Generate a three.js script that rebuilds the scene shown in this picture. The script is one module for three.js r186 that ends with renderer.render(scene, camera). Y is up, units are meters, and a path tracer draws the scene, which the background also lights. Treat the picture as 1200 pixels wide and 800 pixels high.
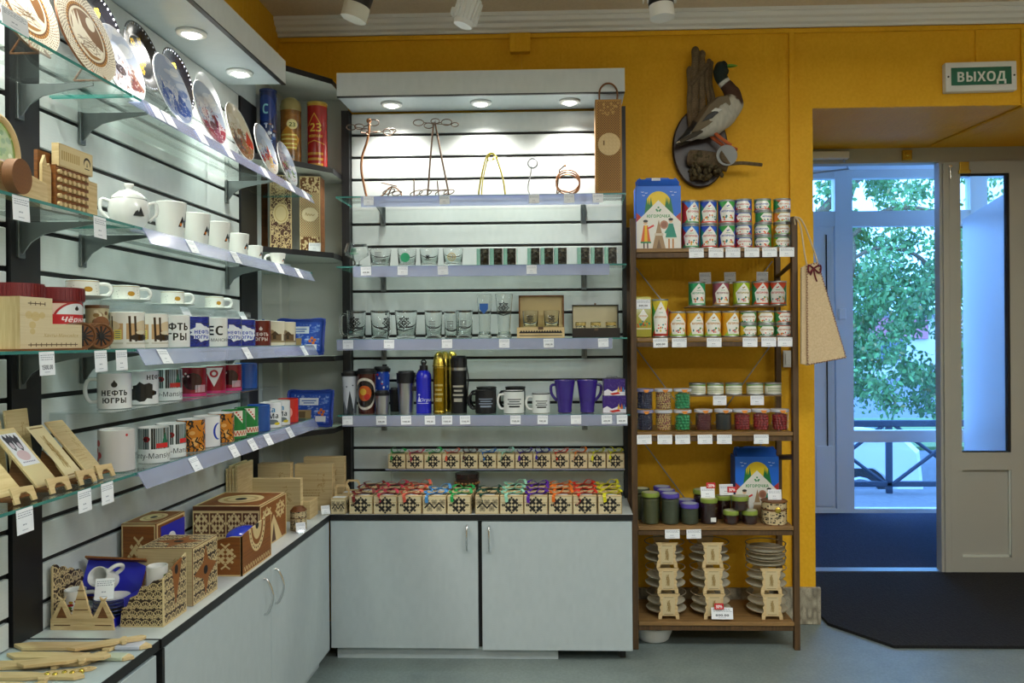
import * as THREE from 'three';
import { mergeGeometries } from 'three/addons/utils/BufferGeometryUtils.js';
import { RoundedBoxGeometry } from 'three/addons/geometries/RoundedBoxGeometry.js';
import { MarchingCubes } from 'three/addons/objects/MarchingCubes.js';
import { RectAreaLightUniformsLib } from 'three/addons/lights/RectAreaLightUniformsLib.js';

// ------------------------------------------------------------------ camera, sky, large lights, exposure
RectAreaLightUniformsLib.init();
const scene = new THREE.Scene();
const camera = new THREE.PerspectiveCamera(2 * Math.atan(400 / 945.5) * 180 / Math.PI, 1.5, 0.05, 200);
camera.position.set(0, 1.277, 0);
camera.rotation.order = 'YXZ';
camera.rotation.set(0, 0.0319, -0.0069);
camera.setViewOffset(1200, 800, -34.5, 1.8, 1200, 800);
const renderer = new THREE.WebGLRenderer();
renderer.toneMapping = THREE.LinearToneMapping;
renderer.toneMappingExposure = 1.62;
renderer.shadowMap.enabled = true;
const lin = (r, g, b) => new THREE.Color().setRGB(r, g, b);
scene.background = lin(0.68, 1.75, 4.5);           // bright overcast daylight, cool against the shop lamps
const CEIL = [[0.9, 0.7], [2.4, 0.7], [0.9, -1.35], [2.4, -1.35]];   // ceiling light panels behind and beside the camera
const PANEL_W = 1.18, PANEL_D = 0.28, PANEL_L = 10.8, PANEL_C = lin(0.91, 1.0, 1.03);
const SPOT_I = 1.05, SPOT_C = lin(1.0, 0.97, 0.9);

// ------------------------------------------------------------------ helpers
const seeded = (s) => () => { s = (s + 0x6d2b79f5) | 0; let t = Math.imul(s ^ (s >>> 15), 1 | s); t = (t + Math.imul(t ^ (t >>> 7), 61 | t)) ^ t; return ((t ^ (t >>> 14)) >>> 0) / 4294967296; };
const rnd = seeded(7);
const rr = (a, b, f = rnd) => a + (b - a) * f();
const PI = Math.PI;
const taken = {};
function numbered(n) { const k = taken[n] = (taken[n] ?? -1) + 1; return k ? `${n}_${String(k).padStart(3, '0')}` : n; }
function plain(g) {
  const o = g.index ? g.toNonIndexed() : g;
  for (const k of Object.keys(o.attributes)) if (!['position', 'normal', 'uv'].includes(k)) o.deleteAttribute(k);
  if (!o.attributes.uv) o.setAttribute('uv', new THREE.BufferAttribute(new Float32Array(o.attributes.position.count * 2), 2));
  if (!o.attributes.normal) o.computeVertexNormals();
  o.morphAttributes = {};
  return o;
}
const join = (gs) => Array.isArray(gs) ? (gs.length === 1 ? plain(gs[0]) : mergeGeometries(gs.map(plain))) : plain(gs);
function mesh(name, gs, mat, parent, pos, rot) {
  const m = new THREE.Mesh(gs.isBufferGeometry ? gs : join(gs), mat);
  m.name = parent ? name : numbered(name);
  m.castShadow = m.receiveShadow = true;
  if (pos) m.position.set(...pos);
  if (rot) m.rotation.set(...rot);
  (parent || scene).add(m);
  return m;
}
function tag(o, label, category, group, kind) {
  if (label) o.userData.label = label;
  if (category) o.userData.category = category;
  if (group) o.userData.group = group;
  if (kind) o.userData.kind = kind;
  return o;
}
function thing(name, label, category, pos = [0, 0, 0], ry = 0, group) {
  const o = new THREE.Group(); o.name = numbered(name); scene.add(o);
  o.position.set(...pos); o.rotation.y = ry;
  return tag(o, label, category, group);
}
const struct = (name, gs, mat, label, category) => tag(mesh(name, gs, mat), label, category, null, 'structure');
// geometry makers (all in metres)
function uvBox(g, s = 1) {           // uv in metres by the way each face points
  g = g.index ? g.toNonIndexed() : g;
  const p = g.attributes.position, n = g.attributes.normal, uv = new Float32Array(p.count * 2);
  for (let i = 0; i < p.count; i++) {
    const ax = Math.abs(n.getX(i)), ay = Math.abs(n.getY(i)), az = Math.abs(n.getZ(i));
    let u, v;
    if (ay >= ax && ay >= az) { u = p.getX(i); v = p.getZ(i); } else if (ax >= az) { u = p.getZ(i); v = p.getY(i); } else { u = p.getX(i); v = p.getY(i); }
    uv[2 * i] = u * s; uv[2 * i + 1] = v * s;
  }
  g.setAttribute('uv', new THREE.BufferAttribute(uv, 2));
  return g;
}
const bx = (w, h, d, x = 0, y = 0, z = 0) => uvBox(new THREE.BoxGeometry(w, h, d).translate(x, y, z));
const b2 = (x0, x1, y0, y1, z0, z1) => bx(x1 - x0, y1 - y0, z1 - z0, (x0 + x1) / 2, (y0 + y1) / 2, (z0 + z1) / 2);
const rb = (w, h, d, r, x = 0, y = 0, z = 0, seg = 2) => uvBox(new RoundedBoxGeometry(w, h, d, seg, r).translate(x, y, z));
const cy = (r0, r1, h, x = 0, y = 0, z = 0, seg = 24, open = false) => new THREE.CylinderGeometry(r1, r0, h, seg, 1, open).translate(x, y + h / 2, z);   // r0 bottom, r1 top
const lathe = (pts, seg = 28) => new THREE.LatheGeometry(pts.map(([a, b]) => new THREE.Vector2(a, b)), seg);
const V = (a) => new THREE.Vector3(...a);
const tube = (pts, r, n = 20, rs = 6, closed = false) => new THREE.TubeGeometry(new THREE.CatmullRomCurve3(pts.map(V), closed, 'catmullrom', 0.5), n, r, rs, closed);
const bar = (a, b, r, rs = 6) => { const A = V(a), B = V(b), d = B.clone().sub(A), g = new THREE.CylinderGeometry(r, r, d.length(), rs); g.applyQuaternion(new THREE.Quaternion().setFromUnitVectors(new THREE.Vector3(0, 1, 0), d.normalize())); return g.translate((a[0] + b[0]) / 2, (a[1] + b[1]) / 2, (a[2] + b[2]) / 2); };
function shapeOf(pts, holes = []) { const s = new THREE.Shape(pts.map(([a, b]) => new THREE.Vector2(a, b))); for (const h of holes) s.holes.push(new THREE.Path(h.map(([a, b]) => new THREE.Vector2(a, b)))); return s; }
const ext = (shape, depth, bevel = 0) => new THREE.ExtrudeGeometry(Array.isArray(shape) ? shapeOf(shape) : shape, { depth, bevelEnabled: bevel > 0, bevelThickness: bevel, bevelSize: bevel, bevelSegments: 1, curveSegments: 14 });
const circ = (cx, cy_, r, n = 20, ry = r) => Array.from({ length: n }, (_, i) => [cx + r * Math.cos(i / n * 2 * PI), cy_ + ry * Math.sin(i / n * 2 * PI)]);

// ------------------------------------------------------------------ computed textures
function noise2(w, h, cells, seed) {   // tiling value noise
  const f = seeded(seed), cx = cells[0], cyy = cells[1], gridv = Float32Array.from({ length: cx * cyy }, f), out = new Float32Array(w * h), sm = (t) => t * t * (3 - 2 * t);
  for (let y = 0; y < h; y++) for (let x = 0; x < w; x++) {
    const fx = x / w * cx, fy = y / h * cyy, x0 = Math.floor(fx), y0 = Math.floor(fy), tx = sm(fx - x0), ty = sm(fy - y0);
    const g = (i, j) => gridv[((j + cyy) % cyy) * cx + (i + cx) % cx];
    out[y * w + x] = (g(x0, y0) * (1 - tx) + g(x0 + 1, y0) * tx) * (1 - ty) + (g(x0, y0 + 1) * (1 - tx) + g(x0 + 1, y0 + 1) * tx) * ty;
  }
  return out;
}
function tex(w, h, fn, srgb = true, rep = [1, 1]) {
  const d = new Uint8Array(w * h * 4);
  for (let y = 0; y < h; y++) for (let x = 0; x < w; x++) { const c = fn(x, y, y * w + x), i = 4 * (y * w + x); d[i] = c[0]; d[i + 1] = c[1]; d[i + 2] = c[2]; d[i + 3] = 255; }
  const t = new THREE.DataTexture(d, w, h); t.wrapS = t.wrapT = THREE.RepeatWrapping; t.magFilter = THREE.LinearFilter; t.minFilter = THREE.LinearMipmapLinearFilter;
  if (srgb) t.colorSpace = THREE.SRGBColorSpace;
  t.repeat.set(...rep); t.needsUpdate = true;
  return t;
}
const mixc = (a, b, t) => [a[0] + (b[0] - a[0]) * t, a[1] + (b[1] - a[1]) * t, a[2] + (b[2] - a[2]) * t];
function woodTex(a, b, seed, rep, along = 'x') {
  const n = 256, A = noise2(n, n, along === 'x' ? [3, 48] : [48, 3], seed), B = noise2(n, n, along === 'x' ? [10, 120] : [120, 10], seed + 1), C = noise2(n, n, [4, 4], seed + 2);
  return tex(n, n, (x, y, i) => mixc(a, b, Math.min(1, A[i] * 0.55 + B[i] * 0.3 + C[i] * 0.2)), true, rep);
}
const std = (o) => new THREE.MeshStandardMaterial(o);
const phy = (o) => new THREE.MeshPhysicalMaterial(o);
const flat = (r, g, b, rough = 0.6, metal = 0) => std({ color: lin(r, g, b), roughness: rough, metalness: metal });
const wallN = noise2(512, 512, [14, 14], 3), wallF = noise2(512, 512, [150, 150], 4), wallC = noise2(512, 512, [5, 5], 5), wallV = noise2(512, 512, [150, 7], 6);
const M = {
  yellow: phy({ specularIntensity: 0.3, map: tex(512, 512, (x, y, i) => { const t = wallN[i] * 0.3 + wallF[i] * 0.5 + wallC[i] * 0.2; return mixc([230, 170, 32], [243, 188, 52], t); }, true, [0.8, 0.8]), bumpMap: tex(512, 512, (x, y, i) => { const v = 255 * (wallF[i] * 0.35 + wallN[i] * 0.15 + wallV[i] * 0.5); return [v, v, v]; }, false, [0.8, 0.8]), bumpScale: 0.0016, roughness: 0.5 }),
  ceiling: std({ map: tex(256, 256, (x, y, i) => mixc([222, 204, 176], [232, 214, 188], wallF[(y * 2) * 512 + x * 2])), roughness: 0.85 }),
  plainWall: flat(0.62, 0.55, 0.4, 0.85),
  cornice: flat(0.82, 0.8, 0.75, 0.7),
  floor: std({ map: tex(512, 512, (x, y, i) => { const t = wallF[i] * 0.55 + wallN[i] * 0.3 + wallC[i] * 0.15; return mixc([106, 117, 114], [132, 143, 139], t); }, true, [1.1, 1.1]), roughness: 0.42 }),
  laminate: std({ map: tex(256, 256, (x, y, i) => mixc([179, 190, 193], [186, 196, 199], wallF[i]), true, [1, 1]), roughness: 0.42 }),
  slat: std({ map: tex(256, 256, (x, y, i) => mixc([201, 207, 206], [209, 214, 213], wallF[i]), true, [1, 1]), roughness: 0.33 }),
  panelGrey: flat(0.60, 0.63, 0.57, 0.5),
  black: flat(0.008, 0.008, 0.009, 0.45),
  blackMatte: flat(0.012, 0.012, 0.013, 0.8),
  glass: phy({ color: lin(0.93, 0.985, 0.965), transmission: 1, thickness: 0, roughness: 0.02, ior: 1.45 }),
  clear: phy({ color: lin(0.98, 0.99, 0.99), transmission: 1, thickness: 0, roughness: 0.02, ior: 1.45 }),
  glassEdge: phy({ color: lin(0.10, 0.42, 0.37), transmission: 0.5, thickness: 0, roughness: 0.2 }),
  rail: phy({ color: lin(0.76, 0.79, 0.95), transmission: 0.72, thickness: 0, roughness: 0.16, ior: 1.45 }),
  crystal: phy({ color: lin(0.97, 0.99, 0.985), transmission: 1, thickness: 0.01, roughness: 0.01, ior: 1.5 }),
  acrylic: phy({ color: lin(0.93, 0.96, 0.96), transmission: 0.96, thickness: 0, roughness: 0.05, ior: 1.45 }),
  steel: flat(0.58, 0.6, 0.62, 0.3, 1),
  bracket: flat(0.2, 0.22, 0.22, 0.35, 1),
  chrome: flat(0.75, 0.76, 0.78, 0.16, 1),
  zinc: flat(0.42, 0.44, 0.45, 0.4, 0.9),
  mirror: flat(0.86, 0.88, 0.88, 0.02, 1),
  white: flat(0.8, 0.8, 0.78, 0.5),
  ceramic: phy({ color: lin(0.82, 0.82, 0.79), roughness: 0.16, clearcoat: 0.5, clearcoatRoughness: 0.1 }),
  pvc: flat(0.43, 0.43, 0.385, 0.4),
  pvcWhite: flat(0.72, 0.73, 0.72, 0.4),
  rackWood: std({ map: woodTex([62, 43, 24], [110, 80, 46], 31, [3, 3], 'y'), roughness: 0.55 }),
  shelfWood: std({ map: woodTex([112, 82, 46], [164, 126, 76], 32, [3, 3], 'x'), roughness: 0.55 }),
  ply: std({ map: woodTex([196, 164, 112], [230, 206, 158], 33, [6, 6], 'x'), roughness: 0.6 }),
  plyEdge: std({ map: woodTex([96, 58, 26], [140, 90, 46], 34, [8, 8], 'x'), roughness: 0.65 }),
  brown: std({ map: woodTex([98, 54, 18], [146, 88, 34], 35, [6, 6], 'x'), roughness: 0.5 }),
  bark: std({ map: woodTex([92, 74, 52], [160, 138, 106], 36, [6, 6], 'y'), roughness: 0.9, bumpMap: woodTex([0, 0, 0], [255, 255, 255], 37, [6, 6], 'y'), bumpScale: 0.004 }),
  plaque: flat(0.03, 0.012, 0.009, 0.35),
  gold: flat(0.72, 0.52, 0.09, 0.24, 1),
  copper: flat(0.42, 0.2, 0.1, 0.35, 1),
  bronze: flat(0.16, 0.11, 0.08, 0.4, 1),
  silver: flat(0.4, 0.42, 0.45, 0.3, 1),
  mat: std({ map: tex(256, 256, (x, y, i) => { const v = 12 + 16 * wallF[i]; return [v, v, v + 2]; }, true, [3, 3]), roughness: 0.97, bumpMap: tex(256, 256, (x, y, i) => { const v = 255 * wallF[i]; return [v, v, v]; }, false, [3, 3]), bumpScale: 0.003 }),
  navyMat: std({ map: tex(256, 256, (x, y, i) => { const v = wallF[i]; return [22 + 14 * v, 30 + 16 * v, 52 + 22 * v]; }, true, [3, 3]), roughness: 0.97, bumpMap: tex(256, 256, (x, y, i) => { const v = 255 * wallF[i]; return [v, v, v]; }, false, [3, 3]), bumpScale: 0.003 }),
  skirting: std({ map: tex(256, 256, (x, y, i) => { const k = Math.abs(wallN[i] - 0.5) * 2, j = wallF[i]; return mixc(mixc([120, 112, 96], [196, 186, 162], Math.min(1, k * 1.8)), [90, 82, 70], j > 0.8 ? 0.5 : 0); }, true, [6, 6]), roughness: 0.4 }),
};
// ------------------------------------------------------------------ the room
const XL = -1.31, XR = 4.2, ZB = -3.65, ZF = 3.0, YC = 2.74, OX0 = 1.105, OX1 = 2.56, OY = 2.305, ZD = -4.44;
struct('floor', [b2(XL - 0.2, XR + 0.2, -0.1, 0, ZD, ZF + 0.2)], M.floor, 'grey green linoleum shop floor', 'floor');
struct('ceiling', [b2(XL - 0.2, XR + 0.2, YC, YC + 0.15, ZD, ZF + 0.2)], M.ceiling, 'pale painted shop ceiling above the cornice', 'ceiling');
struct('wall_left', [b2(XL - 0.2, XL, 0, YC, ZB, ZF)], M.yellow, 'shop wall hidden behind the long shelf display', 'wall');
struct('wall_right', [b2(XR, XR + 0.2, 0, YC, ZB, ZF)], M.plainWall, 'cream shop wall on the far side of the entrance', 'wall');
struct('wall_front', [b2(XL - 0.2, XR + 0.2, 0, YC, ZF, ZF + 0.2)], M.plainWall, 'cream shop wall opposite the yellow wall', 'wall');
struct('wall_back', [b2(XL - 0.2, OX0, 0, YC, ZD, ZB), b2(OX1, XR + 0.2, 0, YC, ZD, ZB), b2(OX0, OX1, OY, YC, ZD, ZB)], M.yellow, 'textured yellow painted wall with the deep door opening', 'wall');
{
  const prof = [[0, 0], [0.012, 0], [0.014, 0.012], [0.03, 0.018], [0.034, 0.034], [0.05, 0.04], [0.056, 0.056], [0.064, 0.058], [0.064, 0.074], [0, 0.074]];
  const g = ext(prof, XR - XL).rotateY(PI / 2);               // profile x becomes -z
  g.translate(XL, 2.666, 0); g.scale(1, 1, -1); { const ix = plain(g); const a = ix.attributes.position.array, nn = ix.attributes.normal.array; for (let i = 0; i < a.length; i += 9) for (let k = 0; k < 3; k++) { [a[i + 3 + k], a[i + 6 + k]] = [a[i + 6 + k], a[i + 3 + k]]; [nn[i + 3 + k], nn[i + 6 + k]] = [nn[i + 6 + k], nn[i + 3 + k]]; } ix.translate(0, 0, ZB); struct('trim_1', [ix], M.cornice, 'stepped off white cornice along the top of the yellow wall', 'cornice'); }
}
struct('baseboard_back', [rb(OX0 - 0.93 + 0.018, 0.165, 0.018, 0.004, (OX0 + 0.018 + 0.93) / 2, 0.0825, ZB + 0.009), rb(1.55, 0.165, 0.018, 0.004, OX1 + 0.775, 0.0825, ZB + 0.009), b2(-0.93, 0.93, 0, 0.16, ZB, ZB + 0.012)], M.skirting, 'stone patterned skirting at the foot of the yellow wall', 'skirting');
// cable runs and boxes painted over with the wall
struct('trim_2', [b2(-1.3, 4.0, 2.641, 2.657, ZB, ZB + 0.014)], M.yellow, 'thin painted cable channel under the cornice', 'cable channel');
struct('trim_3', [b2(1.0, 1.022, 0.17, 2.641, ZB, ZB + 0.014)], M.yellow, 'painted upright cable channel beside the mounted duck', 'cable channel');
struct('trim_4', [b2(1.822, 1.832, 2.49, 2.641, ZB, ZB + 0.008)], M.yellow, 'painted cable rising from the exit sign', 'cable channel');
struct('trim_5', [b2(2.02, 2.034, 2.31, 2.641, ZB, ZB + 0.01)], M.yellow, 'painted upright cable over the corner of the door opening', 'cable channel');
struct('trim_6', [bar([2.03, OY - 0.006, ZB], [1.95, OY - 0.006, ZD + 0.08], 0.007)], M.yellow, 'painted cable running across the underside of the door opening', 'cable channel');
{
  const t = thing('junction_box', 'yellow painted junction box under the cornice', 'junction box', [-0.203, 2.57, ZB]);
  mesh('body', [rb(0.09, 0.082, 0.035, 0.004, 0, 0.041, 0.0175)], M.yellow, t);
  mesh('lid', [rb(0.094, 0.086, 0.008, 0.003, 0, 0.041, 0.038)], M.yellow, t);
  mesh('conduit', [b2(-0.006, 0.006, -0.19, 0, 0, 0.01)], M.yellow, t);
}
// ------------------------------------------------------------------ entrance: inner door, vestibule, outer glazing
struct('door_1', [b2(OX0, OX1, 2.225, OY, ZD - 0.07, ZD), b2(OX0, OX0 + 0.06, 0, 2.225, ZD - 0.07, ZD), b2(2.475, OX1, 0, 2.225, ZD - 0.07, ZD)], M.pvc, 'white plastic frame of the inner entrance door', 'door frame');
{
  const t = thing('door_leaf', 'white plastic door leaf with tall glass pane and lower panel', 'door', [2.012, 0, ZD + 0.02]);
  const W = 0.462, H = 2.222, gx0 = 0.112, gx1 = 0.372;
  mesh('frame', [b2(0, gx0, 0.01, H, -0.06, 0), b2(gx1, W, 0.01, H, -0.06, 0), b2(gx0, gx1, 2.158, H, -0.06, 0), b2(gx0, gx1, 0.56, 0.655, -0.06, 0), b2(gx0, gx1, 0.01, 0.09, -0.06, 0)], M.pvc, t);
  mesh('glass_pane', [b2(gx0 - 0.005, gx1 + 0.005, 0.65, 2.163, -0.034, -0.028)], M.clear, t);
  mesh('gasket', [b2(gx1 - 0.014, gx1, 0.655, 2.158, -0.028, -0.002), b2(gx0, gx1, 2.148, 2.158, -0.028, -0.004), b2(gx0, gx1, 0.655, 0.661, -0.028, -0.004)], M.blackMatte, t);
  mesh('panel', [rb(gx1 - gx0 + 0.01, 0.48, 0.03, 0.004, (gx0 + gx1) / 2, 0.325, -0.035)], M.pvc, t);
  mesh('panel_bead', [b2(gx0, gx1, 0.09, 0.1, -0.02, -0.008), b2(gx1 - 0.009, gx1, 0.09, 0.56, -0.02, -0.008)], M.panelGrey, t);
  mesh('meeting_stile', [rb(0.034, H - 0.02, 0.012, 0.003, 0.032, H / 2, 0.006)], M.pvc, t);
  mesh('bolt', [cy(0.005, 0.005, 0.07, 0.055, 2.13, 0.01, 10), rb(0.022, 0.012, 0.012, 0.002, 0.055, 2.195, 0.008)], M.chrome, t);
  for (const y of [2.18]) mesh('hinge_bracket', [rb(0.05, 0.06, 0.012, 0.003, 0.13, y + 0.01, 0.006), rb(0.06, 0.02, 0.02, 0.003, 0.13, y - 0.015, 0.008)], M.gold, t);
}
tag(mesh('magnet_bracket', [rb(0.05, 0.055, 0.02, 0.003), rb(0.02, 0.02, 0.012, 0.003, 0, 0.005, 0.014)], M.gold, null, [1.845, 2.262, ZD + 0.01]), 'small brass bracket on the door head over the open doorway', 'bracket');
{
  const t = thing('door_closer', 'white overhead door closer on the door head', 'door closer', [1.42, 2.25, ZD + 0.0]);
  mesh('body', [rb(0.22, 0.042, 0.04, 0.008, 0, 0.015, 0.02)], M.white, t);
  mesh('arm', [bar([0.08, -0.012, 0.03], [0.16, -0.03, -0.12], 0.005), bar([0.16, -0.03, -0.12], [-0.28, -0.06, -0.22], 0.004)], M.zinc, t);
}
struct('floor_vestibule', [b2(0.95, 4.4, -0.1, 0.0, -6.05, ZD)], M.floor, 'floor of the glazed entrance lobby', 'floor');
struct('ceiling_vestibule', [b2(0.95, 4.4, 2.5, 2.62, -6.05, ZD)], M.white, 'white ceiling of the glazed entrance lobby', 'ceiling');
struct('wall_vestibule_left', [b2(0.95, 1.08, 0, 2.5, -6.05, ZD)], M.white, 'white side wall of the glazed entrance lobby', 'wall');
{
  const z = -5.95, d = 0.07, y1 = 2.5;
  struct('window_1', [b2(1.957, 2.083, 0.0, y1 - 0.002, z - d - 0.004, z + 0.004), b2(2.083, 4.3, 2.09, 2.2, z - d, z), b2(2.083, 4.3, 0.515, 0.6, z - d, z), b2(1.08, 4.4, 0, 0.03, z - d, z), b2(1.08, 4.4, 2.44, y1, z - d, z), b2(2.93, 3.05, 0.0, y1 - 0.002, z - d - 0.004, z + 0.004), b2(4.3, 4.4, 0.0, y1 - 0.002, z - d - 0.004, z + 0.004), b2(1.1, 1.957, 2.09, 2.2, z - d, z)], M.pvcWhite, 'white window frame of the outer lobby glazing', 'window frame');
  const t = thing('lobby_glazing', 'glass panes of the outer lobby facing the leafy tree', 'glass pane', [0, 0, z - d / 2]);
  for (const [a, b, c, e] of [[2.083, 2.93, 2.2, 2.44], [2.083, 2.93, 0.6, 2.09], [2.083, 2.93, 0.03, 0.515], [3.05, 4.3, 2.2, 2.44], [3.05, 4.3, 0.6, 2.09], [3.05, 4.3, 0.03, 0.515], [1.08, 1.957, 2.2, 2.44]]) mesh('pane', [b2(a, b, c, e, -0.003, 0.003)], M.clear, t);
  const s = thing('outer_door', 'white outer lobby door with glazed strip beside the window post', 'door', [1.1, 0.03, z]);
  mesh('leaf', [b2(0, 0.85, 0, 2.06, -0.06, -0.005)], M.pvcWhite, s);
  mesh('gasket', [b2(0.79, 0.798, 0.02, 2.0, -0.005, 0.003)], M.blackMatte, s);
  mesh('glazed_strip', [b2(0.805, 0.83, 0.45, 1.95, -0.005, 0.003)], M.clear, s);
  mesh('base_panel', [rb(0.12, 0.44, 0.014, 0.003, 0.77, 0.24, 0.002)], M.pvcWhite, s);
  mesh('sensor', [rb(0.05, 0.08, 0.03, 0.006, 0.9, 1.42, 0.012)], M.pvcWhite, s);
}
{ // the second lobby leaf, swung open behind the fixed leaf
  const t = thing('open_lobby_door', 'white panelled door leaf standing open behind the glass pane', 'door', [2.56, 0.02, -4.64], Math.atan2(1.16, 0.29));
  const L = 1.2, H = 2.09;
  mesh('leaf', [b2(0, L, 0, H, -0.045, 0)], M.pvcWhite, t);
  mesh('moulding', [b2(0.1, L - 0.1, H - 0.15, H - 0.135, 0, 0.012), b2(0.1, L - 0.1, 0.16, 0.175, 0, 0.012), b2(0.1, 0.115, 0.16, H - 0.14, 0, 0.012), b2(L - 0.115, L - 0.1, 0.16, H - 0.14, 0, 0.012)], M.pvcWhite, t);
  mesh('lock', [rb(0.03, 0.14, 0.01, 0.004, 0.06, 1.02, 0.004), bar([0.06, 1.05, 0], [0.06, 1.05, 0.05], 0.008), bar([0.06, 1.05, 0.05], [0.17, 1.05, 0.05], 0.008)], M.zinc, t);
}
// floor mats
tag(mesh('door_mat', [ext([[1.15, 4.41], [1.15, 3.62], [1.335, 3.36], [3.4, 3.36], [3.4, 3.64], [2.55, 3.64], [2.55, 4.41]], 0.011, 0.001).rotateX(-PI / 2)], M.mat, null, [0, 0.001, 0]), 'black ribbed carpet mat on the shop floor at the door', 'mat');
tag(mesh('lobby_mat', [rb(2.9, 0.012, 1.4, 0.004, 2.55, 0.006, -5.2)], M.navyMat), 'dark navy carpet mat inside the entrance lobby', 'mat');
struct('trim_7', [b2(OX0 + 0.06, 2.475, 0, 0.012, ZD - 0.06, ZD + 0.01)], M.zinc, 'metal threshold strip between the two mats', 'threshold');
{ // exit sign
  const t = thing('exit_sign', 'white exit sign box with green ВЫХОД panel above the doorway', 'sign', [1.832, 2.36, ZB + 0.001]);
  mesh('housing', [rb(0.31, 0.13, 0.034, 0.005, 0, 0.065, 0.017)], M.white, t);
  t.rotation.z = 0.012;
  const c = document.createElement('canvas'); c.width = 512; c.height = 152; const x = c.getContext('2d');
  x.fillStyle = '#0f6b52'; x.fillRect(0, 0, 512, 152); x.fillStyle = '#dfe9e4'; x.font = 'bold 118px sans-serif'; x.textAlign = 'center'; x.textBaseline = 'middle'; x.fillText('ВЫХОД', 256, 80, 480);
  const m = new THREE.CanvasTexture(c); m.colorSpace = THREE.SRGBColorSpace;
  mesh('green_panel', [new THREE.PlaneGeometry(0.262, 0.078).translate(0, 0.066, 0.0352)], phy({ map: m, roughness: 0.18, clearcoat: 1, clearcoatRoughness: 0.05 }), t);
  for (const x_ of [-0.143, 0.143]) mesh('screw', [cy(0.004, 0.004, 0.003, 0, 0, 0, 10).rotateX(PI / 2).translate(x_, 0.066, 0.034)], M.blackMatte, t);
}
tag(mesh('wall_switch', [rb(0.05, 0.075, 0.012, 0.004, 0, 0, 0.006), rb(0.03, 0.05, 0.006, 0.002, 0, 0, 0.014)], M.white, null, [0.985, 1.185, ZB + 0.015]), 'small white switch plate on the yellow wall behind the rack', 'switch');

// ------------------------------------------------------------------ ceiling lamps of the shop (behind and beside the camera)
const lampGlow = std({ color: lin(0.9, 0.9, 0.88), emissive: PANEL_C, emissiveIntensity: 3, roughness: 0.5 });
CEIL.forEach(([x, z]) => {
  const t = thing('ceiling_lamp', 'long white ceiling lamp panel over the shop floor', 'lamp', [x, YC - 0.16, z], 0, 'ceiling lamp panels');
  for (const s of [-0.45, 0.45]) mesh('hanger', [bar([s, 0, 0], [s, 0.16, 0], 0.004)], M.steel, t);
  mesh('housing', [rb(PANEL_W + 0.06, 0.04, PANEL_D + 0.04, 0.006, 0, -0.03, 0)], M.white, t);
  mesh('upper_diffuser', [b2(-PANEL_W / 2, PANEL_W / 2, -0.01, -0.006, -PANEL_D / 2, PANEL_D / 2)], lampGlow, t);
  const up = new THREE.RectAreaLight(PANEL_C, PANEL_L * 0.35, PANEL_W, PANEL_D); up.position.set(0, 0.001, 0); up.rotation.x = PI / 2; t.add(up);
  mesh('diffuser', [b2(-PANEL_W / 2, PANEL_W / 2, -0.056, -0.051, -PANEL_D / 2, PANEL_D / 2)], lampGlow, t);
  const l = new THREE.RectAreaLight(PANEL_C, PANEL_L, PANEL_W, PANEL_D); l.position.set(0, -0.062, 0); l.rotation.x = -PI / 2; t.add(l);
});
// ------------------------------------------------------------------ outside
{
  const asphalt = std({ map: tex(256, 256, (x, y, i) => mixc([98, 101, 104], [124, 126, 128], wallF[i]), true, [0.5, 0.5]), roughness: 0.9 });
  const paving = std({ map: tex(256, 256, (x, y, i) => mixc([112, 113, 112], [138, 138, 137], wallF[i] * 0.6 + wallN[i] * 0.4), true, [0.6, 0.6]), roughness: 0.9 });
  struct('ground_terrace', [b2(-6, 14, -0.35, -0.15, -7.7, -6.05)], paving, 'pale paved terrace outside the entrance', 'terrace');
  struct('ground_road', [b2(-30, 60, -0.8, -0.6, -60, -7.7)], asphalt, 'grey street beyond the terrace railing', 'street');
  struct('ground_verge', [b2(-30, 60, -0.6, -0.54, -18.5, -13.6)], std({ map: tex(256, 256, (x, y, i) => mixc([84, 110, 52], [140, 158, 92], wallF[i]), true, [1, 1]), roughness: 1 }), 'strip of grass along the street', 'grass');
  const rail = flat(0.02, 0.035, 0.06, 0.5);
  const t = thing('terrace_railing', 'dark metal terrace railing with crossed bars', 'railing', [0, -0.15, -7.5]);
  const y0 = 0.085, y1 = 0.64, sp = 0.79, x0 = 2.943 - 3 * sp;
  mesh('top_rail', [rb(9 * sp, 0.06, 0.05, 0.01, x0 + 4.5 * sp, y1, 0)], rail, t);
  mesh('bottom_rail', [rb(9 * sp, 0.05, 0.04, 0.01, x0 + 4.5 * sp, y0, 0)], rail, t);
  for (let k = 0; k <= 9; k++) mesh('post', [rb(0.055, y1 + 0.0, 0.04, 0.006, x0 + k * sp, y1 / 2, 0)], rail, t);
  for (let k = 0; k < 9; k++) { const a = x0 + k * sp + 0.03, b = x0 + (k + 1) * sp - 0.03; mesh('cross_bar', [bar([a, y0, 0.008], [b, y1, 0.008], 0.018, 6)], rail, t); mesh('cross_bar', [bar([a, y1, -0.008], [b, y0, -0.008], 0.018, 6)], rail, t); }
}
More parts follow.
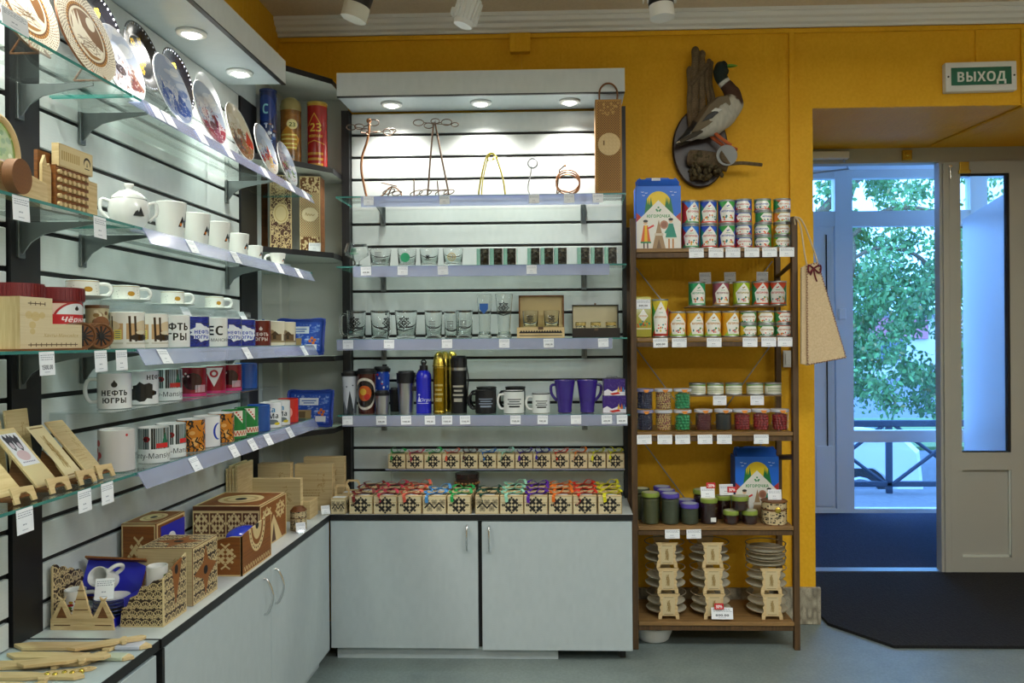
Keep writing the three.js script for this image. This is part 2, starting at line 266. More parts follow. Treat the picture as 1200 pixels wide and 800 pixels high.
{ // parked car
  const paint = phy({ color: lin(0.78, 0.8, 0.8), roughness: 0.25, clearcoat: 1 }), dark = flat(0.02, 0.025, 0.03, 0.15), rubber = flat(0.015, 0.015, 0.016, 0.8);
  const t = thing('parked_car', 'white parked car beyond the terrace railing', 'car', [2.05, -0.6, -9.0], 0);
  const prof = [[-3.2, 0.3], [-3.2, 0.75], [-2.9, 0.86], [-2.3, 0.9], [-1.7, 1.36], [-0.3, 1.4], [0.55, 0.98], [1.25, 0.88], [1.42, 0.72], [1.46, 0.32], [1.25, 0.24], [1.22, 0.42], [1.0, 0.58], [0.72, 0.58], [0.5, 0.42], [0.47, 0.22], [-2.0, 0.22], [-2.02, 0.42], [-2.25, 0.58], [-2.5, 0.58], [-2.72, 0.42], [-2.74, 0.24]];
  mesh('body', [ext(prof, 1.6, 0.05).translate(0, 0, -0.8)], paint, t);
  mesh('side_window', [ext([[-1.6, 0.95], [-1.45, 1.3], [-0.35, 1.32], [0.3, 0.98]], 0.012).translate(0, 0, 0.848)], dark, t);
  mesh('windscreen', [ext([[0.5, 1.03], [-0.26, 1.41], [-0.24, 1.43], [0.56, 1.04]], 1.3).translate(0, 0, -0.65)], dark, t);
  mesh('headlight', [rb(0.16, 0.12, 0.3, 0.03, 1.36, 0.72, 0.6)], M.clear, t);
  for (const x of [0.86, -2.37]) for (const s of [-1, 1]) { const w = mesh('wheel', [cy(0.3, 0.3, 0.2, 0, 0, 0, 24).rotateX(PI / 2)], rubber, t, [x, 0.3, s * 0.74 - 0.1]); mesh('hub_cap', [cy(0.19, 0.17, 0.02, 0, 0, 0, 16).rotateX(PI / 2).translate(0, 0, s > 0 ? 0.2 : -0.02)], M.silver, w); }
}
{ // far building across the street
  const wall = flat(0.7, 0.66, 0.62, 0.9), pane = flat(0.16, 0.2, 0.24, 0.15);
  const t = thing('street_building', 'pale building with rows of windows across the street', 'building', [16, -0.6, -38]);
  mesh('wall', [b2(-16, 14, 0, 2.9, -6, 0)], wall, t);
  mesh('roof', [b2(-16.3, 14.3, 2.9, 3.1, -6.3, 0.3)], M.zinc, t);
  mesh('sign_board', [rb(3.6, 1.0, 0.12, 0.03, -1.1, 2.3, 0.08)], flat(0.6, 0.2, 0.22, 0.6), t);
  for (let i = 0; i < 9; i++) for (const y of [0.7]) { const w = mesh('window', [b2(-14 + i * 3.1, -12.6 + i * 3.1, y, y + 1.4, 0, 0.08)], M.white, t); mesh('pane', [b2(-13.9 + i * 3.1, -12.7 + i * 3.1, y + 0.1, y + 1.3, 0.08, 0.1)], pane, w); }
}
{ // tree by the street
  const t = thing('street_tree', 'leafy green tree outside the entrance lobby', 'tree', [3.0, -0.6, -11.6]);
  const f = seeded(41);
  mesh('trunk', [tube([[0, 0, 0], [0.06, 0.9, 0], [0.05, 1.7, 0.05], [0.35, 2.1, 0.15], [0.82, 2.55, 0.2], [0.98, 3.05, 0.15], [0.9, 3.6, 0.1], [1.15, 4.4, 0]], 0.085, 40, 8)], M.bark, t);
  mesh('branch', [tube([[0.0, 1.6, 0], [-0.1, 2.6, -0.2], [0.3, 3.3, -0.1], [0.9, 3.95, 0.1], [1.6, 4.6, 0.2], [2.2, 5.3, 0.2]], 0.07, 30, 7)], M.bark, t);
  mesh('branch', [tube([[0.95, 2.95, 0.15], [1.3, 3.12, 0.25], [1.75, 3.05, 0.3], [2.1, 2.75, 0.35]], 0.03, 20, 6)], M.bark, t);
  mesh('branch', [tube([[0.9, 2.75, 0.2], [0.5, 3.0, 0.4], [0.2, 3.3, 0.5]], 0.025, 16, 6)], M.bark, t);
  mesh('branch', [tube([[1.0, 3.3, 0.1], [1.6, 3.7, 0.0], [2.4, 3.6, -0.1], [3.2, 3.0, -0.1], [3.5, 2.2, 0]], 0.035, 24, 6)], M.bark, t);
  const leaf = ext([[0, 0], [0.022, 0.02], [0.03, 0.05], [0.018, 0.085], [0, 0.105], [-0.018, 0.085], [-0.03, 0.05], [-0.022, 0.02]], 0.0012);
  const N = 36000, im = new THREE.InstancedMesh(leaf, phy({ color: lin(1, 1, 1), roughness: 0.7, transmission: 0.35, thickness: 0 }), N), o = new THREE.Object3D();
  const cl = [];
  for (let k = 0; k < 390; k++) { const u = f(); cl.push([rr(0.0, 4.4, f), u < 0.62 ? rr(0.9, 2.9, f) : rr(2.9, 5.4, f), rr(-1.0, 0.9, f), rr(0.14, 0.34, f)]); }
  for (let i = 0; i < N; i++) {
    const c = cl[Math.floor(f() * cl.length)], a = f() * 2 * PI, b = Math.acos(2 * f() - 1), r = c[3] * Math.cbrt(f());
    o.position.set(c[0] + r * Math.sin(b) * Math.cos(a), Math.max(0.75, c[1] + r * Math.cos(b) * 1.1), c[2] + r * Math.sin(b) * Math.sin(a));
    o.rotation.set(rr(-1.6, 1.6, f), f() * 6.28, rr(1.6, 4.6, f)); o.scale.setScalar(rr(0.5, 0.95, f)); o.updateMatrix(); im.setMatrixAt(i, o.matrix);
    const g = rr(0.75, 1.25, f), w = f(); im.setColorAt(i, w > 0.97 ? lin(0.5, 0.42, 0.12) : lin(0.22 * g + 0.08 * w, 0.5 * g, 0.15 * g));
  }
  im.name = 'foliage'; im.userData.kind = 'stuff'; im.castShadow = im.receiveShadow = true; t.add(im);
}
// ------------------------------------------------------------------ display furniture
const GY0 = 2.288, GP = 0.0995;             // top groove of the slat walls and the distance between grooves
function slatwall(label, pos, ry, W, top, x0, x1) {
  const t = thing('slatwall_panel', label, 'slatwall', pos, ry);
  mesh('backing', [b2(0, W, 0.584, top, -0.03, -0.012)], M.black, t);
  let y = top;
  for (let k = 0; k < 24 && y > 0.62; k++) {
    const yb = Math.max(0.586, y - GP + 0.0125);
    mesh('slat', [rb(x1 - x0, y - yb, 0.012, 0.0015, (x0 + x1) / 2, (y + yb) / 2, -0.006, 1)], M.slat, t);
    y -= GP;
  }
  return t;
}
function downlight(parent, x, y, z) {
  const t = new THREE.Group(); t.name = 'downlight'; parent.add(t); t.position.set(x, y, z);
  mesh('trim_ring', [lathe([[0.026, -0.004], [0.034, -0.012], [0.044, -0.008], [0.046, 0], [0.026, 0]], 28)], M.white, t);
  mesh('lamp_lens', [lathe([[0, -0.02], [0.014, -0.0185], [0.024, -0.012], [0.027, -0.003], [0, -0.002]], 24)], lensGlow, t);
  const l = new THREE.SpotLight(SPOT_C, SPOT_I, 0, 1.2, 0.7, 2); l.position.set(0, -0.026, 0); l.castShadow = true; l.shadow.radius = 1.2;
  const g = new THREE.Object3D(); g.position.set(0, -1, 0.02); t.add(g); l.target = g; t.add(l);
}
const lensGlow = std({ color: lin(0.9, 0.9, 0.9), emissive: SPOT_C, emissiveIntensity: 3, roughness: 0.4 });
function canopy(label, pos, ry, W, depth, H, spots) {
  const t = thing('light_canopy', label, 'canopy', pos, ry);
  mesh('fascia', [b2(0, W, 0, H, depth - 0.016, depth)], M.slat, t);
  mesh('underside', [b2(0.016, W - 0.016, 0, 0.016, -0.01, depth - 0.016)], M.laminate, t);
  mesh('top_board', [b2(0.016, W - 0.016, H - 0.016, H - 0.001, -0.01, depth - 0.016)], M.laminate, t);
  mesh('end_cap', [b2(0, 0.016, 0, H, -0.01, depth - 0.016)], M.laminate, t);
  mesh('end_cap', [b2(W - 0.016, W, 0, H, -0.01, depth - 0.016)], M.laminate, t);
  mesh('edge_band', [b2(0, W, -0.004, 0, depth - 0.016, depth)], M.black, t);
  for (const x of spots) downlight(t, x, 0, depth / 2 - 0.002);
  return t;
}
function glassShelf(label, pos, ry, W, D, railSpan, brackets, slope = 0) {
  const t = thing('glass_shelf', label, 'shelf', pos, ry);      // top surface at local y = 0
  mesh('glass', [b2(0, W, -0.006, 0, 0.004, D - 0.0012)], M.glass, t);
  mesh('front_edge', [b2(0, W, -0.0062, 0.0002, D - 0.0012, D)], M.glassEdge, t);
  mesh('end_edge', [b2(-0.0012, 0, -0.0062, 0.0002, 0.004, D), b2(W, W + 0.0012, -0.0062, 0.0002, 0.004, D)], M.glassEdge, t);
  if (railSpan) mesh('price_rail', [bx(railSpan[1] - railSpan[0], 0.045, 0.0022, 0, -0.0225, 0).rotateX(-slope).translate((railSpan[0] + railSpan[1]) / 2, -0.001, D + 0.0025), b2(railSpan[0], railSpan[1], -0.0095, -0.0065, D - 0.03, D + 0.003)], M.rail, t);
  for (const x of brackets) {
    mesh('bracket', [ext([[0, -0.0075], [D - 0.03, -0.0075], [D - 0.03, -0.014], [D * 0.55, -0.024], [0.06, -0.036], [0.03, -0.055], [0.012, -0.08], [0, -0.08]], 0.004).rotateY(-PI / 2).translate(x + 0.002, 0, 0), rb(0.024, 0.085, 0.008, 0.002, x, -0.048, 0.006)], M.bracket, t);
  }
  return t;
}
// --- back unit
const BX = -0.955, BW = 1.2, BZ = -3.57, CT = 0.584;
slatwall('white slatwall with black grooves behind the glassware shelves', [BX, 0, BZ], 0, BW, 2.288 - 0.0005, 0, BW);
for (const [x, l] of [[BX - 0.0365, 'black upright between the corner shelves and the glassware display'], [BX + BW + 0.0005, 'black upright between the glassware display and the wooden can rack']]) tag(mesh('display_upright', [b2(0, x < 0 ? 0.034 : 0.016, CT, 2.296, -0.03, 0.035)], M.black, null, [x, 0, BZ]), l, 'upright');
canopy('white light canopy with three downlights over the glassware display', [BX, 2.3, BZ], 0, BW, 0.23, 0.097, [0.205, 0.592, 0.973]);
const BS = [1.878, 1.588, 1.285, 0.97];
const bsName = ['top glass shelf of the front display carrying wire stands', 'glass shelf carrying whisky glasses and green patterned boxes', 'glass shelf carrying beer mugs and two open wooden boxes', 'lower glass shelf carrying thermos flasks and purple mugs'];
const bsRail = [[0.105, 1.09], [0.07, 1.13], [0.0, 1.14], [0.02, 1.2]];
BS.forEach((y, i) => glassShelf(bsName[i], [BX, y, BZ], 0, BW + (i === 3 ? 0.01 : 0), 0.25, bsRail[i], [0.14, BW - 0.17]));
{
  const t = thing('base_cabinet', 'white two door base cabinet under the ribboned gift boxes', 'cabinet', [BX, 0, -3.2]);
  mesh('body', [b2(0.002, BW - 0.002, 0.05, CT - 0.026, -0.43, -0.022)], M.laminate, t);
  mesh('body_edge', [b2(0.002, BW - 0.002, 0.052, CT - 0.028, -0.022, -0.019)], M.black, t);
  const d1 = mesh('door', [rb(0.592, 0.508, 0.016, 0.0015, 0.298, 0.304, -0.01)], M.laminate, t);
  const d2 = mesh('door', [rb(0.596, 0.512, 0.016, 0.0015, 0.908, 0.3, -0.01)], M.laminate, t);
  const hd = () => tube([[0, -0.05, 0], [0, -0.045, 0.016], [0, 0, 0.026], [0, 0.045, 0.016], [0, 0.05, 0]], 0.0042, 18, 8);
  mesh('handle', [hd().translate(0.552, 0.492, -0.003)], M.chrome, d1); mesh('handle', [hd().translate(0.64, 0.488, -0.003)], M.chrome, d2);
  mesh('plinth', [b2(0.02, 0.91, 0, 0.05, -0.045, -0.03)], M.laminate, t);
  for (const x of [0.02, BW - 0.03]) for (const z of [-0.06, -0.4]) mesh('foot', [b2(x - 0.012, x + 0.012, 0, 0.05, z - 0.012, z + 0.012)], M.black, t);
  const w = thing('counter_top', 'white counter top with black front edge under the ribboned gift boxes', 'counter', [BX, CT - 0.024, -3.2]);
  mesh('board', [b2(0, BW + 0.01, 0, 0.024, -0.4, -0.002)], M.slat, w);
  mesh('edge_band', [b2(0, BW + 0.01, 0.001, 0.0235, -0.002, 0.0)], M.black, w);
}
// --- left units: local x runs away from the camera
const LX = -1.27, LZ = -1.905, LD = 0.21;
slatwall('white slatwall with black grooves behind the mug shelves', [LX, 0, LZ], PI / 2, 1.2, 2.2365, 0, 1.19);
slatwall('white slatwall with black grooves behind the wooden souvenirs', [LX, 0, -0.6], PI / 2, 1.2, 2.2365, 0, 1.19);
tag(mesh('display_upright', [b2(-0.03, 0.003, CT + 0.001, 2.238, LZ + 0.0005, LZ + 0.1045)], M.black, null, [LX, 0, 0]), 'wide black upright between the wooden souvenirs and the mugs', 'upright');
tag(mesh('display_upright', [b2(-0.03, 0.003, CT + 0.001, 2.238, -3.27, -3.1065)], M.black, null, [LX, 0, 0]), 'black upright between the mug shelves and the corner mirror', 'upright');
canopy('white light canopy with round downlights over the mug shelves', [LX, 2.24, -0.65], PI / 2, 2.335, 0.225, 0.085, [0.33, 0.7, 1.06, 1.45, 1.82, 2.19]);
tag(mesh('canopy_backboard', [b2(-0.04, 0.13, 0.0, 0.03, -2.9, -0.7)], M.black, null, [LX, 2.326, 0]), 'black board lying on top of the canopy over the mug shelves', 'board');
const LS = [1.885, 1.565, 1.262, 0.958];
const lsName = ['glass shelf carrying the souvenir plates', 'glass shelf carrying the white teapot and cups', 'glass shelf carrying printed mugs below the acrylic stands', 'lowest glass shelf carrying tiger and barcode mugs'];
const nsName = ['glass shelf end under the carved lace plates', 'glass shelf carrying the perpetual calendars', 'glass shelf carrying the red lidded tins', 'glass shelf carrying plywood phone stands'];
LS.forEach((y, i) => {
  glassShelf(lsName[i], [LX, y, LZ - 0.045], PI / 2, 1.38, LD, i < 2 ? [0.03, 1.34] : [0.0, 1.38], [0.12, 1.02], 0.5);
  glassShelf(nsName[i], [LX, y, -0.9], PI / 2, 1.04, LD, null, [0.3, 0.93]);
});
{
  const t = thing('base_cabinet', 'white base cabinet with curved handles under the carved boxes', 'cabinet', [-0.953, 0, -1.86], PI / 2);
  const W = 1.34, fold = 0.7;
  mesh('body', [b2(0.012, W, 0.05, CT - 0.026, -0.33, -0.022)], M.laminate, t);
  mesh('body_edge', [b2(0.0, W, 0.03, CT - 0.026, -0.022, -0.019), b2(0.0, 0.012, 0.0, CT - 0.026, -0.33, 0.0)], M.black, t);
  const d1 = mesh('door', [rb(fold - 0.02, 0.51, 0.016, 0.0015, 0.016 + (fold - 0.02) / 2, 0.302, -0.01)], M.laminate, t);
  const d2 = mesh('door', [rb(W - fold - 0.01, 0.51, 0.016, 0.0015, fold + (W - fold - 0.01) / 2, 0.302, -0.01)], M.laminate, t);
  const hd = () => tube([[0, -0.056, 0], [0, -0.05, 0.013], [0, 0, 0.03], [0, 0.05, 0.013], [0, 0.056, 0]], 0.0042, 18, 8);
  mesh('handle', [hd().translate(fold - 0.06, 0.478, -0.003)], M.chrome, d1); mesh('handle', [hd().translate(fold + 0.035, 0.482, -0.003)], M.chrome, d2);
  mesh('plinth', [b2(0.02, W - 0.06, 0, 0.05, -0.045, -0.03)], M.laminate, t);
  mesh('foot', [b2(W - 0.05, W - 0.01, 0, 0.05, -0.09, -0.05)], M.black, t);
  const n = thing('base_cabinet', 'white base cabinet under the wooden toy knives', 'cabinet', [-0.957, 0, -0.7], PI / 2);
  mesh('body', [b2(0.01, 1.155, 0.0, CT - 0.03, -0.33, -0.022)], M.laminate, n);
  mesh('door', [rb(1.13, 0.51, 0.016, 0.0015, 0.58, 0.296, -0.01)], M.laminate, n);
  const w = thing('counter_top', 'white counter top with black front edge under the carved boxes', 'counter', [-0.953, CT - 0.024, -1.86], PI / 2);
  mesh('board', [uvBox(ext([[0, 0.002], [1.34, 0.002], [1.34, 0.002], [1.788, 0.002], [1.788, 0.35], [0, 0.35]], 0.024).rotateX(-PI / 2))], M.slat, w);
  mesh('edge_band', [b2(0, 1.34, 0.001, 0.0235, -0.002, 0.0), b2(-0.002, 0, 0.001, 0.0235, -0.35, 0)], M.black, w);
  const c = thing('counter_top', 'white counter top under the wooden toy knives', 'counter', [-0.957, CT - 0.026, -0.7], PI / 2);
  mesh('board', [b2(0, 1.156, 0, 0.024, -0.35, -0.002)], M.laminate, c);
  mesh('edge_band', [b2(0, 1.156, 0.001, 0.0235, -0.002, 0)], M.black, c);
}
// --- corner unit between the two displays: diagonal fronted shelves, back panels and a mirror
{
  const t = thing('corner_shelves', 'grey corner shelf unit with black edged diagonal shelves', 'shelf unit', [0, 0, 0]);
  mesh('back_panel', [b2(LX - 0.03, BX - 0.036, CT, 2.39, ZB + 0.001, ZB + 0.02)], M.panelGrey, t);
  mesh('side_panel', [b2(LX - 0.03, LX - 0.01, CT, 2.39, ZB + 0.02, -3.272)], M.panelGrey, t);
  mesh('white_strip', [b2(LX - 0.01, LX - 0.004, CT, 2.3, -3.33, -3.274)], M.laminate, t);
  mesh('corner_strip', [b2(LX - 0.01, LX + 0.006, CT, 2.3, ZB + 0.02, -3.54)], M.panelGrey, t);
  mesh('mirror', [b2(LX - 0.01, LX - 0.003, CT, 2.3, -3.538, -3.332)], M.mirror, t);
  mesh('filler_panel', [b2(LX - 0.03, LX, 2.239, 2.37, -3.27, -2.99)], M.laminate, t);
  const poly = [[LX + 0.016, 3.275], [LX + 0.016, 3.06], [BX - 0.038, 3.4], [BX - 0.038, -ZB - 0.022], [LX + 0.008, -ZB - 0.022], [LX + 0.008, 3.275]];
  const shelf = (y, n, top) => { mesh(n, [uvBox(ext(poly, 0.02).rotateX(-PI / 2).translate(0, y - 0.02, 0))], M.panelGrey, t); mesh('black_edge', [(() => { const dx = BX - 0.036 - LX - 0.016, dz = -0.34, L = Math.hypot(dx, dz), g = bx(L, 0.022, 0.003, L / 2, 0, 0.0015); return g.rotateY(Math.atan2(0.34, dx)).translate(LX + 0.016, y - 0.01, -3.06); })(), b2(BX - 0.038, BX - 0.0375, y - 0.021, y + 0.001, -3.62, -3.4)], M.black, t); };
  shelf(2.39, 'top_board'); for (const y of [2.012, 1.652, 1.214, 0.908]) shelf(y, 'shelf');
}
// --- wooden rack beside the display
const RX0 = 0.262, RX1 = 0.945, RZ = -3.33, RS = [1.65, 1.283, 0.894, 0.508, 0.116];
{
  const t = thing('wooden_rack', 'brown wooden rack with open shelves of cans and jars', 'rack', [0, 0, RZ]);
  const D = 0.28;
  for (const [x, z, h] of [[RX0 + 0.012, -0.014, 1.775], [RX1 - 0.012, -0.014, 1.775], [RX0 + 0.012, -D, 1.775], [RX1 - 0.012, -D, 1.775]]) mesh('post', [rb(0.024, h, 0.028, 0.003, x, h / 2, z)], M.rackWood, t);
  for (const y of RS) mesh('shelf_board', [rb(RX1 - RX0 - 0.05, 0.016, D + 0.01, 0.002, (RX0 + RX1) / 2, y - 0.008, -D / 2 - 0.004)], M.shelfWood, t);
  for (const y of RS) mesh('rail', [rb(RX1 - RX0 - 0.05, 0.02, 0.014, 0.002, (RX0 + RX1) / 2, y - 0.028, -0.012)], M.rackWood, t);
  for (const y of [1.56, 0.76]) mesh('side_bar', [bar([RX1 - 0.012, y + 0.03, -0.014], [RX1 - 0.012, y - 0.01, -D], 0.012, 4)], M.rackWood, t);
  for (const [y0, y1] of [[1.62, 1.28], [1.26, 0.9], [0.88, 0.52]]) mesh('brace_wire', [bar([RX0 + 0.03, y0, -D - 0.012], [(RX0 + RX1) / 2 - 0.05, y1, -D - 0.012], 0.003), bar([RX1 - 0.03, y0, -D - 0.012], [(RX0 + RX1) / 2 + 0.05, y1, -D - 0.012], 0.003)], M.zinc, t);
}
// --- spotlight heads hanging from the ceiling track
{
  const tr = thing('light_track', 'white ceiling light track', 'light track', [0, 2.6, -2.9]);
  mesh('track', [rb(2.6, 0.02, 0.03, 0.004, 0.1, 0.01, 0)], M.white, tr);
  for (const x of [-1.0, 0.1, 1.2]) mesh('hanger', [bar([x, 0.02, 0], [x, YC - 2.6, 0], 0.005)], M.steel, tr);
  const cream = flat(0.7, 0.68, 0.58, 0.5);
  let h = thing('spotlight', 'black and cream ceiling spotlight tilted away from the wall', 'spotlight', [-0.7, 2.6, -2.9]);
  mesh('yoke', [bar([0, 0, 0], [0, -0.03, 0], 0.008)], M.black, h);
  mesh('barrel', [cy(0.045, 0.05, 0.11, 0, -0.13, 0, 24)], M.black, h); mesh('front_ring', [cy(0.046, 0.048, 0.05, 0, -0.165, 0, 24)], cream, h);
  h.children.slice(1).forEach((m) => { m.rotation.z = -0.3; m.position.x = -0.018; });
  h = thing('spotlight', 'white finned ceiling spotlight on a bent arm', 'spotlight', [-0.345, 2.575, -2.9]);
  mesh('adapter', [rb(0.11, 0.022, 0.03, 0.004, 0.05, -0.02, 0)], M.white, h);
  mesh('arm', [tube([[0.0, -0.025, 0], [-0.018, -0.05, 0], [-0.03, -0.1, 0], [-0.036, -0.135, 0]], 0.0075, 16, 8), tube([[0.005, -0.03, 0], [-0.004, -0.05, 0], [0.012, -0.07, 0], [0.02, -0.075, 0]], 0.003, 14, 6)], M.white, h);
  const bd = mesh('barrel', [cy(0.034, 0.04, 0.1, 0, -0.1, 0, 24), ...Array.from({ length: 16 }, (_, k) => bx(0.003, 0.075, 0.012, 0, -0.045, 0.041).rotateY(k / 16 * 2 * PI))], M.white, h, [0.008, -0.068, 0], [0, 0, -0.32]);
  mesh('pivot', [cy(0.014, 0.014, 0.02, 0, 0, 0, 14).rotateZ(PI / 2).translate(-0.035, -0.06, 0)], M.white, bd);
  h = thing('spotlight', 'white ceiling spotlight with a broad black band', 'spotlight', [0.335, 2.59, -2.9]);
  mesh('barrel', [cy(0.044, 0.044, 0.15, 0, -0.165, 0, 28)], M.white, h, null, [0, 0, 0.08]);
  mesh('black_band', [cy(0.0455, 0.0455, 0.062, 0, -0.12, 0, 28)], M.black, h, null, [0, 0, 0.08]);
  mesh('pivot', [cy(0.012, 0.012, 0.1, 0, 0, 0, 14).rotateZ(PI / 2).translate(0.06, -0.1, 0)], M.white, h);
  mesh('yoke', [rb(0.004, 0.1, 0.02, 0.001, -0.054, -0.06, 0), rb(0.004, 0.1, 0.02, 0.001, 0.062, -0.06, 0), rb(0.12, 0.004, 0.02, 0.001, 0.004, -0.008, 0)], M.white, h);
}
// ------------------------------------------------------------------ printed surfaces: one atlas of cells
const PAGE = 2048, pages = [];
function newPage() {
  const c = document.createElement('canvas'); c.width = c.height = PAGE;
  const t = new THREE.CanvasTexture(c); t.colorSpace = THREE.SRGBColorSpace; t.wrapS = t.wrapT = THREE.ClampToEdgeWrapping;
  pages.push({ c, x: c.getContext('2d'), t, px: 0, py: 0, row: 0, mats: {} });
  return pages.at(-1);
}
function cell(w, h, draw) {
  let p = pages.at(-1) || newPage();
  if (p.px + w > PAGE) { p.px = 0; p.py += p.row + 4; p.row = 0; }
  if (p.py + h > PAGE) p = newPage();
  const { x } = p, ox = p.px, oy = p.py;
  x.save(); x.beginPath(); x.rect(ox, oy, w, h); x.clip(); x.translate(ox, oy); draw(x, w, h); x.restore();
  p.px += w + 4; p.row = Math.max(p.row, h);
  return { page: p, u0: (ox + 1) / PAGE, u1: (ox + w - 1) / PAGE, v0: 1 - (oy + h - 1) / PAGE, v1: 1 - (oy + 1) / PAGE };
}
const FIN = { paper: { roughness: 0.7 }, gloss: { roughness: 0.2, clearcoat: 0.6, clearcoatRoughness: 0.1 }, wood: { roughness: 0.6 }, tin: { roughness: 0.28, clearcoat: 0.3 }, satin: { roughness: 0.42 } };
const pm = (c, kind) => c.page.mats[kind] ??= phy({ map: c.page.t, ...FIN[kind] });
function uvCell(g, c, a = 0, b = 1) {
  const uv = g.attributes.uv;
  for (let i = 0; i < uv.count; i++) uv.setXY(i, c.u0 + (c.u1 - c.u0) * (a + (b - a) * uv.getX(i)), c.v0 + (c.v1 - c.v0) * uv.getY(i));
  return g;
}
const face = (w, h, c) => uvCell(new THREE.PlaneGeometry(w, h), c);
const wrap = (r0, r1, h, c, seg = 32) => uvCell(new THREE.CylinderGeometry(r1, r0, h, seg, 1, true).rotateY(PI).translate(0, h / 2, 0), c);
const fill = (x, c, a = 0, b = 0, w = 4000, h = 4000) => { x.fillStyle = c; x.fillRect(a, b, w, h); };
const poly = (x, c, pts) => { x.fillStyle = c; x.beginPath(); pts.forEach(([a, b], i) => i ? x.lineTo(a, b) : x.moveTo(a, b)); x.closePath(); x.fill(); };
const dot = (x, c, a, b, r, ry = r) => { x.fillStyle = c; x.beginPath(); x.ellipse(a, b, r, ry, 0, 0, 2 * PI); x.fill(); };
const text = (x, s, a, b, size, c = '#111', font = 'bold', max) => { x.fillStyle = c; x.font = `${font} ${size}px sans-serif`; x.textAlign = 'center'; x.textBaseline = 'middle'; x.fillText(s, a, b, max); };
const line = (x, c, lw, pts) => { x.strokeStyle = c; x.lineWidth = lw; x.lineJoin = 'round'; x.beginPath(); pts.forEach(([a, b], i) => i ? x.lineTo(a, b) : x.moveTo(a, b)); x.stroke(); };
function grain(x, w, h, a, seed, n = 60) { const f = seeded(seed); for (let i = 0; i < n; i++) { x.globalAlpha = 0.05 + 0.1 * f(); line(x, a, 1 + f() * 2, [[0, f() * h], [w * 0.5, f() * h], [w, f() * h]].map(([p, q], k, all) => [p, all[0][1] + (q - all[0][1]) * 0.06])); } x.globalAlpha = 1; }
// price cards: name line, fine print, price
const priceCell = (p, seed) => cell(128, 100, (x, w, h) => { fill(x, '#f3f5f9'); const f = seeded(seed); for (let r = 0; r < 3; r++) for (let a = 12; a < 112;) { const l = 4 + f() * 12; fill(x, '#8b92a0', a, 14 + r * 9, l, 3); a += l + 4; } if (p) text(x, p, 64, 66, 26, '#3a3f4a', 'bold', 100); else { fill(x, '#9aa0ad', 46, 62, 14, 5); fill(x, '#9aa0ad', 64, 62, 10, 5); } fill(x, '#b9bec8', 40, 84, 44, 3); });
const PRICE = ['', '600.00', '1100.00', '990.00', '1500.00', '', '450.00'].map((p, i) => priceCell(p, 60 + i));
const redCard = cell(96, 48, (x, w, h) => { fill(x, '#d0262a'); text(x, '-30%', w / 2, h / 2 + 2, 34, '#fff'); });
const redCard2 = cell(96, 48, (x, w, h) => { fill(x, '#d0262a'); text(x, '30%', w / 2, h / 2 + 2, 34, '#fff'); });
// tins: coloured facets round a white rhombus
function tinCell(top, left, right, ink, low, bw = 340, bh = 150, sq = false) {
  return cell(bw, bh, (x, w, h) => {
    fill(x, left); fill(x, right, w / 2, 0); fill(x, right, 0, 0, w * 0.04);
    const c = w / 2, s = sq ? 0.17 : 0.165, a = w * s, m = h * 0.47;
    poly(x, top, [[c - a * 1.35, 0], [c + a * 1.35, 0], [c, h * 0.62]]);
    poly(x, low, [[c - a * 1.3, h], [c + a * 1.3, h], [c, h * 0.5]]);
    if (sq) poly(x, '#f4f2ec', [[c - a, m], [c - a * 0.62, h * 0.1], [c + a * 0.62, h * 0.1], [c + a, m], [c + a * 0.62, h * 0.92], [c - a * 0.62, h * 0.92]]);
    else poly(x, '#f4f2ec', [[c - a, m], [c, h * 0.02], [c + a, m], [c + a * 0.75, h * 0.93], [c - a * 0.75, h * 0.93]]);
    if (!sq) { dot(x, ink, c - 4, h * 0.24, 6, 4); dot(x, ink, c + 4, h * 0.21, 4, 4); fill(x, '#5b9b6b', c - 14, h * 0.335, 28, 3); }
    text(x, 'ЮГОРОЧКА', c, m + (sq ? -2 : 0), sq ? h * 0.2 : 17, ink, 'bold', a * 1.55);
    const f = seeded(bw + top.length + ink.charCodeAt(2)), cols = ['#e23b2c', '#2f8f56', '#e98a2a', '#1f7f86', '#d94a4a', '#e3c23a'];
    for (let k = 0; k < (sq ? 5 : 10); k++) { const u = c - a * 0.75 + f() * a * 1.5, v = h * (sq ? 0.72 : 0.66) + f() * h * 0.2; dot(x, cols[k % 6], u, v, 3 + f() * 4, 4 + f() * 5); }
    fill(x, '#d8d6d0', 0, 0, w, 2);
  });
}
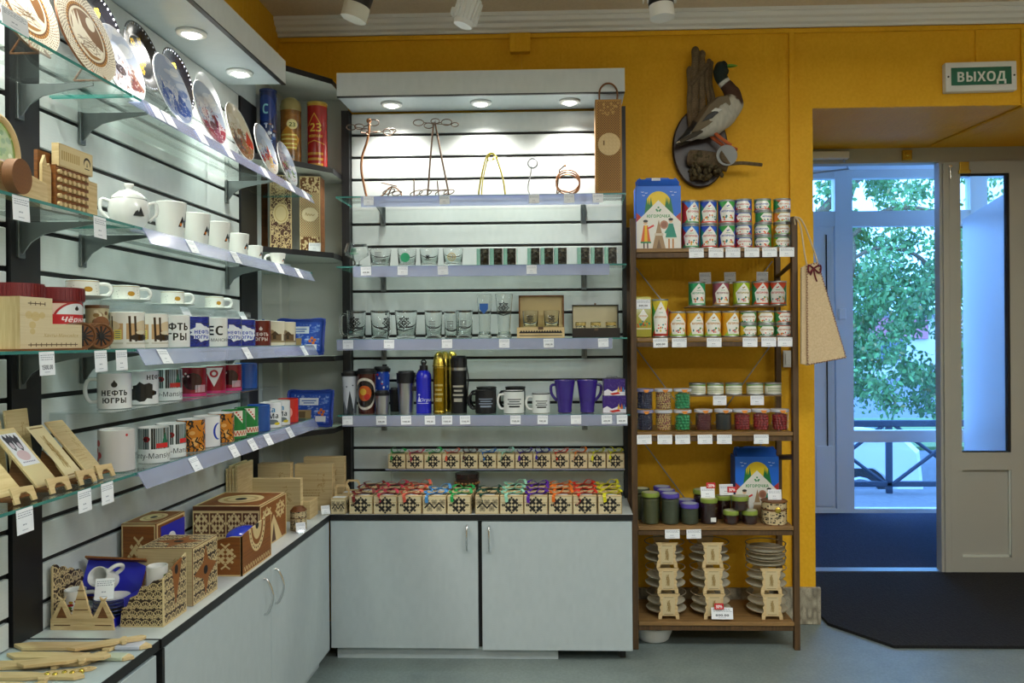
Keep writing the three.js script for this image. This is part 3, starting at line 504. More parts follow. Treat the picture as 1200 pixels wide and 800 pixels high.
const TIN = {
  redblue: tinCell('#2d7be0', '#c8302c', '#2a62d0', '#c83a32', '#3d9a58'), teal: tinCell('#2a50c8', '#1d8f78', '#1d8f78', '#cc3030', '#d8392c'), bluegreen: tinCell('#38a548', '#2433b4', '#3460c8', '#2a3aa0', '#c8402e'),
  green: tinCell('#2aa768', '#1d9a62', '#35b06e', '#5aa47a', '#59c48a'), mauve: tinCell('#96465a', '#8f4258', '#8a3e50', '#7a2e2e', '#d8a060'), lime: tinCell('#a8c420', '#b4cc22', '#9cbc1c', '#a08a20', '#7c9c2a'), orange: tinCell('#d84a26', '#1c8a5c', '#1c8a5c', '#d03a34', '#d65228'),
  yellow: tinCell('#dfa422', '#e0a61e', '#d89018', '#c07818', '#8fc23a'), tall: tinCell('#e0c832', '#3c9a3c', '#c02a24', '#c87818', '#b82a22', 340, 260),
  sRed: tinCell('#2a50b8', '#c8302c', '#2846b0', '#c23030', '#d84030', 340, 84, true), sBlue: tinCell('#3c9c48', '#2f8f4e', '#3c9c48', '#2a3aa4', '#c83c34', 340, 84, true), sYel: tinCell('#d8b428', '#e07a20', '#dcc030', '#cc6a28', '#6fae3a', 340, 84, true), sOr: tinCell('#d85a24', '#2c8c56', '#d84a26', '#cc5a2a', '#e0641e', 340, 84, true), sGrn: tinCell('#3f9e44', '#e0bc28', '#2f8f46', '#b8863a', '#2d7a3a', 340, 84, true),
};
// gift house print
const HOUSE = cell(420, 560, (x, w, h) => {
  fill(x, '#1f6fe0'); for (const [a, b] of [[60, 50], [95, 58], [70, 80], [330, 48], [368, 54], [345, 78]]) line(x, '#dfe9ff', 4, [[a - 12, b], [a - 4, b + 6], [a, b + 2], [a + 6, b + 6], [a + 14, b]]);
  dot(x, '#f2cf1e', 210, 165, 118);
  for (const [a, s] of [[100, 1], [140, 1.2], [285, 1.1], [322, 1.3], [118, 0.8], [300, 0.8]]) poly(x, '#1f7a3c', [[a, 120 - 20 * s], [a - 30 * s, 300], [a + 30 * s, 300]]);
  poly(x, '#b8332c', [[0, 235], [60, 285], [0, 340]]); poly(x, '#b8332c', [[420, 235], [360, 285], [420, 340]]);
  poly(x, '#efece4', [[210, 125], [-10, 330], [-10, 560], [430, 560], [430, 330]]);
  for (const [a, b] of [[-18, 6], [18, 6], [0, -14], [-10, 16], [10, 16]]) dot(x, '#3f8f55', 210 + a, 205 + b, 9, 8);
  text(x, 'ЮГОРОЧКА', 210, 268, 40, '#4a9a5c', 'bold', 225);
  poly(x, '#a98a64', [[212, 300], [150, 560], [275, 560]]); poly(x, '#7a5f44', [[212, 470], [188, 560], [238, 560]]); fill(x, '#d8cdb8', 172, 420, 82, 22);
  dot(x, '#b8846a', 262, 345, 38); dot(x, '#9a6650', 262, 345, 26);
  // two figures in folk dress
  dot(x, '#e7c29c', 88, 325, 19); dot(x, '#2a2622', 88, 312, 22, 12); poly(x, '#e0682a', [[70, 350], [110, 350], [135, 500], [42, 500]]); poly(x, '#f0c828', [[82, 350], [100, 350], [105, 500], [75, 500]]); fill(x, '#2a8a5a', 40, 494, 98, 14); line(x, '#d8342a', 16, [[104, 380], [165, 350]]); fill(x, '#4a3428', 66, 508, 12, 46); fill(x, '#4a3428', 100, 508, 12, 46);
  dot(x, '#e7c29c', 325, 310, 19); dot(x, '#1f1c1a', 325, 298, 22, 12); poly(x, '#1c8f78', [[305, 335], [345, 335], [382, 465], [272, 465]]); fill(x, '#e8e2d0', 272, 458, 110, 12); line(x, '#1c8f78', 16, [[310, 360], [285, 400], [272, 420]]); fill(x, '#c8823c', 300, 470, 14, 84); fill(x, '#c8823c', 338, 470, 14, 84);
});
// mugs (wrap: the middle of the cell is the front)
const mugCell = (bg, draw) => cell(420, 160, (x, w, h) => { fill(x, bg); draw(x, w, h, w / 2); });
const drop = (x, c, a, b, s) => { poly(x, c, [[a, b - s * 1.5], [a - s * 0.85, b], [a + s * 0.85, b]]); dot(x, c, a, b + s * 0.25, s); };
const blob = (x, c, a, b, s, seed) => { const f = seeded(seed); poly(x, c, Array.from({ length: 22 }, (_, k) => { const t = k / 22 * 2 * PI, r = s * (0.7 + 0.5 * f()); return [a + r * 1.5 * Math.cos(t), b + r * Math.sin(t)]; })); };
const bars = (x, w, h, cols, seed, y1) => { const f = seeded(seed); for (let a = 0; a < w;) { const l = 2 + f() * 7; fill(x, cols[Math.floor(f() * cols.length)], a, 0, l, y1); a += l + 1.5; } };
const tigerish = (x, w, h, seed) => { const f = seeded(seed); for (let k = 0; k < 90; k++) { const a = f() * w, b = f() * h - 10; line(x, '#1c1208', 2.5 + f() * 6, [[a, b], [a + rr(-14, 14, f), b + rr(10, 22, f)], [a + rr(-26, 26, f), b + rr(24, 46, f)]]); } };
const MUG = {
  neft: mugCell('#e8e8e6', (x, w, h, c) => { drop(x, '#15161a', c, 48, 12); text(x, 'НЕФТЬ', c, 88, 34); text(x, 'ЮГРЫ', c, 122, 34); }),
  map: mugCell('#e8e8e6', (x, w, h, c) => { blob(x, '#111216', c, 100, 44, 5); text(x, 'НЕФТЬ', c + 66, 30, 30); }),
  barcode: mugCell('#dfe3e2', (x, w, h, c) => { bars(x, w, h, ['#161c1c', '#243836', '#3c4c4a', '#6a7878', '#dfe3e2'], 9, 96); dot(x, '#7a1418', c - 18, 50, 15, 13); dot(x, '#3a0c10', c - 22, 52, 8); poly(x, '#1f6a52', [[c + 62, 20], [c + 44, 80], [c + 80, 80]]); fill(x, '#cf2a2e', c + 22, 70, 56, 22); text(x, 'Khanty-Mansiysk', c, 126, 32, '#23282a', 'normal'); }),
  scene: mugCell('#e9e6dd', (x, w, h, c) => { for (const s of [-1, 1]) { const o = c + s * 78; fill(x, '#c8a070', o - 72, 50, 144, 70); dot(x, '#d9c4a0', o + 10, 62, 50, 26); for (const a of [-60, -38, 20]) { line(x, '#3a2414', 9, [[o + a, 18], [o + a + 4, 130]]); } dot(x, '#2a1a10', o - 16, 112, 44, 15); dot(x, '#dcd0b4', o - 10, 90, 24, 9); fill(x, '#e8d66a', o + 34, 78, 32, 44); for (let k = 0; k < 4; k++) fill(x, '#3f5c7a', o + 38, 84 + k * 9, 24, 3); fill(x, '#cfc9b8', o - 72, 134, 144, 8); } }),
  words: mugCell('#ebebe8', (x, w, h, c) => { text(x, 'НЕФТЬ', c, 58, 50); text(x, 'ЮГРЫ', c, 108, 50); }),
  bluemap: mugCell('#1a2c94', (x, w, h, c) => { const f = seeded(12); for (let k = 0; k < 60; k++) line(x, '#0d1a50', 2, [[f() * w, f() * h], [f() * w, f() * h]]); blob(x, '#e9ecf4', c + 20, 84, 46, 8); text(x, 'НЕФТЬ', c + 20, 82, 26, '#2338a8'); text(x, 'ЮГРЫ', c + 20, 108, 26, '#2338a8'); }),
  es: mugCell('#e6e6e2', (x, w, h, c) => { text(x, 'ЕС', c, 72, 72); text(x, 'ХАНТЫ-МАНСИЙСК', c, 124, 24, '#2a2a2a', 'normal'); }),
  brown: mugCell('#6a1c12', (x, w, h, c) => { drop(x, '#e8d8d0', c, 52, 10); text(x, 'НЕФТЬ', c, 88, 30, '#e8d8d0'); text(x, 'ЮГРЫ', c, 118, 30, '#e8d8d0'); }),
  photo: mugCell('#d8ceb6', (x, w, h, c) => { for (const s of [-1, 0, 1]) { const o = c + s * 120; fill(x, '#6c5236', o - 50, 84, 100, 44); dot(x, '#8a7454', o - 20, 74, 26, 20); poly(x, '#4a3622', [[o - 20, 92], [o + 8, 64], [o + 38, 92]]); fill(x, '#3a2a1c', o - 4, 92, 18, 26); fill(x, '#8f7c5c', o - 60, 128, 120, 12); } }),
  red: mugCell('#8c1226', (x, w, h, c) => { dot(x, '#3a0812', c, 76, 50, 46); bars(x, w, h, ['#8c1226'], 3, 0); for (let k = 0; k < 10; k++) fill(x, '#e6d4dc', c + 14 + k * 6, 96, 3, 40); fill(x, '#c83a78', 0, 142, w, 18); for (let k = 0; k < 4; k++) dot(x, '#e0c8c8', c - 62 + k * 14, 34 + (k % 2) * 14, 6); }),
  reddia: mugCell('#941628', (x, w, h, c) => { poly(x, '#ece6e2', [[c - 52, 10], [c + 52, 10], [c, 120]]); dot(x, '#b02a34', c, 44, 22); dot(x, '#ece6e2', c, 44, 11); fill(x, '#b8326a', 0, 142, w, 18); }),
  blue: mugCell('#1b4f9c', () => {}),
  tiger: mugCell('#c8781e', (x, w, h) => { for (let k = 0; k < 20; k++) dot(x, '#e2a85a', rnd() * w, rnd() * h, 14, 10); tigerish(x, w, h, 4); }),
  white: mugCell('#e9eaec', (x, w, h, c) => { dot(x, '#2440b0', c + 66, 80, 30, 44); dot(x, '#e9eaec', c + 74, 80, 26, 40); }),
  green: mugCell('#1f7f3a', (x, w, h, c) => { for (const o of [c - 120, c - 16, c + 88]) { poly(x, '#efe9dc', [[o, 0], [o + 62, 0], [o + 62, 74]]); for (let k = 0; k < 4; k++) dot(x, '#c8302c', o + 26 + k * 10, 10 + k * 14, 5); } fill(x, '#e6ddc4', 0, 112, w, 34); for (let k = 0; k < 24; k++) { const a = k * 18; line(x, '#c43a2c', 4, [[a, 142], [a + 9, 116], [a + 18, 142]]); } }),
  hm: mugCell('#e8eaec', (x, w, h, c) => { text(x, 'Ха', c - 6, 44, 46, '#1f7fb8'); text(x, 'Ма', c + 10, 84, 46, '#26303a'); dot(x, '#6f7a80', c, 122, 40, 16); dot(x, '#d8c030', c + 34, 134, 20, 9); }),
  redplain: mugCell('#c8281e', (x, w, h, c) => { dot(x, '#e89a90', c, 90, 24, 36); }),
  emblem: mugCell('#e9e8e2', (x, w, h, c) => { const o = c + 60; poly(x, '#1c1e26', [[o - 30, 106], [o - 8, 60], [o + 6, 80], [o + 18, 44], [o + 34, 106]]); poly(x, '#e9e8e2', [[o - 14, 106], [o - 4, 84], [o + 6, 106]]); dot(x, '#d8782a', o - 16, 96, 7); dot(x, '#3858b0', o + 18, 76, 5); }),
  frost: mugCell('#c9c4c2', (x, w, h, c) => { for (const [a, b, r] of [[-80, 50, 13], [-90, 78, 11], [-72, 96, 13], [-84, 112, 8], [40, 20, 5]]) dot(x, '#c02a2c', c + a, b, r); }),
  cups: mugCell('#e4e2da', (x, w, h, c) => { fill(x, '#b89a5c', 0, 4, w, 6); for (let k = 0; k < 30; k++) { dot(x, '#9c9c98', (k * 53) % w, 40 + (k * 37) % 90, 3); } dot(x, '#b8862c', c + 20, 80, 18, 24); }),
  leafcup: mugCell('#efeee8', (x, w, h, c) => { for (let k = 0; k < 14; k++) { dot(x, ['#5c8a3c', '#a83030', '#c8a040', '#6c5a34'][k % 4], c - 60 + (k * 41) % 120, 60 + (k * 29) % 70, 14, 9); } }),
};
// plates
function plateCell(seed, sky, land, hues, rim = '#e8ebf0') {
  return cell(200, 200, (x, w, h) => {
    const f = seeded(seed); fill(x, rim); dot(x, sky, 100, 100, 96); x.save(); x.beginPath(); x.arc(100, 100, 96, 0, 7); x.clip();
    for (let k = 0; k < 14; k++) { x.globalAlpha = 0.4; dot(x, '#ffffff', f() * 200, f() * 110, 12 + f() * 26, 6 + f() * 10); } x.globalAlpha = 1;
    fill(x, land, 0, 130, 200, 80); for (let k = 0; k < 16; k++) { const a = 20 + f() * 160, b = 90 + f() * 70, s = 8 + f() * 18, c = hues[Math.floor(f() * hues.length)]; if (f() < 0.5) poly(x, c, [[a - s, b + s], [a, b - s * 1.6], [a + s, b + s]]); else dot(x, c, a, b, s, s * 0.6); }
    for (let k = 0; k < 40; k++) { x.globalAlpha = 0.6; dot(x, hues[k % hues.length], 30 + f() * 140, 80 + f() * 90, 2 + f() * 5, 1 + f() * 4); } x.globalAlpha = 0.8; for (let k = 0; k < 150; k++) { const a = 24 + f() * 152, b = 70 + f() * 110; line(x, k % 3 ? hues[k % hues.length] : '#f2f0ec', 1.4 + f() * 1.6, [[a, b], [a + rr(-9, 9, f), b + rr(-12, 12, f)]]); } x.globalAlpha = 1; x.restore();
  });
}
const PLATE = {
  winter: plateCell(1, '#c4cfe4', '#e4e6ec', ['#7a4a4a', '#3c3440', '#9a7060', '#d8cfd0']), tower: plateCell(2, '#aebfdf', '#9fb0d4', ['#4a66b0', '#7a90c8', '#c8d2e8']), church: plateCell(3, '#b6c4dc', '#9a5a70', ['#8a2c3c', '#6c2a48', '#a84a5a', '#d8c8d0']),
  sepia: plateCell(4, '#ddd2b8', '#8a6a48', ['#4a3424', '#7a5234', '#a87c4c', '#c2402c']), town: plateCell(5, '#b8c8e4', '#d8d2c4', ['#c8402c', '#4a66a8', '#d8b06a', '#f0ece0']), reindeer: plateCell(6, '#a8b4d0', '#cfd8dc', ['#5a4a44', '#7a9a68', '#e4e4e8', '#8a3040']), pale: plateCell(7, '#d6dade', '#b8bcc2', ['#5c3c34', '#8a8c94', '#c8ccd2']),
  gold: cell(200, 200, (x, w, h) => { fill(x, '#0a0a0e'); const f = seeded(3); for (let k = 0; k < 40; k++) { const t = k / 40 * 2 * PI; dot(x, '#b8c0cc', 100 + 92 * Math.cos(t), 100 + 92 * Math.sin(t), 3); } for (let k = 0; k < 7; k++) { const a = 70 + f() * 60, b = 50 + k * 15; for (let j = 0; j < 5; j++) dot(x, '#c8a028', a + 8 * Math.cos(j * 1.26), b + 8 * Math.sin(j * 1.26), 6, 5); dot(x, '#6c4c10', a, b, 3); } }),
};
const lace = (seed, hut) => cell(360, 360, (x, w, h) => {
  fill(x, '#f0e8d4'); const f = seeded(seed);
  for (let r = 130; r < 178; r += 8) for (let k = 0; k < 72; k++) { const t = (k + (r / 8 % 2) * 0.5) / 72 * 2 * PI; dot(x, '#6a4a22', 180 + r * Math.cos(t), 180 + r * Math.sin(t), 2.1 + f() * 1.2); }
  dot(x, '#6a4216', 180, 180, 124); for (let k = 0; k < 44; k++) { const t = k / 44 * 2 * PI; dot(x, '#b8802c', 180 + 119 * Math.cos(t), 180 + 119 * Math.sin(t), 6); } dot(x, '#e6dcc4', 180, 180, 108); dot(x, '#7c5220', 180, 180, 98);
  x.save(); x.beginPath(); x.arc(180, 180, 98, 0, 7); x.clip(); dot(x, '#f2ead6', 222, 124, 28); poly(x, '#f2ead6', [[80, 300], [80, 190], [150, 150], [210, 200], [290, 230], [290, 300]]);
  for (const a of [120, 146, 104]) poly(x, '#efe7d2', [[a, 92], [a - 20, 200], [a + 20, 200]]); if (hut) poly(x, '#efe7d2', [[190, 110], [120, 250], [260, 250]]); for (let k = 0; k < 30; k++) line(x, '#5a3a14', 1.5, [[90 + f() * 160, 190 + f() * 60], [90 + f() * 160, 200 + f() * 60]]); poly(x, '#9a6c30', [[100, 236], [180, 262], [270, 258], [180, 290]]); x.restore();
});
const LACE1 = lace(5, true), LACE2 = lace(6, false);
// fretwork and burnt ornament on plywood
const PLY = '#d6bd88', BURN = '#4a2a12', STAIN = '#8a5018';
function starPx(x, cx, cy2, s, c) { const P = [[0, 1], [0, 2], [1, 1], [2, 2], [1, 0], [2, 0], [3, 3], [4, 4], [3, 1], [1, 3], [4, 2], [2, 4], [0, 4], [4, 0], [5, 3], [3, 5]]; for (const [a, b] of P) for (const i of [-1, 1]) for (const j of [-1, 1]) { x.fillStyle = c; x.save(); x.translate(cx + i * a * s, cy2 + j * b * s); x.rotate(PI / 4); x.fillRect(-s * 0.46, -s * 0.46, s * 0.92, s * 0.92); x.restore(); } }
function starBold(x, cx, cy2, s, c) { const d = (a, b, k = 1.12) => { for (const i of a ? [-1, 1] : [1]) for (const j of b ? [-1, 1] : [1]) poly(x, c, [[cx + (i * a - k) * s, cy2 + j * b * s], [cx + i * a * s, cy2 + (j * b - k) * s], [cx + (i * a + k) * s, cy2 + j * b * s], [cx + i * a * s, cy2 + (j * b + k) * s]]); }; d(1.1, 1.1); d(2.2, 2.2); d(3.3, 1.1); d(1.1, 3.3); d(3.3, 3.3, 0.95); d(4.6, 0, 0.85); d(0, 4.6, 0.85); }
const starCell = (bg, ink, zig) => cell(256, 192, (x) => { const w = 128, h = 96; x.scale(2, 2); fill(x, bg); grain(x, w, h, '#8a6a3a', 4, 30); if (zig) { line(x, ink, 8, [[10, 64], [38, 36], [64, 64], [90, 36], [118, 64]]); for (const [a, b] of [[38, 66], [90, 66], [64, 34], [20, 32], [108, 32]]) starPx(x, a, b, 3, ink); } else { starBold(x, 64, 48, 8.6, ink); poly(x, ink, [[8, 48], [18, 38], [18, 58]]); poly(x, ink, [[120, 48], [110, 38], [110, 58]]); } fill(x, '#7a5a30', 0, 0, w, 2); fill(x, '#7a5a30', 0, h - 2, w, 2); fill(x, '#7a5a30', 0, 0, 2, h); fill(x, '#7a5a30', w - 2, 0, 2, h); });
const STAR = starCell('#d8c9a2', '#120d0a'), ZIG = starCell('#d8c9a2', '#120d0a', true);
const starRow = cell(320, 150, (x, w, h) => { fill(x, PLY); grain(x, w, h, '#8a6a3a', 9); fill(x, '#5a2e14', 0, 0, w, 14); for (let k = 0; k < 4; k++) { fill(x, '#5a2e14', 6 + k * 78, 22, 72, 68); starBold(x, 42 + k * 78, 56, 7, '#dcc492'); } for (let k = 0; k < 20; k++) dot(x, '#5a2e14', 8 + k * 16, 96, 4); });
const starOne = cell(150, 200, (x, w, h) => { fill(x, STAIN); grain(x, w, h, '#3a1c08', 8); x.strokeStyle = PLY; x.lineWidth = 6; x.strokeRect(5, 5, w - 10, h - 10); starBold(x, 75, 100, 9, PLY); line(x, PLY, 8, [[55, 40], [75, 56], [95, 40]]); line(x, PLY, 8, [[55, 164], [75, 148], [95, 164]]); });
const halfRound = cell(300, 180, (x, w, h) => { fill(x, STAIN); grain(x, w, h, '#3a1c08', 7); x.strokeStyle = PLY; x.lineWidth = 5; x.strokeRect(4, 4, w - 8, h - 8); dot(x, PLY, 150, 4, 84, 116); dot(x, STAIN, 150, 4, 62, 90); dot(x, PLY, 150, 4, 48, 70); for (let k = 0; k < 14; k++) { const t = PI * (k + 0.5) / 14; dot(x, BURN, 150 + 74 * Math.cos(t), 4 + 103 * Math.sin(t), 4); } dot(x, '#141008', 150, 20, 16, 14); for (let k = 0; k < 12; k++) line(x, PLY, 4, [[22 + k * 22, 150], [32 + k * 22, 168], [42 + k * 22, 150]]); });
const lidOval = cell(300, 220, (x, w, h) => { fill(x, STAIN); grain(x, w, h, '#3a1c08', 6); x.strokeStyle = PLY; x.lineWidth = 12; x.strokeRect(6, 6, w - 12, h - 12); dot(x, PLY, 150, 110, 100, 66); dot(x, '#b89a66', 150, 110, 78, 48); dot(x, PLY, 150, 110, 60, 36); dot(x, '#16110c', 150, 110, 26, 18); });
const houseSide = cell(220, 200, (x, w, h) => { fill(x, STAIN); grain(x, w, h, '#3a1c08', 5); starBold(x, 55, 60, 8, PLY); starBold(x, 165, 60, 8, PLY); poly(x, PLY, [[110, 70], [40, 195], [180, 195]]); poly(x, BURN, [[110, 110], [92, 195], [128, 195]]); x.strokeStyle = PLY; x.lineWidth = 6; x.strokeRect(4, 4, w - 8, h - 8); });
function fretDraw(x, w, h, seed, bg = '#2e1a0c') { fill(x, bg); const f = seeded(seed); for (let r = 0; r < 6; r++) for (let k = -1; k < 7; k++) { const a = k * 42 + (r % 2) * 21 + f() * 6, b = h - r * 34 + f() * 5, R = 27 + f() * 4; for (let j = 0; j < 7; j++) { const t = PI + (j + 0.5) * PI / 7; line(x, '#d2bc8c', 3, [[a + 5 * Math.cos(t), b + 5 * Math.sin(t)], [a + R * Math.cos(t), b + R * Math.sin(t)]]); } x.strokeStyle = '#d2bc8c'; x.lineWidth = 3.6; x.beginPath(); x.arc(a, b, R, PI, 2 * PI); x.stroke(); x.beginPath(); x.arc(a, b, R * 0.5, PI, 2 * PI); x.stroke(); } x.strokeStyle = '#d2bc8c'; x.lineWidth = 7; x.strokeRect(3, 3, w - 6, h - 6); }
const fret = cell(220, 180, (x, w, h) => fretDraw(x, w, h, 21)), fretStar = cell(240, 180, (x, w, h) => { fretDraw(x, w, h, 22); poly(x, STAIN, [[10, 90], [100, 60], [120, 8], [150, 62], [232, 84], [152, 116], [120, 172], [98, 114]]); dot(x, '#16100a', 122, 90, 20, 14); }), fretTri = cell(220, 180, (x, w, h) => { fretDraw(x, w, h, 23); poly(x, STAIN, [[70, 0], [180, 0], [110, 140]]); dot(x, '#16100a', 120, 34, 16, 14); });
const net = cell(150, 480, (x, w, h) => { fill(x, '#6a3e14'); for (let k = -40; k < 80; k++) { line(x, '#dcc694', 4, [[0, k * 16], [w, k * 16 + w]]); line(x, '#dcc694', 4, [[0, k * 16], [w, k * 16 - w]]); } for (const y0 of [0, 380]) { fill(x, '#6a3e14', 0, y0, w, 100); const f = seeded(y0 + 4); for (let k = 0; k < 70; k++) dot(x, '#dcc694', f() * w, y0 + f() * 100, 4 + f() * 5, 4 + f() * 5); } dot(x, '#e8d8b0', 75, 240, 58, 44); line(x, '#a8884c', 4, [[40, 246], [48, 228], [56, 248], [66, 234], [74, 248], [84, 236], [94, 248], [108, 238]]); x.strokeStyle = '#dcc694'; x.lineWidth = 8; x.strokeRect(3, 3, w - 6, h - 6); });
const lacey = cell(150, 480, (x, w, h) => { fill(x, '#4a2810'); const f = seeded(77); for (let k = 0; k < 330; k++) { x.strokeStyle = '#d8c08c'; x.lineWidth = 3.2; x.beginPath(); x.arc(f() * w, f() * h, 5 + f() * 9, f() * 6, f() * 6 + 3.4); x.stroke(); } dot(x, '#d8c492', 75, 240, 54, 62); dot(x, '#c0a468', 75, 240, 44, 52); dot(x, '#d8c492', 75, 240, 38, 46); x.strokeStyle = '#d8c08c'; x.lineWidth = 8; x.strokeRect(3, 3, w - 6, h - 6); });
const darkNet = cell(150, 480, (x, w, h) => { fill(x, '#5a3410'); for (let k = -40; k < 80; k++) { line(x, '#b08440', 3, [[0, k * 13], [w, k * 13 + w]]); line(x, '#b08440', 3, [[0, k * 13], [w, k * 13 - w]]); } x.strokeStyle = '#a87a38'; x.lineWidth = 12; x.strokeRect(5, 5, w - 10, h - 10); const f = seeded(5); for (let k = 0; k < 30; k++) dot(x, '#b8904c', 20 + f() * 110, 20 + f() * 60, 6, 4); });
const engraved = (seed) => cell(200, 150, (x, w, h) => { fill(x, '#c6b083'); grain(x, w, h, '#8a6a3a', seed, 50); const f = seeded(seed); x.globalAlpha = 0.55; for (let k = 0; k < 26; k++) { const a = w * 0.7 + rr(-18, 18, f), b = h * 0.4 + rr(-30, 34, f); line(x, '#8a6428', 2, [[a, b], [a + rr(-14, 14, f), b + rr(-10, 12, f)]]); } for (let r = 0; r < 4; r++) for (let a = 20; a < w - 70;) { const l = 4 + f() * 9; fill(x, '#8a6428', a, h * 0.55 + r * 9, l, 2.5); a += l + 4; } x.globalAlpha = 1; });
const ENG = [engraved(3), engraved(4), engraved(5)];
const wolves = cell(140, 260, (x, w, h) => { fill(x, '#cbb68a'); fill(x, '#d6d2da', 12, 16, 116, 150); for (const [a, b] of [[46, 62], [90, 66]]) { poly(x, '#3a3640', [[a - 24, b - 26], [a - 14, b - 44], [a, b - 26], [a + 14, b - 44], [a + 24, b - 26], [a + 14, b + 22], [a, b + 36], [a - 14, b + 22]]); dot(x, '#b8a8b4', a, b + 12, 11, 18); dot(x, '#1c1a20', a, b + 26, 4); } dot(x, '#c8a8b0', 68, 120, 40, 24); for (let a = 30; a < 110; a += 12) fill(x, '#7a6c8a', a, 148, 8, 5); });
const carved = cell(130, 200, (x, w, h) => { fill(x, '#d3c096'); const f = seeded(14); x.globalAlpha = 0.7; for (let k = 0; k < 34; k++) line(x, '#8a6a34', 3, [[65 + rr(-22, 22, f), rr(40, 170, f)], [65 + rr(-22, 22, f), rr(40, 170, f)]]); x.globalAlpha = 1; fill(x, '#7a5a28', 16, 8, 98, 4); fill(x, '#7a5a28', 16, 188, 98, 4); });
const calFront = cell(300, 250, (x, w, h) => { fill(x, '#dccba4'); grain(x, w, h, '#a88a54', 4, 40); for (const [y, n, a] of [[30, 4, 36], [222, 10, 36]]) { line(x, '#4a2e18', 4, [[a, y], [a + n * (n === 4 ? 20 : 24), y]]); for (let k = 0; k < n; k++) line(x, '#4a2e18', 3, [[a + 12 + k * (n === 4 ? 22 : 24), y - 9], [a + 12 + k * (n === 4 ? 22 : 24), y + 9]]); } x.globalAlpha = 0.5; for (const [a, b, r] of [[40, 84, 16], [70, 90, 20], [100, 84, 14], [56, 130, 15], [56, 160, 12]]) dot(x, '#c8a860', a, b, r, r * 1.1); x.globalAlpha = 1; text(x, 'Ханты-Мансийск', 192, 178, 22, '#b89a5c', 'italic', 190); });
const calHead = cell(240, 90, (x, w, h) => { fill(x, '#dcc796'); for (let k = 0; k < 9; k++) fill(x, '#b8985a', 14 + k * 15, 24, 9, 40); dot(x, '#2a1c0e', 200, 44, 26, 26); dot(x, '#dcc796', 200, 54, 22, 26); line(x, '#2a1c0e', 4, [[182, 70], [218, 70]]); poly(x, '#2a1c0e', [[196, 60], [204, 60], [200, 36]]); });
// tubes, trays, tins, boxes
const tubeCell = (bg, draw) => cell(300, 320, (x, w, h) => { fill(x, bg); draw(x, w, h, w / 2); });
const TUBE = {
  red: tubeCell('#a01812', (x, w, h, c) => { fill(x, '#c89a38', 0, 0, w, 12); line(x, '#d8a83a', 4, [[c - 34, 110], [c, 50], [c + 34, 110]]); text(x, '23', c + 6, 118, 54, '#d8b03a'); text(x, 'ФЕВРАЛЯ', c + 4, 158, 18, '#d8b03a', 'bold', 70); line(x, '#d8a83a', 4, [[c - 50, 196], [c, 180], [c + 50, 196]]); for (const y of [236, 262, 288]) fill(x, '#c89030', c - 42, y, 84, 12); }),
  brown: tubeCell('#8a5a24', (x, w, h, c) => { const f = seeded(2); for (let k = 0; k < 60; k++) { x.globalAlpha = 0.35; dot(x, ['#5a3412', '#b07c3a'][k % 2], f() * w, f() * h, 20, 12); } x.globalAlpha = 1; dot(x, '#e8dc9a', c + 22, 100, 26); text(x, '23', c + 22, 102, 28, '#4a5a20'); poly(x, '#c88a2a', [[c - 52, 160], [c, 110], [c + 60, 170], [c + 40, 230], [c - 30, 230]]); for (const y of [150, 172, 196, 216]) fill(x, '#f0e070', c - 34, y, 78, 8); poly(x, '#4a3a2a', [[c + 20, 250], [c + 34, 280], [c + 4, 262], [c + 38, 262], [c + 8, 280]]); }),
  blue: tubeCell('#152a62', (x, w, h, c) => { dot(x, '#1d3a86', c, 80, 60); text(x, 'С', c, 84, 60, '#8fd0e0'); const f = seeded(6); for (let k = 0; k < 40; k++) dot(x, ['#8aa4d8', '#c8d4ee', '#6a4a44', '#3a5aa8'][k % 4], c + rr(-60, 60, f), rr(150, 290, f), 4 + f() * 12, 3 + f() * 8); }),
};
const tray = cell(300, 220, (x, w, h) => { fill(x, '#2a4fb4'); x.strokeStyle = '#1c3a94'; x.lineWidth = 16; x.strokeRect(8, 8, w - 16, h - 16); const f = seeded(18); for (let k = 0; k < 150; k++) { x.globalAlpha = 0.5; dot(x, ['#8fb0e8', '#c8d8f6', '#4a70cc', '#7a8fd8'][k % 4], 22 + f() * 256, 22 + f() * 176, 3 + f() * 9, 2 + f() * 7); } x.globalAlpha = 1; fill(x, '#e4e9f4', 76, 44, 130, 46); fill(x, '#5a78c0', 90, 58, 100, 7); fill(x, '#5a78c0', 104, 72, 74, 7); for (const [a, b] of [[226, 120], [244, 132], [214, 138], [236, 150]]) dot(x, '#d8702c', a, b, 10); fill(x, '#a88c5c', 40, 120, 120, 60); fill(x, '#6c5638', 60, 130, 60, 40); fill(x, '#e8e8ec', 190, 160, 70, 36); });
const santa = cell(220, 160, (x, w, h) => { fill(x, '#3a1f7c'); const f = seeded(5); for (let k = 0; k < 40; k++) dot(x, '#b8a8e0', f() * w, f() * 80, 1.8); poly(x, '#e8e4ec', [[0, 160], [0, 118], [40, 96], [86, 122], [140, 100], [190, 120], [220, 104], [220, 160]]); poly(x, '#c8281e', [[60, 140], [150, 126], [170, 144], [90, 156]]); for (const [a, c] of [[150, '#e0b838'], [178, '#d86a2a'], [200, '#4a8ac0']]) poly(x, c, [[a - 14, 124], [a, 56 + (a % 7) * 4], [a + 14, 124]]); });
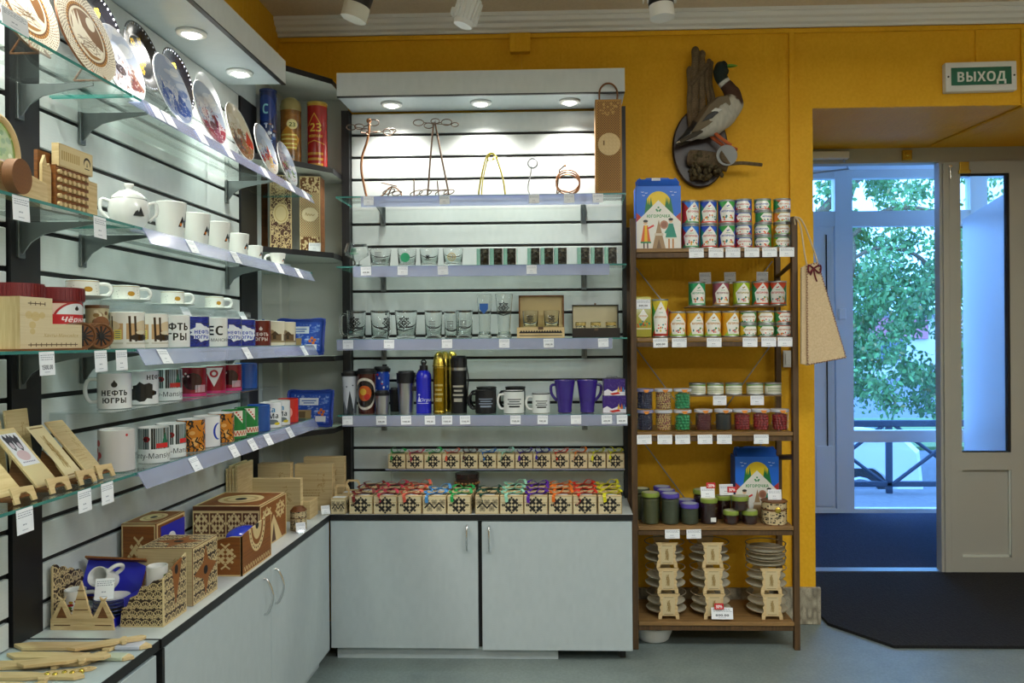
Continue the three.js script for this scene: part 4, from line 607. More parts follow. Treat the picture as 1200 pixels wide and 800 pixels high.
const tumbler = { peaks: cell(300, 260, (x, w, h) => { fill(x, '#c8ccd6'); for (let k = 0; k < 7; k++) { const a = k * 48 - 10; poly(x, k % 2 ? '#2c3036' : '#6a7078', [[a, 260], [a + 26, 100 + (k % 3) * 34], [a + 60, 260]]); } for (let k = 0; k < 8; k++) dot(x, '#4a5058', 20 + k * 40, 60 + (k * 31) % 40, 5); }), folk: cell(300, 260, (x, w, h) => { fill(x, '#4a1a14'); const c = 150; dot(x, '#d8d0c0', c, 130, 70, 104); dot(x, '#1c1614', c, 130, 58, 86); dot(x, '#c85a20', c, 126, 38, 50); dot(x, '#e0b038', c - 8, 116, 18, 22); dot(x, '#c8281e', c + 14, 150, 16, 20); for (let k = 0; k < 16; k++) { const t = k / 16 * 2 * PI; dot(x, '#e8e0d0', c + 64 * Math.cos(t), 130 + 95 * Math.sin(t), 6); } fill(x, '#b83a20', 0, 0, 60, h); fill(x, '#b83a20', 240, 0, 60, h); }), bluefolk: cell(300, 260, (x, w, h) => { fill(x, '#1f48b4'); const f = seeded(3); for (let k = 0; k < 60; k++) dot(x, ['#e8e4f0', '#c83a2a', '#8ab4e8'][k % 3], f() * w, f() * h, 6, 8); }) };
const bottle = { ugra: cell(300, 300, (x, w, h) => { fill(x, '#1a22b8'); const c = 150; poly(x, '#d8dcf2', [[c - 34, 200], [c - 22, 150], [c - 10, 200]]); dot(x, '#d8dcf2', c - 22, 142, 7); text(x, 'Югра', c + 14, 186, 36, '#d8dcf2', 'italic'); fill(x, '#d8dcf2', c - 36, 212, 74, 4); }), words: (bg, ink) => cell(300, 200, (x, w, h) => { fill(x, bg); for (let r = 0; r < 4; r++) { const l = 34 - (r % 2) * 8; fill(x, ink, 150 - l, 70 + r * 20, l * 2, r === 3 ? 16 : 9); } }) };
const B_GOLD = bottle.words('#a8861a', '#e8d88a'), B_BLACK = bottle.words('#0c0c0e', '#a8a496'), B_WHITE = bottle.words('#e2e6e2', '#2a2c2e'), B_BLK2 = bottle.words('#101014', '#8a96a8');
const greenOrn = cell(128, 180, (x, w, h) => { fill(x, '#e6efe9'); for (let r = 0; r < 9; r++) for (let k = 0; k < 6; k++) { starPx(x, 12 + k * 22, 10 + r * 20, 2.1, '#1f9a74'); } });
const shotFront = cell(128, 180, (x, w, h) => { fill(x, '#2a2a26'); const f = seeded(6); for (let k = 0; k < 40; k++) { x.globalAlpha = 0.5; dot(x, ['#4a4a44', '#171714', '#6a6658'][k % 3], f() * w, f() * h, 14, 10); } x.globalAlpha = 1; for (let k = 0; k < 3; k++) fill(x, '#8a8676', 34 + k * 4, 18 + k * 9, 58 - k * 8, 4); dot(x, '#0c0c0a', 78, 120, 22, 24); });
const emblemPrint = cell(200, 150, (x, w, h) => { fill(x, '#ffffff'); starPx(x, 100, 68, 10, '#101012'); dot(x, '#101012', 100, 124, 40, 12); });
const honey = cell(360, 160, (x, w, h) => { fill(x, '#d8b8a8'); fill(x, '#c8a838', 0, 128, w, 32); fill(x, '#a02a2a', 0, 122, w, 5); fill(x, '#a02a2a', 0, 0, w, 8); for (const c of [210]) { dot(x, '#a8262c', c, 64, 62); dot(x, '#dde0e2', c, 64, 56); fill(x, '#c02830', c - 80, 44, 140, 32); text(x, 'Чёрная', c, 61, 24, '#f0e6e6', 'bold italic'); drop(x, '#1a1a1e', c, 24, 6); fill(x, '#c86a6a', c - 20, 92, 40, 8); } });
const bootPrint = cell(160, 90, (x, w, h) => { fill(x, '#c8b890'); const f = seeded(9); for (let k = 0; k < 60; k++) dot(x, ['#2a1a10', '#6a4420', '#e4d8b8', '#8a6a34'][k % 4], f() * w, f() * h, 4 + f() * 6, 3 + f() * 6); });
const photoDeer = cell(160, 160, (x, w, h) => { fill(x, '#8aa85a'); const f = seeded(10); for (let k = 0; k < 90; k++) dot(x, ['#5a8a3a', '#c8d89a', '#7aa04a'][k % 3], f() * w, f() * 90, 8, 6); fill(x, '#b89aa4', 0, 92, w, 70); dot(x, '#d8c8d4', 40, 104, 40, 30); dot(x, '#4a3a40', 120, 120, 24, 16); });
const hexCell = cell(300, 110, (x, w, h) => { fill(x, '#cbb68c'); const f = seeded(31); for (let k = 0; k < 240; k++) { x.fillStyle = '#1e1610'; x.fillRect(f() * w, f() * h, 3 + f() * 9, 2 + f() * 5); } for (let k = 0; k < 7; k++) fill(x, '#dccaa0', k * 50 - 3, 0, 6, h); fill(x, '#7a5430', 0, 36, w, 6); });
const pouch = cell(160, 380, (x, w, h) => { fill(x, '#a8a238'); fill(x, '#b8b24a', 0, 0, w, 60); poly(x, '#efece0', [[80, 110], [130, 180], [80, 240], [30, 180]]); text(x, 'ЮГОРОЧКА', 80, 178, 20, '#c07818', 'bold', 80); const f = seeded(4); for (let k = 0; k < 22; k++) dot(x, ['#2f8f56', '#d8742a', '#1f7f86', '#b83a2c'][k % 4], 14 + f() * 132, 232 + f() * 50, 7, 10); fill(x, '#d8d4b4', 0, 296, w, 12); });
const silvery = cell(200, 90, (x, w, h) => { fill(x, '#e8e4d0'); fill(x, '#6fae3a', 0, 0, w, 16); fill(x, '#3a5a2a', 0, 0, 30, h); fill(x, '#3a5a2a', 170, 0, 30, h); dot(x, '#efece0', 100, 50, 62, 40); for (let k = 0; k < 4; k++) fill(x, '#8a9a5a', 60, 32 + k * 12, 80, 5); });
// ------------------------------------------------------------------ builders of goods
const cacheG = {}; const G = (k, f) => cacheG[k] ??= join(f());
function priceTag(label, pos, ry = 0, rx = 0, variant = 0, w = 0.036, h = 0.028) {
  const c = PRICE[variant], t = mesh('price_tag', G(`tag${variant}_${w}_${h}`, () => { const b = new THREE.BoxGeometry(w, h, 0.0008); return [uvCell(b, c)]; }), pm(c, 'paper'));
  t.position.set(...pos); t.rotation.order = 'YXZ'; t.rotation.set(rx, ry, rr(-0.03, 0.03));
  return tag(t, label, 'price tag', 'price tags');
}
const mugIn = (col) => flat(...col, 0.2);
const inWhite = M.ceramic;
function mug(label, pos, ry, c, o = {}) {
  const { d = 0.08, h = 0.094, handle = 1, mat = inWhite, hm = mat, kind = 'gloss', name = 'printed_mug', group, cat = 'mug', top = d, ha = 0.05 } = o;
  const t = thing(name, label, cat, pos, ry, group), r = d / 2, rt = top / 2;
  mesh('body', G(`mugb${d}_${top}_${h}_${c.u0}_${c.v0}_${c.page.t.id}`, () => [wrap(r, rt, h - 0.003, c).translate(0, 0.0015, 0)]), pm(c, kind), t);
  mesh('inside', G(`mugi${d}_${top}_${h}`, () => [lathe([[0, 0.006], [r - 0.006, 0.007], [rt - 0.0035, h - 0.002], [rt - 0.0018, h], [rt, h - 0.0018]], 28), lathe([[r, 0.002], [r - 0.003, 0], [0, 0.0005]], 28)]), mat, t);
  if (handle) { const a = o.side ?? -1; mesh('handle', G(`mugh${d}_${h}_${a}_${ha}`, () => [tube([[a * (r - 0.003), h * 0.82, 0], [a * (r + 0.019), h * 0.8, 0], [a * (r + 0.026), h * 0.5, 0], [a * (r + 0.016), h * 0.22, 0], [a * (r - 0.003), h * 0.2, 0]], 0.0052, 20, 8)]), hm, t); }
  return t;
}
function can(label, pos, c, o = {}) {
  const { r = 0.036, h = 0.1, ry = 0, group, name = 'printed_can', lid = M.zinc } = o;
  const t = thing(name, label, 'can', pos, ry, group);
  mesh('label_wrap', G(`canb${r}_${h}_${c.u0}_${c.v0}_${c.page.t.id}`, () => [wrap(r - 0.0006, r - 0.0006, h - 0.012, c).translate(0, 0.006, 0)]), pm(c, 'tin'), t);
  mesh('lid', G(`cant${r}_${h}`, () => [lathe([[r - 0.0008, h - 0.008], [r + 0.0008, h - 0.004], [r + 0.0006, h], [r - 0.002, h], [r - 0.003, h - 0.004], [0, h - 0.004]], 28)]), lid, t);
  mesh('base', G(`canbs${r}`, () => [lathe([[0, 0.002], [r - 0.003, 0.002], [r - 0.002, 0], [r + 0.0006, 0], [r + 0.0008, 0.004], [r - 0.0008, 0.007]], 28)]), lid, t);
  return t;
}
function plate(label, pos, ry, tilt, r, c, o = {}) {
  const t = thing(o.name || 'souvenir_plate', label, 'plate', pos, ry, o.group);
  const disc = new THREE.Group(); disc.name = 'dish'; t.add(disc); disc.rotation.x = -tilt; disc.position.set(0, 0.004, 0);
  const prof = o.flat ? [[0, 0.0], [r * 0.97, 0.0], [r, 0.002], [r, 0.005]] : [[0, 0], [r * 0.6, 0.0], [r * 0.66, 0.003], [r * 0.97, 0.012], [r, 0.0145]];
  mesh('back', [lathe([...prof, [r - 0.001, prof.at(-1)[1] + 0.001]], 40).rotateX(PI / 2).translate(0, r, 0)], o.back || M.ceramic, disc);
  const f = lathe(o.flat ? [[r - 0.001, 0.0062], [r * 0.5, 0.006], [0, 0.006]] : [[r - 0.001, 0.0158], [r * 0.94, 0.0145], [r * 0.66, 0.0062], [r * 0.58, 0.004], [0, 0.004]], 40).rotateX(PI / 2);
  { const p = f.attributes.position, uv = f.attributes.uv; for (let i = 0; i < p.count; i++) uv.setXY(i, 0.5 + p.getX(i) / (2 * r), 0.5 + p.getY(i) / (2 * r)); }
  mesh('painted_face', [uvCell(f, c).translate(0, r, 0)], pm(c, o.kind || 'gloss'), disc);
  mesh('easel', [bar([-0.03, 0.003, 0.012], [-0.012, 0.05, -0.02], 0.0025), bar([0.03, 0.003, 0.012], [0.012, 0.05, -0.02], 0.0025), bar([0, 0.003, -0.055], [0, 0.05, -0.022], 0.0025), bar([-0.03, 0.003, 0.012], [0.03, 0.003, 0.012], 0.0025), bar([0, 0.003, -0.055], [0, 0.003, 0.012], 0.0025)], o.easel || M.acrylic, t);
  return t;
}
function boxOf(parent, name, w, h, d, cells, mat, kind = 'wood') {   // cells: front, right, top, left; plain where missing
  mesh(name, [rb(w, h, d, 0.0012, 0, h / 2, 0, 1)], mat, parent);
  const e = 0.0006;
  if (cells.front) mesh('front_panel', [face(w - 0.002, h - 0.002, cells.front).translate(0, h / 2, d / 2 + e)], pm(cells.front, kind), parent);
  if (cells.right) mesh('side_panel', [face(d - 0.002, h - 0.002, cells.right).rotateY(PI / 2).translate(w / 2 + e, h / 2, 0)], pm(cells.right, kind), parent);
  if (cells.left) mesh('side_panel', [face(d - 0.002, h - 0.002, cells.left).rotateY(-PI / 2).translate(-w / 2 - e, h / 2, 0)], pm(cells.left, kind), parent);
  if (cells.top) mesh('lid_panel', [face(w - 0.002, d - 0.002, cells.top).rotateX(-PI / 2).translate(0, h + e, 0)], pm(cells.top, kind), parent);
}
function ribbonBand(pts, w) {     // a flat band along points, lying face up
  const P = [], N = [], U = [], q = pts.map(V), n = q.length, side = [];
  for (let i = 0; i < n; i++) { const d = q[Math.min(n - 1, i + 1)].clone().sub(q[Math.max(0, i - 1)]).normalize(); let s = new THREE.Vector3(0, 1, 0).cross(d); if (s.length() < 0.2) s = new THREE.Vector3(1, 0, 0); s.normalize().multiplyScalar(w / 2); side.push(s); }
  for (let i = 0; i < n - 1; i++) { const a = q[i].clone().add(side[i]), b = q[i].clone().sub(side[i]), c = q[i + 1].clone().add(side[i + 1]), d = q[i + 1].clone().sub(side[i + 1]); for (const v of [a, b, c, c, b, d]) { P.push(v.x, v.y, v.z); U.push(0, 0); } }
  const g = new THREE.BufferGeometry(); g.setAttribute('position', new THREE.Float32BufferAttribute(P, 3)); g.setAttribute('uv', new THREE.Float32BufferAttribute(U, 2)); g.computeVertexNormals(); return g;
}
const curvePts = (pts, n = 10) => new THREE.CatmullRomCurve3(pts.map(V)).getPoints(n).map((v) => [v.x, v.y, v.z]);
const bowG = [0, 1, 2, 3].map((k) => { const f = seeded(90 + k), s = () => rr(-0.008, 0.008, f); return (W, D) => [
  ribbonBand(curvePts([[0, 0.004, 0], [-0.02, 0.018 + s(), 0.008 + s()], [-0.042, 0.012, 0.012 + s()], [-0.03, 0.004, 0.018 + s()], [0, 0.005, 0.004]], 14), 0.016),
  ribbonBand(curvePts([[0, 0.004, 0], [0.02, 0.018 + s(), -0.006 + s()], [0.044, 0.014, 0.0 + s()], [0.03, 0.004, 0.012 + s()], [0, 0.005, 0.004]], 14), 0.016),
  ribbonBand(curvePts([[0, 0.006, 0.004], [-0.014 + s(), 0.007, 0.024], [-0.022 + s(), 0.004, D / 2 + 0.003], [-0.026 + s(), -0.022, D / 2 + 0.004], [-0.03 + s(), -0.036 + s(), D / 2 + 0.003]], 12), 0.013),
  ribbonBand(curvePts([[0, 0.006, 0.004], [0.016 + s(), 0.012, 0.018], [0.034 + s(), 0.02 + s(), 0.02], [0.05, 0.016 + s(), 0.03]], 10), 0.013),
  ribbonBand([[-W / 2, 0.0012, 0], [0, 0.002, 0], [W / 2, 0.0012, 0]], 0.013)]; });
const ribbonMats = {}; const rib = (h) => ribbonMats[h] ??= std({ color: h, roughness: 0.45, side: THREE.DoubleSide });
const boxTop = flat(0.035, 0.018, 0.012, 0.35);
function giftBox(label, pos, c, col, o = {}) {
  const { w = 0.094, h = 0.072, d = 0.094, group, v = 0 } = o;
  const t = thing('gift_box', label, 'gift box', pos, rr(-0.02, 0.02), group);
  mesh('body', G(`gb${w}_${h}`, () => [rb(w, h, d, 0.001, 0, h / 2, 0, 1)]), M.ply, t);
  mesh('ornament_panel', G(`gf${w}_${h}_${c.u0}_${c.v0}`, () => [face(w - 0.002, h - 0.002, c).translate(0, h / 2, d / 2 + 0.0006)]), pm(c, 'wood'), t);
  mesh('side_ornament', G(`gs${w}_${h}_${c.u0}_${c.v0}`, () => [face(d - 0.002, h - 0.002, c).rotateY(PI / 2).translate(w / 2 + 0.0006, h / 2, 0)]), pm(c, 'wood'), t);
  mesh('lid_window', G(`gw${w}_${h}`, () => [ext(circ(0, 0, w * 0.36, 20, d * 0.2), 0.0008).rotateX(-PI / 2).translate(0, h, d * 0.02)]), boxTop, t);
  if (o.card) mesh('paper_card', G(`gc${w}_${h}`, () => [bx(w * 0.5, 0.0008, d * 0.22, w * 0.06, h + 0.0014, d * 0.2)]), M.white, t);
  mesh('ribbon_bow', G(`bow${v}_${w}_${h}`, () => bowG[v](w, d).map((g) => plain(g).scale(w > 0.09 ? 0.98 : 0.72, 1, 1).translate(0, h + 0.001, 0))), rib(col), t);
  return t;
}
function tumblerGlass(label, pos, o) {     // drinking glass: wall, heavy base, print
  const { r = 0.038, r0 = r * 0.9, h = 0.08, name = 'whisky_glass', cat = 'glass', print, handle, ink = M.black, group } = o;
  const t = thing(name, label, cat, pos, o.ry || 0, group);
  mesh('bowl', [lathe([[0, 0.001], [r0 - 0.003, 0], [r0, 0.004], ...(o.prof || []), [r, h - 0.001], [r - 0.001, h], [r - 0.002, h - 0.001], ...(o.prof || []).slice().reverse().map(([a, b]) => [a - 0.0022, b]), [r0 - 0.003, 0.014], [0, 0.013]], 30)], M.crystal, t);
  if (print) mesh('print', print(r, h), ink, t);
  if (handle) mesh('handle', [tube([[handle * (r - 0.002), h * 0.86, 0], [handle * (r + 0.022), h * 0.84, 0], [handle * (r + 0.028), h * 0.5, 0], [handle * (r + 0.02), h * 0.18, 0], [handle * (r - 0.002), h * 0.16, 0]], 0.0055, 20, 8)], M.crystal, t);
  return t;
}
// raised print on a glass wall: small tiles of ink bent round the wall
function inkStar(r, h, s = 0.0038, cyk = 0.5) { const P = [[0, 1], [0, 2], [1, 1], [2, 2], [1, 0], [2, 0], [3, 3], [3, 1], [1, 3], [0, 4], [4, 0], [2, 3], [-2, 3]], gs = []; for (const [a, b] of P) for (const i of [-1, 1]) for (const j of [-1, 1]) { const th = i * a * s / r, y = h * cyk + j * b * s; gs.push(new THREE.BoxGeometry(s * 1.05, s * 1.05, 0.0005).rotateZ(PI / 4).translate(0, y, r + 0.0004).rotateY(th)); } for (let k = -5; k <= 5; k++) gs.push(new THREE.BoxGeometry(s * 1.3, s * 0.8, 0.0005).translate(0, h * cyk - s * 5.6 + Math.abs(k) * s * 0.35, r + 0.0004).rotateY(k * s * 1.25 / r)); return gs; }
const inkLines = (r, h) => Array.from({ length: 6 }, (_, k) => Array.from({ length: 5 }, (_, j) => new THREE.BoxGeometry(0.0048, 0.0036, 0.0004).translate(0, h * 0.3 + k * 0.0075, r + 0.0004).rotateY((j - 2) * 0.0056 / r))).flat();
const inkDisc = (rad, col) => (r, h) => [new THREE.CylinderGeometry(rad, rad, 0.0008, 20).rotateX(PI / 2).translate(0, h * 0.5, r + 0.0006)];
const berryG = (seed, R, H, s, sq) => G(`berry${seed}`, () => { const f = seeded(seed), gs = []; for (let y = s * 0.9; y < H - s * 0.6; y += s * 1.55) { const n = Math.floor(2 * PI * (R - s) / (s * 1.85)), o = f() * 6; for (let k = 0; k < n; k++) { const a = o + k / n * 2 * PI; gs.push(new THREE.IcosahedronGeometry(s * rr(0.9, 1.08, f), 1).scale(1, rr(sq, 1.05, f), 1).rotateX(f() * 3).translate((R - s * 1.02) * Math.cos(a), y + rr(-0.2, 0.2, f) * s, (R - s * 1.02) * Math.sin(a))); } } for (let k = 0; k < 16; k++) { const a = k / 16 * 2 * PI, q = (R - s * 2.2) * Math.sqrt(f()); gs.push(new THREE.IcosahedronGeometry(s, 1).translate(q * Math.cos(a), H - s, q * Math.sin(a))); } gs.push(cy(R - s * 1.6, R - s * 1.6, H - s, 0, 0.001, 0, 16)); return gs; });
function berryJar(label, pos, mats, o = {}) {
  const { r = 0.036, h = 0.088, s = 0.0055, seed = 1, lid = lidClear, group, sq = 0.85 } = o;
  const t = thing('berry_jar', label, 'jar', pos, 0, group);
  mesh('tub', G(`tub${r}_${h}`, () => [lathe([[0, 0], [r - 0.004, 0], [r - 0.002, 0.004], [r, h - 0.012], [r - 0.0012, h - 0.012], [r - 0.0035, 0.0045], [0, 0.0012]], 28)]), M.clear, t);
  mats.forEach((m, k) => { const b = mesh('filling', berryG(seed + k * 17, r - 0.0045, h - 0.02, s, sq), m, t, [0, 0.004, 0], [0, k * 0.9, 0]); if (k) b.scale.set(0.985, 0.985, 0.985); b.userData.kind = 'stuff'; });
  mesh('lid', G(`tl${r}_${h}`, () => [lathe([[r - 0.001, h - 0.012], [r + 0.0018, h - 0.012], [r + 0.0018, h - 0.002], [r, h], [0, h]], 28)]), lid, t);
  if (o.seal) mesh('orange_seal', G(`seal${r}_${h}`, () => [ext([[-0.014, 0], [0.014, 0], [0.005, -0.012], [-0.005, -0.012]], 0.0005).translate(0.004, h - 0.003, r + 0.002)]), sealM, t);
  return t;
}
const lidClear = phy({ color: lin(0.78, 0.78, 0.84), transmission: 0.25, thickness: 0, roughness: 0.25 }), sealM = flat(0.75, 0.25, 0.03, 0.5);
function glassJar(label, pos, fillMat, lidCols, o = {}) {
  const { r = 0.038, h = 0.12, group } = o, t = thing('preserve_jar', label, 'jar', pos, 0, group);
  mesh('glass', G(`jg${r}_${h}`, () => [lathe([[0, 0], [r - 0.004, 0], [r, 0.005], [r, h * 0.78], [r * 0.9, h * 0.86], [r * 0.88, h - 0.012]], 28)]), M.clear, t);
  mesh('contents', G(`jc${r}_${h}`, () => [lathe([[0, 0.002], [r - 0.006, 0.002], [r - 0.003, 0.006], [r - 0.003, h * 0.77], [r * 0.84, h * 0.84], [0, h * 0.85]], 24)]), fillMat, t);
  mesh('lid', G(`jl${r}_${h}`, () => [lathe([[r * 0.88, h - 0.018], [r * 0.97, h - 0.018], [r * 0.985, h - 0.015], [r * 0.985, h - 0.003], [r * 0.93, h], [0, h]], 28)]), lidCols[0], t);
  mesh('lid_top', G(`jt${r}_${h}`, () => [cy(r * 0.8, r * 0.8, 0.0008, 0, h, 0, 24)]), lidCols[1], t);
  return t;
}
// ------------------------------------------------------------------ goods on the front display
const E0 = 0.0004;
{ // top shelf: wire stands and wine box
  const y = BS[0] + E0, z = -3.43;
  const loop = (cx, y0, cz, r, tilt = 0.25) => tube(Array.from({ length: 9 }, (_, k) => { const a = k / 9 * 2 * PI; return [cx + r * Math.cos(a), y0 + r * 0.35 * Math.sin(a + tilt), cz + r * Math.sin(a) * 0.9]; }), 0.0022, 24, 6, true);
  let t = thing('wire_stand', 'copper wire glass stand with a tall curved stem', 'wire stand', [-0.864, y, z]);
  mesh('stem', [tube([[0.012, 0.004, 0], [0.0, 0.06, 0], [-0.012, 0.13, 0], [-0.008, 0.19, 0], [0.012, 0.25, 0], [0.022, 0.3, 0], [0.022, 0.335, 0]], 0.0052, 40, 8)], M.copper, t);
  mesh('knob', [new THREE.SphereGeometry(0.011, 14, 10).translate(0.022, 0.342, 0)], M.copper, t);
  for (const [a, r, dz, dy] of [[-0.05, 0.02, 0.02, 0.31], [0.05, 0.022, 0.03, 0.325], [0.1, 0.024, -0.03, 0.3], [0.13, 0.014, 0.03, 0.29], [-0.03, 0.02, -0.04, 0.328], [0.01, 0.014, 0.04, 0.285]]) mesh('ring', [loop(a, dy, dz, r), bar([0.022, dy - 0.004, 0], [a - Math.sign(a) * r, dy, dz], 0.002)], M.bronze, t);
  mesh('base_wire', [tube([[-0.07, 0.01, 0.02], [-0.03, 0.004, 0.03], [0.03, 0.004, 0.02], [0.08, 0.02, 0.01], [0.11, 0.055, 0], [0.14, 0.05, 0], [0.16, 0.02, 0.0], [0.13, 0.005, 0]], 0.003, 40, 6)], M.copper, t);
  mesh('base_curl', [loop(0.11, 0.034, 0.02, 0.025, 1.2), loop(0.14, 0.03, 0.0, 0.02, 0.8), bar([0.1, 0.004, 0.02], [0.12, 0.06, 0], 0.003), bar([0.14, 0.06, 0], [0.075, 0.075, 0.01], 0.003)], M.bronze, t);
  t = thing('wire_stand', 'dark bronze wire glass stand with two splayed legs', 'wire stand', [-0.55, y, z]);
  for (const [a, b] of [[-0.014, -0.045], [-0.008, 0.05]]) mesh('leg', [tube([[b, 0.004, 0], [b * 0.85, 0.06, 0], [a + (b - a) * 0.5, 0.17, 0], [a, 0.33, 0]], 0.004, 30, 7)], M.bronze, t);
  for (const [a, r, dz] of [[-0.075, 0.022, 0.02], [-0.04, 0.02, -0.03], [0.045, 0.022, 0.02], [0.075, 0.015, -0.02], [0.0, 0.018, 0.04]]) mesh('ring', [loop(a, 0.325, dz, r), bar([-0.01, 0.325, 0], [a - Math.sign(a) * r, 0.325, dz], 0.002)], M.bronze, t);
  mesh('base_curl', [loop(-0.09, 0.03, 0, 0.026, 1.1), loop(-0.05, 0.03, 0.01, 0.026, 0.7), loop(0.02, 0.03, 0.0, 0.028, 1.0), loop(0.05, 0.032, 0, 0.022, 0.8), bar([-0.1, 0.004, 0], [-0.1, 0.09, 0], 0.003), bar([-0.045, 0.04, 0], [0.05, 0.04, 0], 0.003), bar([0.01, 0.004, 0.02], [0.0, 0.08, 0], 0.003)], M.bronze, t);
  t = thing('wire_stand', 'yellow brass arch shaped wire stand', 'wire stand', [-0.318, y, z]);
  const brass = flat(0.55, 0.48, 0.12, 0.35, 1);
  mesh('arch', [tube([[-0.058, 0.004, 0], [-0.046, 0.08, 0], [-0.024, 0.17, 0], [0.0, 0.198, 0], [0.024, 0.17, 0], [0.05, 0.08, 0], [0.06, 0.004, 0]], 0.004, 40, 7), tube([[-0.04, 0.004, 0.03], [-0.034, 0.08, 0.02], [-0.012, 0.18, 0], [0.01, 0.19, 0], [0.03, 0.16, -0.01]], 0.003, 30, 6)], brass, t);
  mesh('curl', [loop(0.0, 0.165, 0.01, 0.014, 1.4), loop(0.015, 0.175, 0, 0.012, 1.2)], brass, t);
  t = thing('wire_stand', 'slim silver hook shaped wire stand', 'wire stand', [-0.15, y, z]);
  mesh('stem', [tube([[0.03, 0.003, 0], [-0.004, 0.02, 0], [-0.012, 0.05, 0], [-0.002, 0.1, 0], [0.004, 0.135, 0]], 0.003, 30, 7)], M.silver, t);
  mesh('ring', [new THREE.TorusGeometry(0.02, 0.003, 8, 28).translate(0.008, 0.15, 0)], M.silver, t);
  mesh('base_wire', [tube([[0.03, 0.003, 0], [0.0, 0.003, 0.03], [-0.03, 0.003, 0], [0, 0.003, -0.03]], 0.003, 24, 6, true)], M.silver, t);
  t = thing('wire_stand', 'spiral dark copper wire bottle stand', 'wire stand', [0.002, y, z]);
  mesh('spiral', [tube(Array.from({ length: 22 }, (_, k) => { const a = k / 21 * 5.4 * PI - 1.2; return [0.05 * Math.cos(a) + 0.006, 0.058 + 0.045 * Math.sin(a) + k * 0.0006, -0.03 + k * 0.003]; }), 0.0032, 110, 6)], M.copper, t);
  mesh('base_wire', [tube([[-0.05, 0.004, 0.03], [-0.02, 0.03, 0.01], [0.03, 0.012, 0.02], [0.055, 0.004, 0.0]], 0.003, 24, 6), bar([-0.045, 0.005, -0.03], [-0.03, 0.12, 0], 0.0032), bar([-0.03, 0.12, 0], [-0.008, 0.138, 0], 0.0032)], M.bronze, t);
  mesh('knob', [new THREE.SphereGeometry(0.006, 10, 8).translate(-0.006, 0.138, 0)], M.copper, t);
  t = thing('wine_box', 'tall brown lattice wine box with round pale medallion', 'wine box', [0.176, y, -3.372]);
  boxOf(t, 'body', 0.108, 0.385, 0.1, { front: darkNet, left: darkNet }, M.brown);
  mesh('medallion', [cy(0.046, 0.046, 0.004, 0, 0, 0, 32).rotateX(PI / 2).translate(0.002, 0.2, 0.05)], M.ply, t);
  mesh('engraving', [0, 1, 2, 3, 4].map((k) => bx(0.006, 0.02 - 0.003 * k, 0.0006, -0.02 + k * 0.01, 0.205 - 0.002 * k, 0.0544))[0], M.shelfWood, t);
  mesh('handle', [tube([[-0.036, 0.37, 0], [-0.036, 0.42, 0], [-0.02, 0.445, 0], [0, 0.452, 0], [0.02, 0.445, 0], [0.036, 0.42, 0], [0.036, 0.37, 0]], 0.004, 30, 7).translate(0, 0, 0.046)], M.plyEdge, t);
}
{ // second shelf: glasses and boxed shot glasses
  const y = BS[1] + E0, z = -3.42, grn = flat(0.03, 0.35, 0.16, 0.5), gld = flat(0.5, 0.33, 0.05, 0.4);
  tumblerGlass('round glass goblet with green print beside the whisky glasses', [-0.896, y, z], { r: 0.042, r0: 0.026, h: 0.105, name: 'goblet', prof: [[0.012, 0.012], [0.012, 0.03], [0.05, 0.055], [0.052, 0.075]], ink: grn, print: (r, h) => inkStar(0.05, h, 0.0028, 0.66) });
  tumblerGlass('clear whisky glass with grey lines of print', [-0.794, y, z], { r: 0.046, r0: 0.04, h: 0.08, ink: flat(0.2, 0.2, 0.2), print: inkLines });
  tumblerGlass('clear whisky glass with round green print', [-0.68, y, z], { r: 0.041, r0: 0.036, h: 0.08, ink: grn, print: inkDisc(0.02) });
  tumblerGlass('clear whisky glass with black emblem print', [-0.585, y, z], { r: 0.041, r0: 0.036, h: 0.08, print: (r, h) => [...inkStar(r, h, 0.0024), ...inkDisc(0.006)(r, h)] });
  tumblerGlass('clear whisky glass with a gold ring print', [-0.483, y, z], { r: 0.044, r0: 0.038, h: 0.08, ink: gld, print: (r, h) => [new THREE.TorusGeometry(0.016, 0.0018, 6, 24).translate(0, h * 0.5, r + 0.0008), new THREE.TorusGeometry(0.008, 0.0018, 6, 20).translate(0, h * 0.5, r + 0.0008)] });
  const xs = [-0.352, -0.295, -0.238, -0.138, -0.081, -0.024, 0.072, 0.129, 0.186];
  xs.forEach((x, k) => {
    const t = thing('shot_glass_box', ['first', 'middle', 'last'][k % 3] + ' shot glass box of the ' + ['trio next to the gold ringed glass', 'central trio', 'trio beneath the lattice wine box'][Math.floor(k / 3)] + ', green ornament sides', 'gift box', [x, y, z], 0, 'boxed shot glasses');
    mesh('carton', [rb(0.055, 0.077, 0.055, 0.0008, 0, 0.0385, 0, 1)], M.white, t);
    mesh('window_front', [face(0.036, 0.074, shotFront).translate(0.006, 0.0385, 0.0282)], pm(shotFront, 'gloss'), t);
    mesh('ornament_side', [uvCell(new THREE.PlaneGeometry(0.017, 0.075), greenOrn, 0, 0.35).translate(-0.0188, 0.0385, 0.0281), face(0.053, 0.075, greenOrn).rotateY(PI / 2).translate(0.0281, 0.0385, 0), face(0.053, 0.075, greenOrn).rotateY(-PI / 2).translate(-0.0281, 0.0385, 0)], pm(greenOrn, 'satin'), t);
  });
}
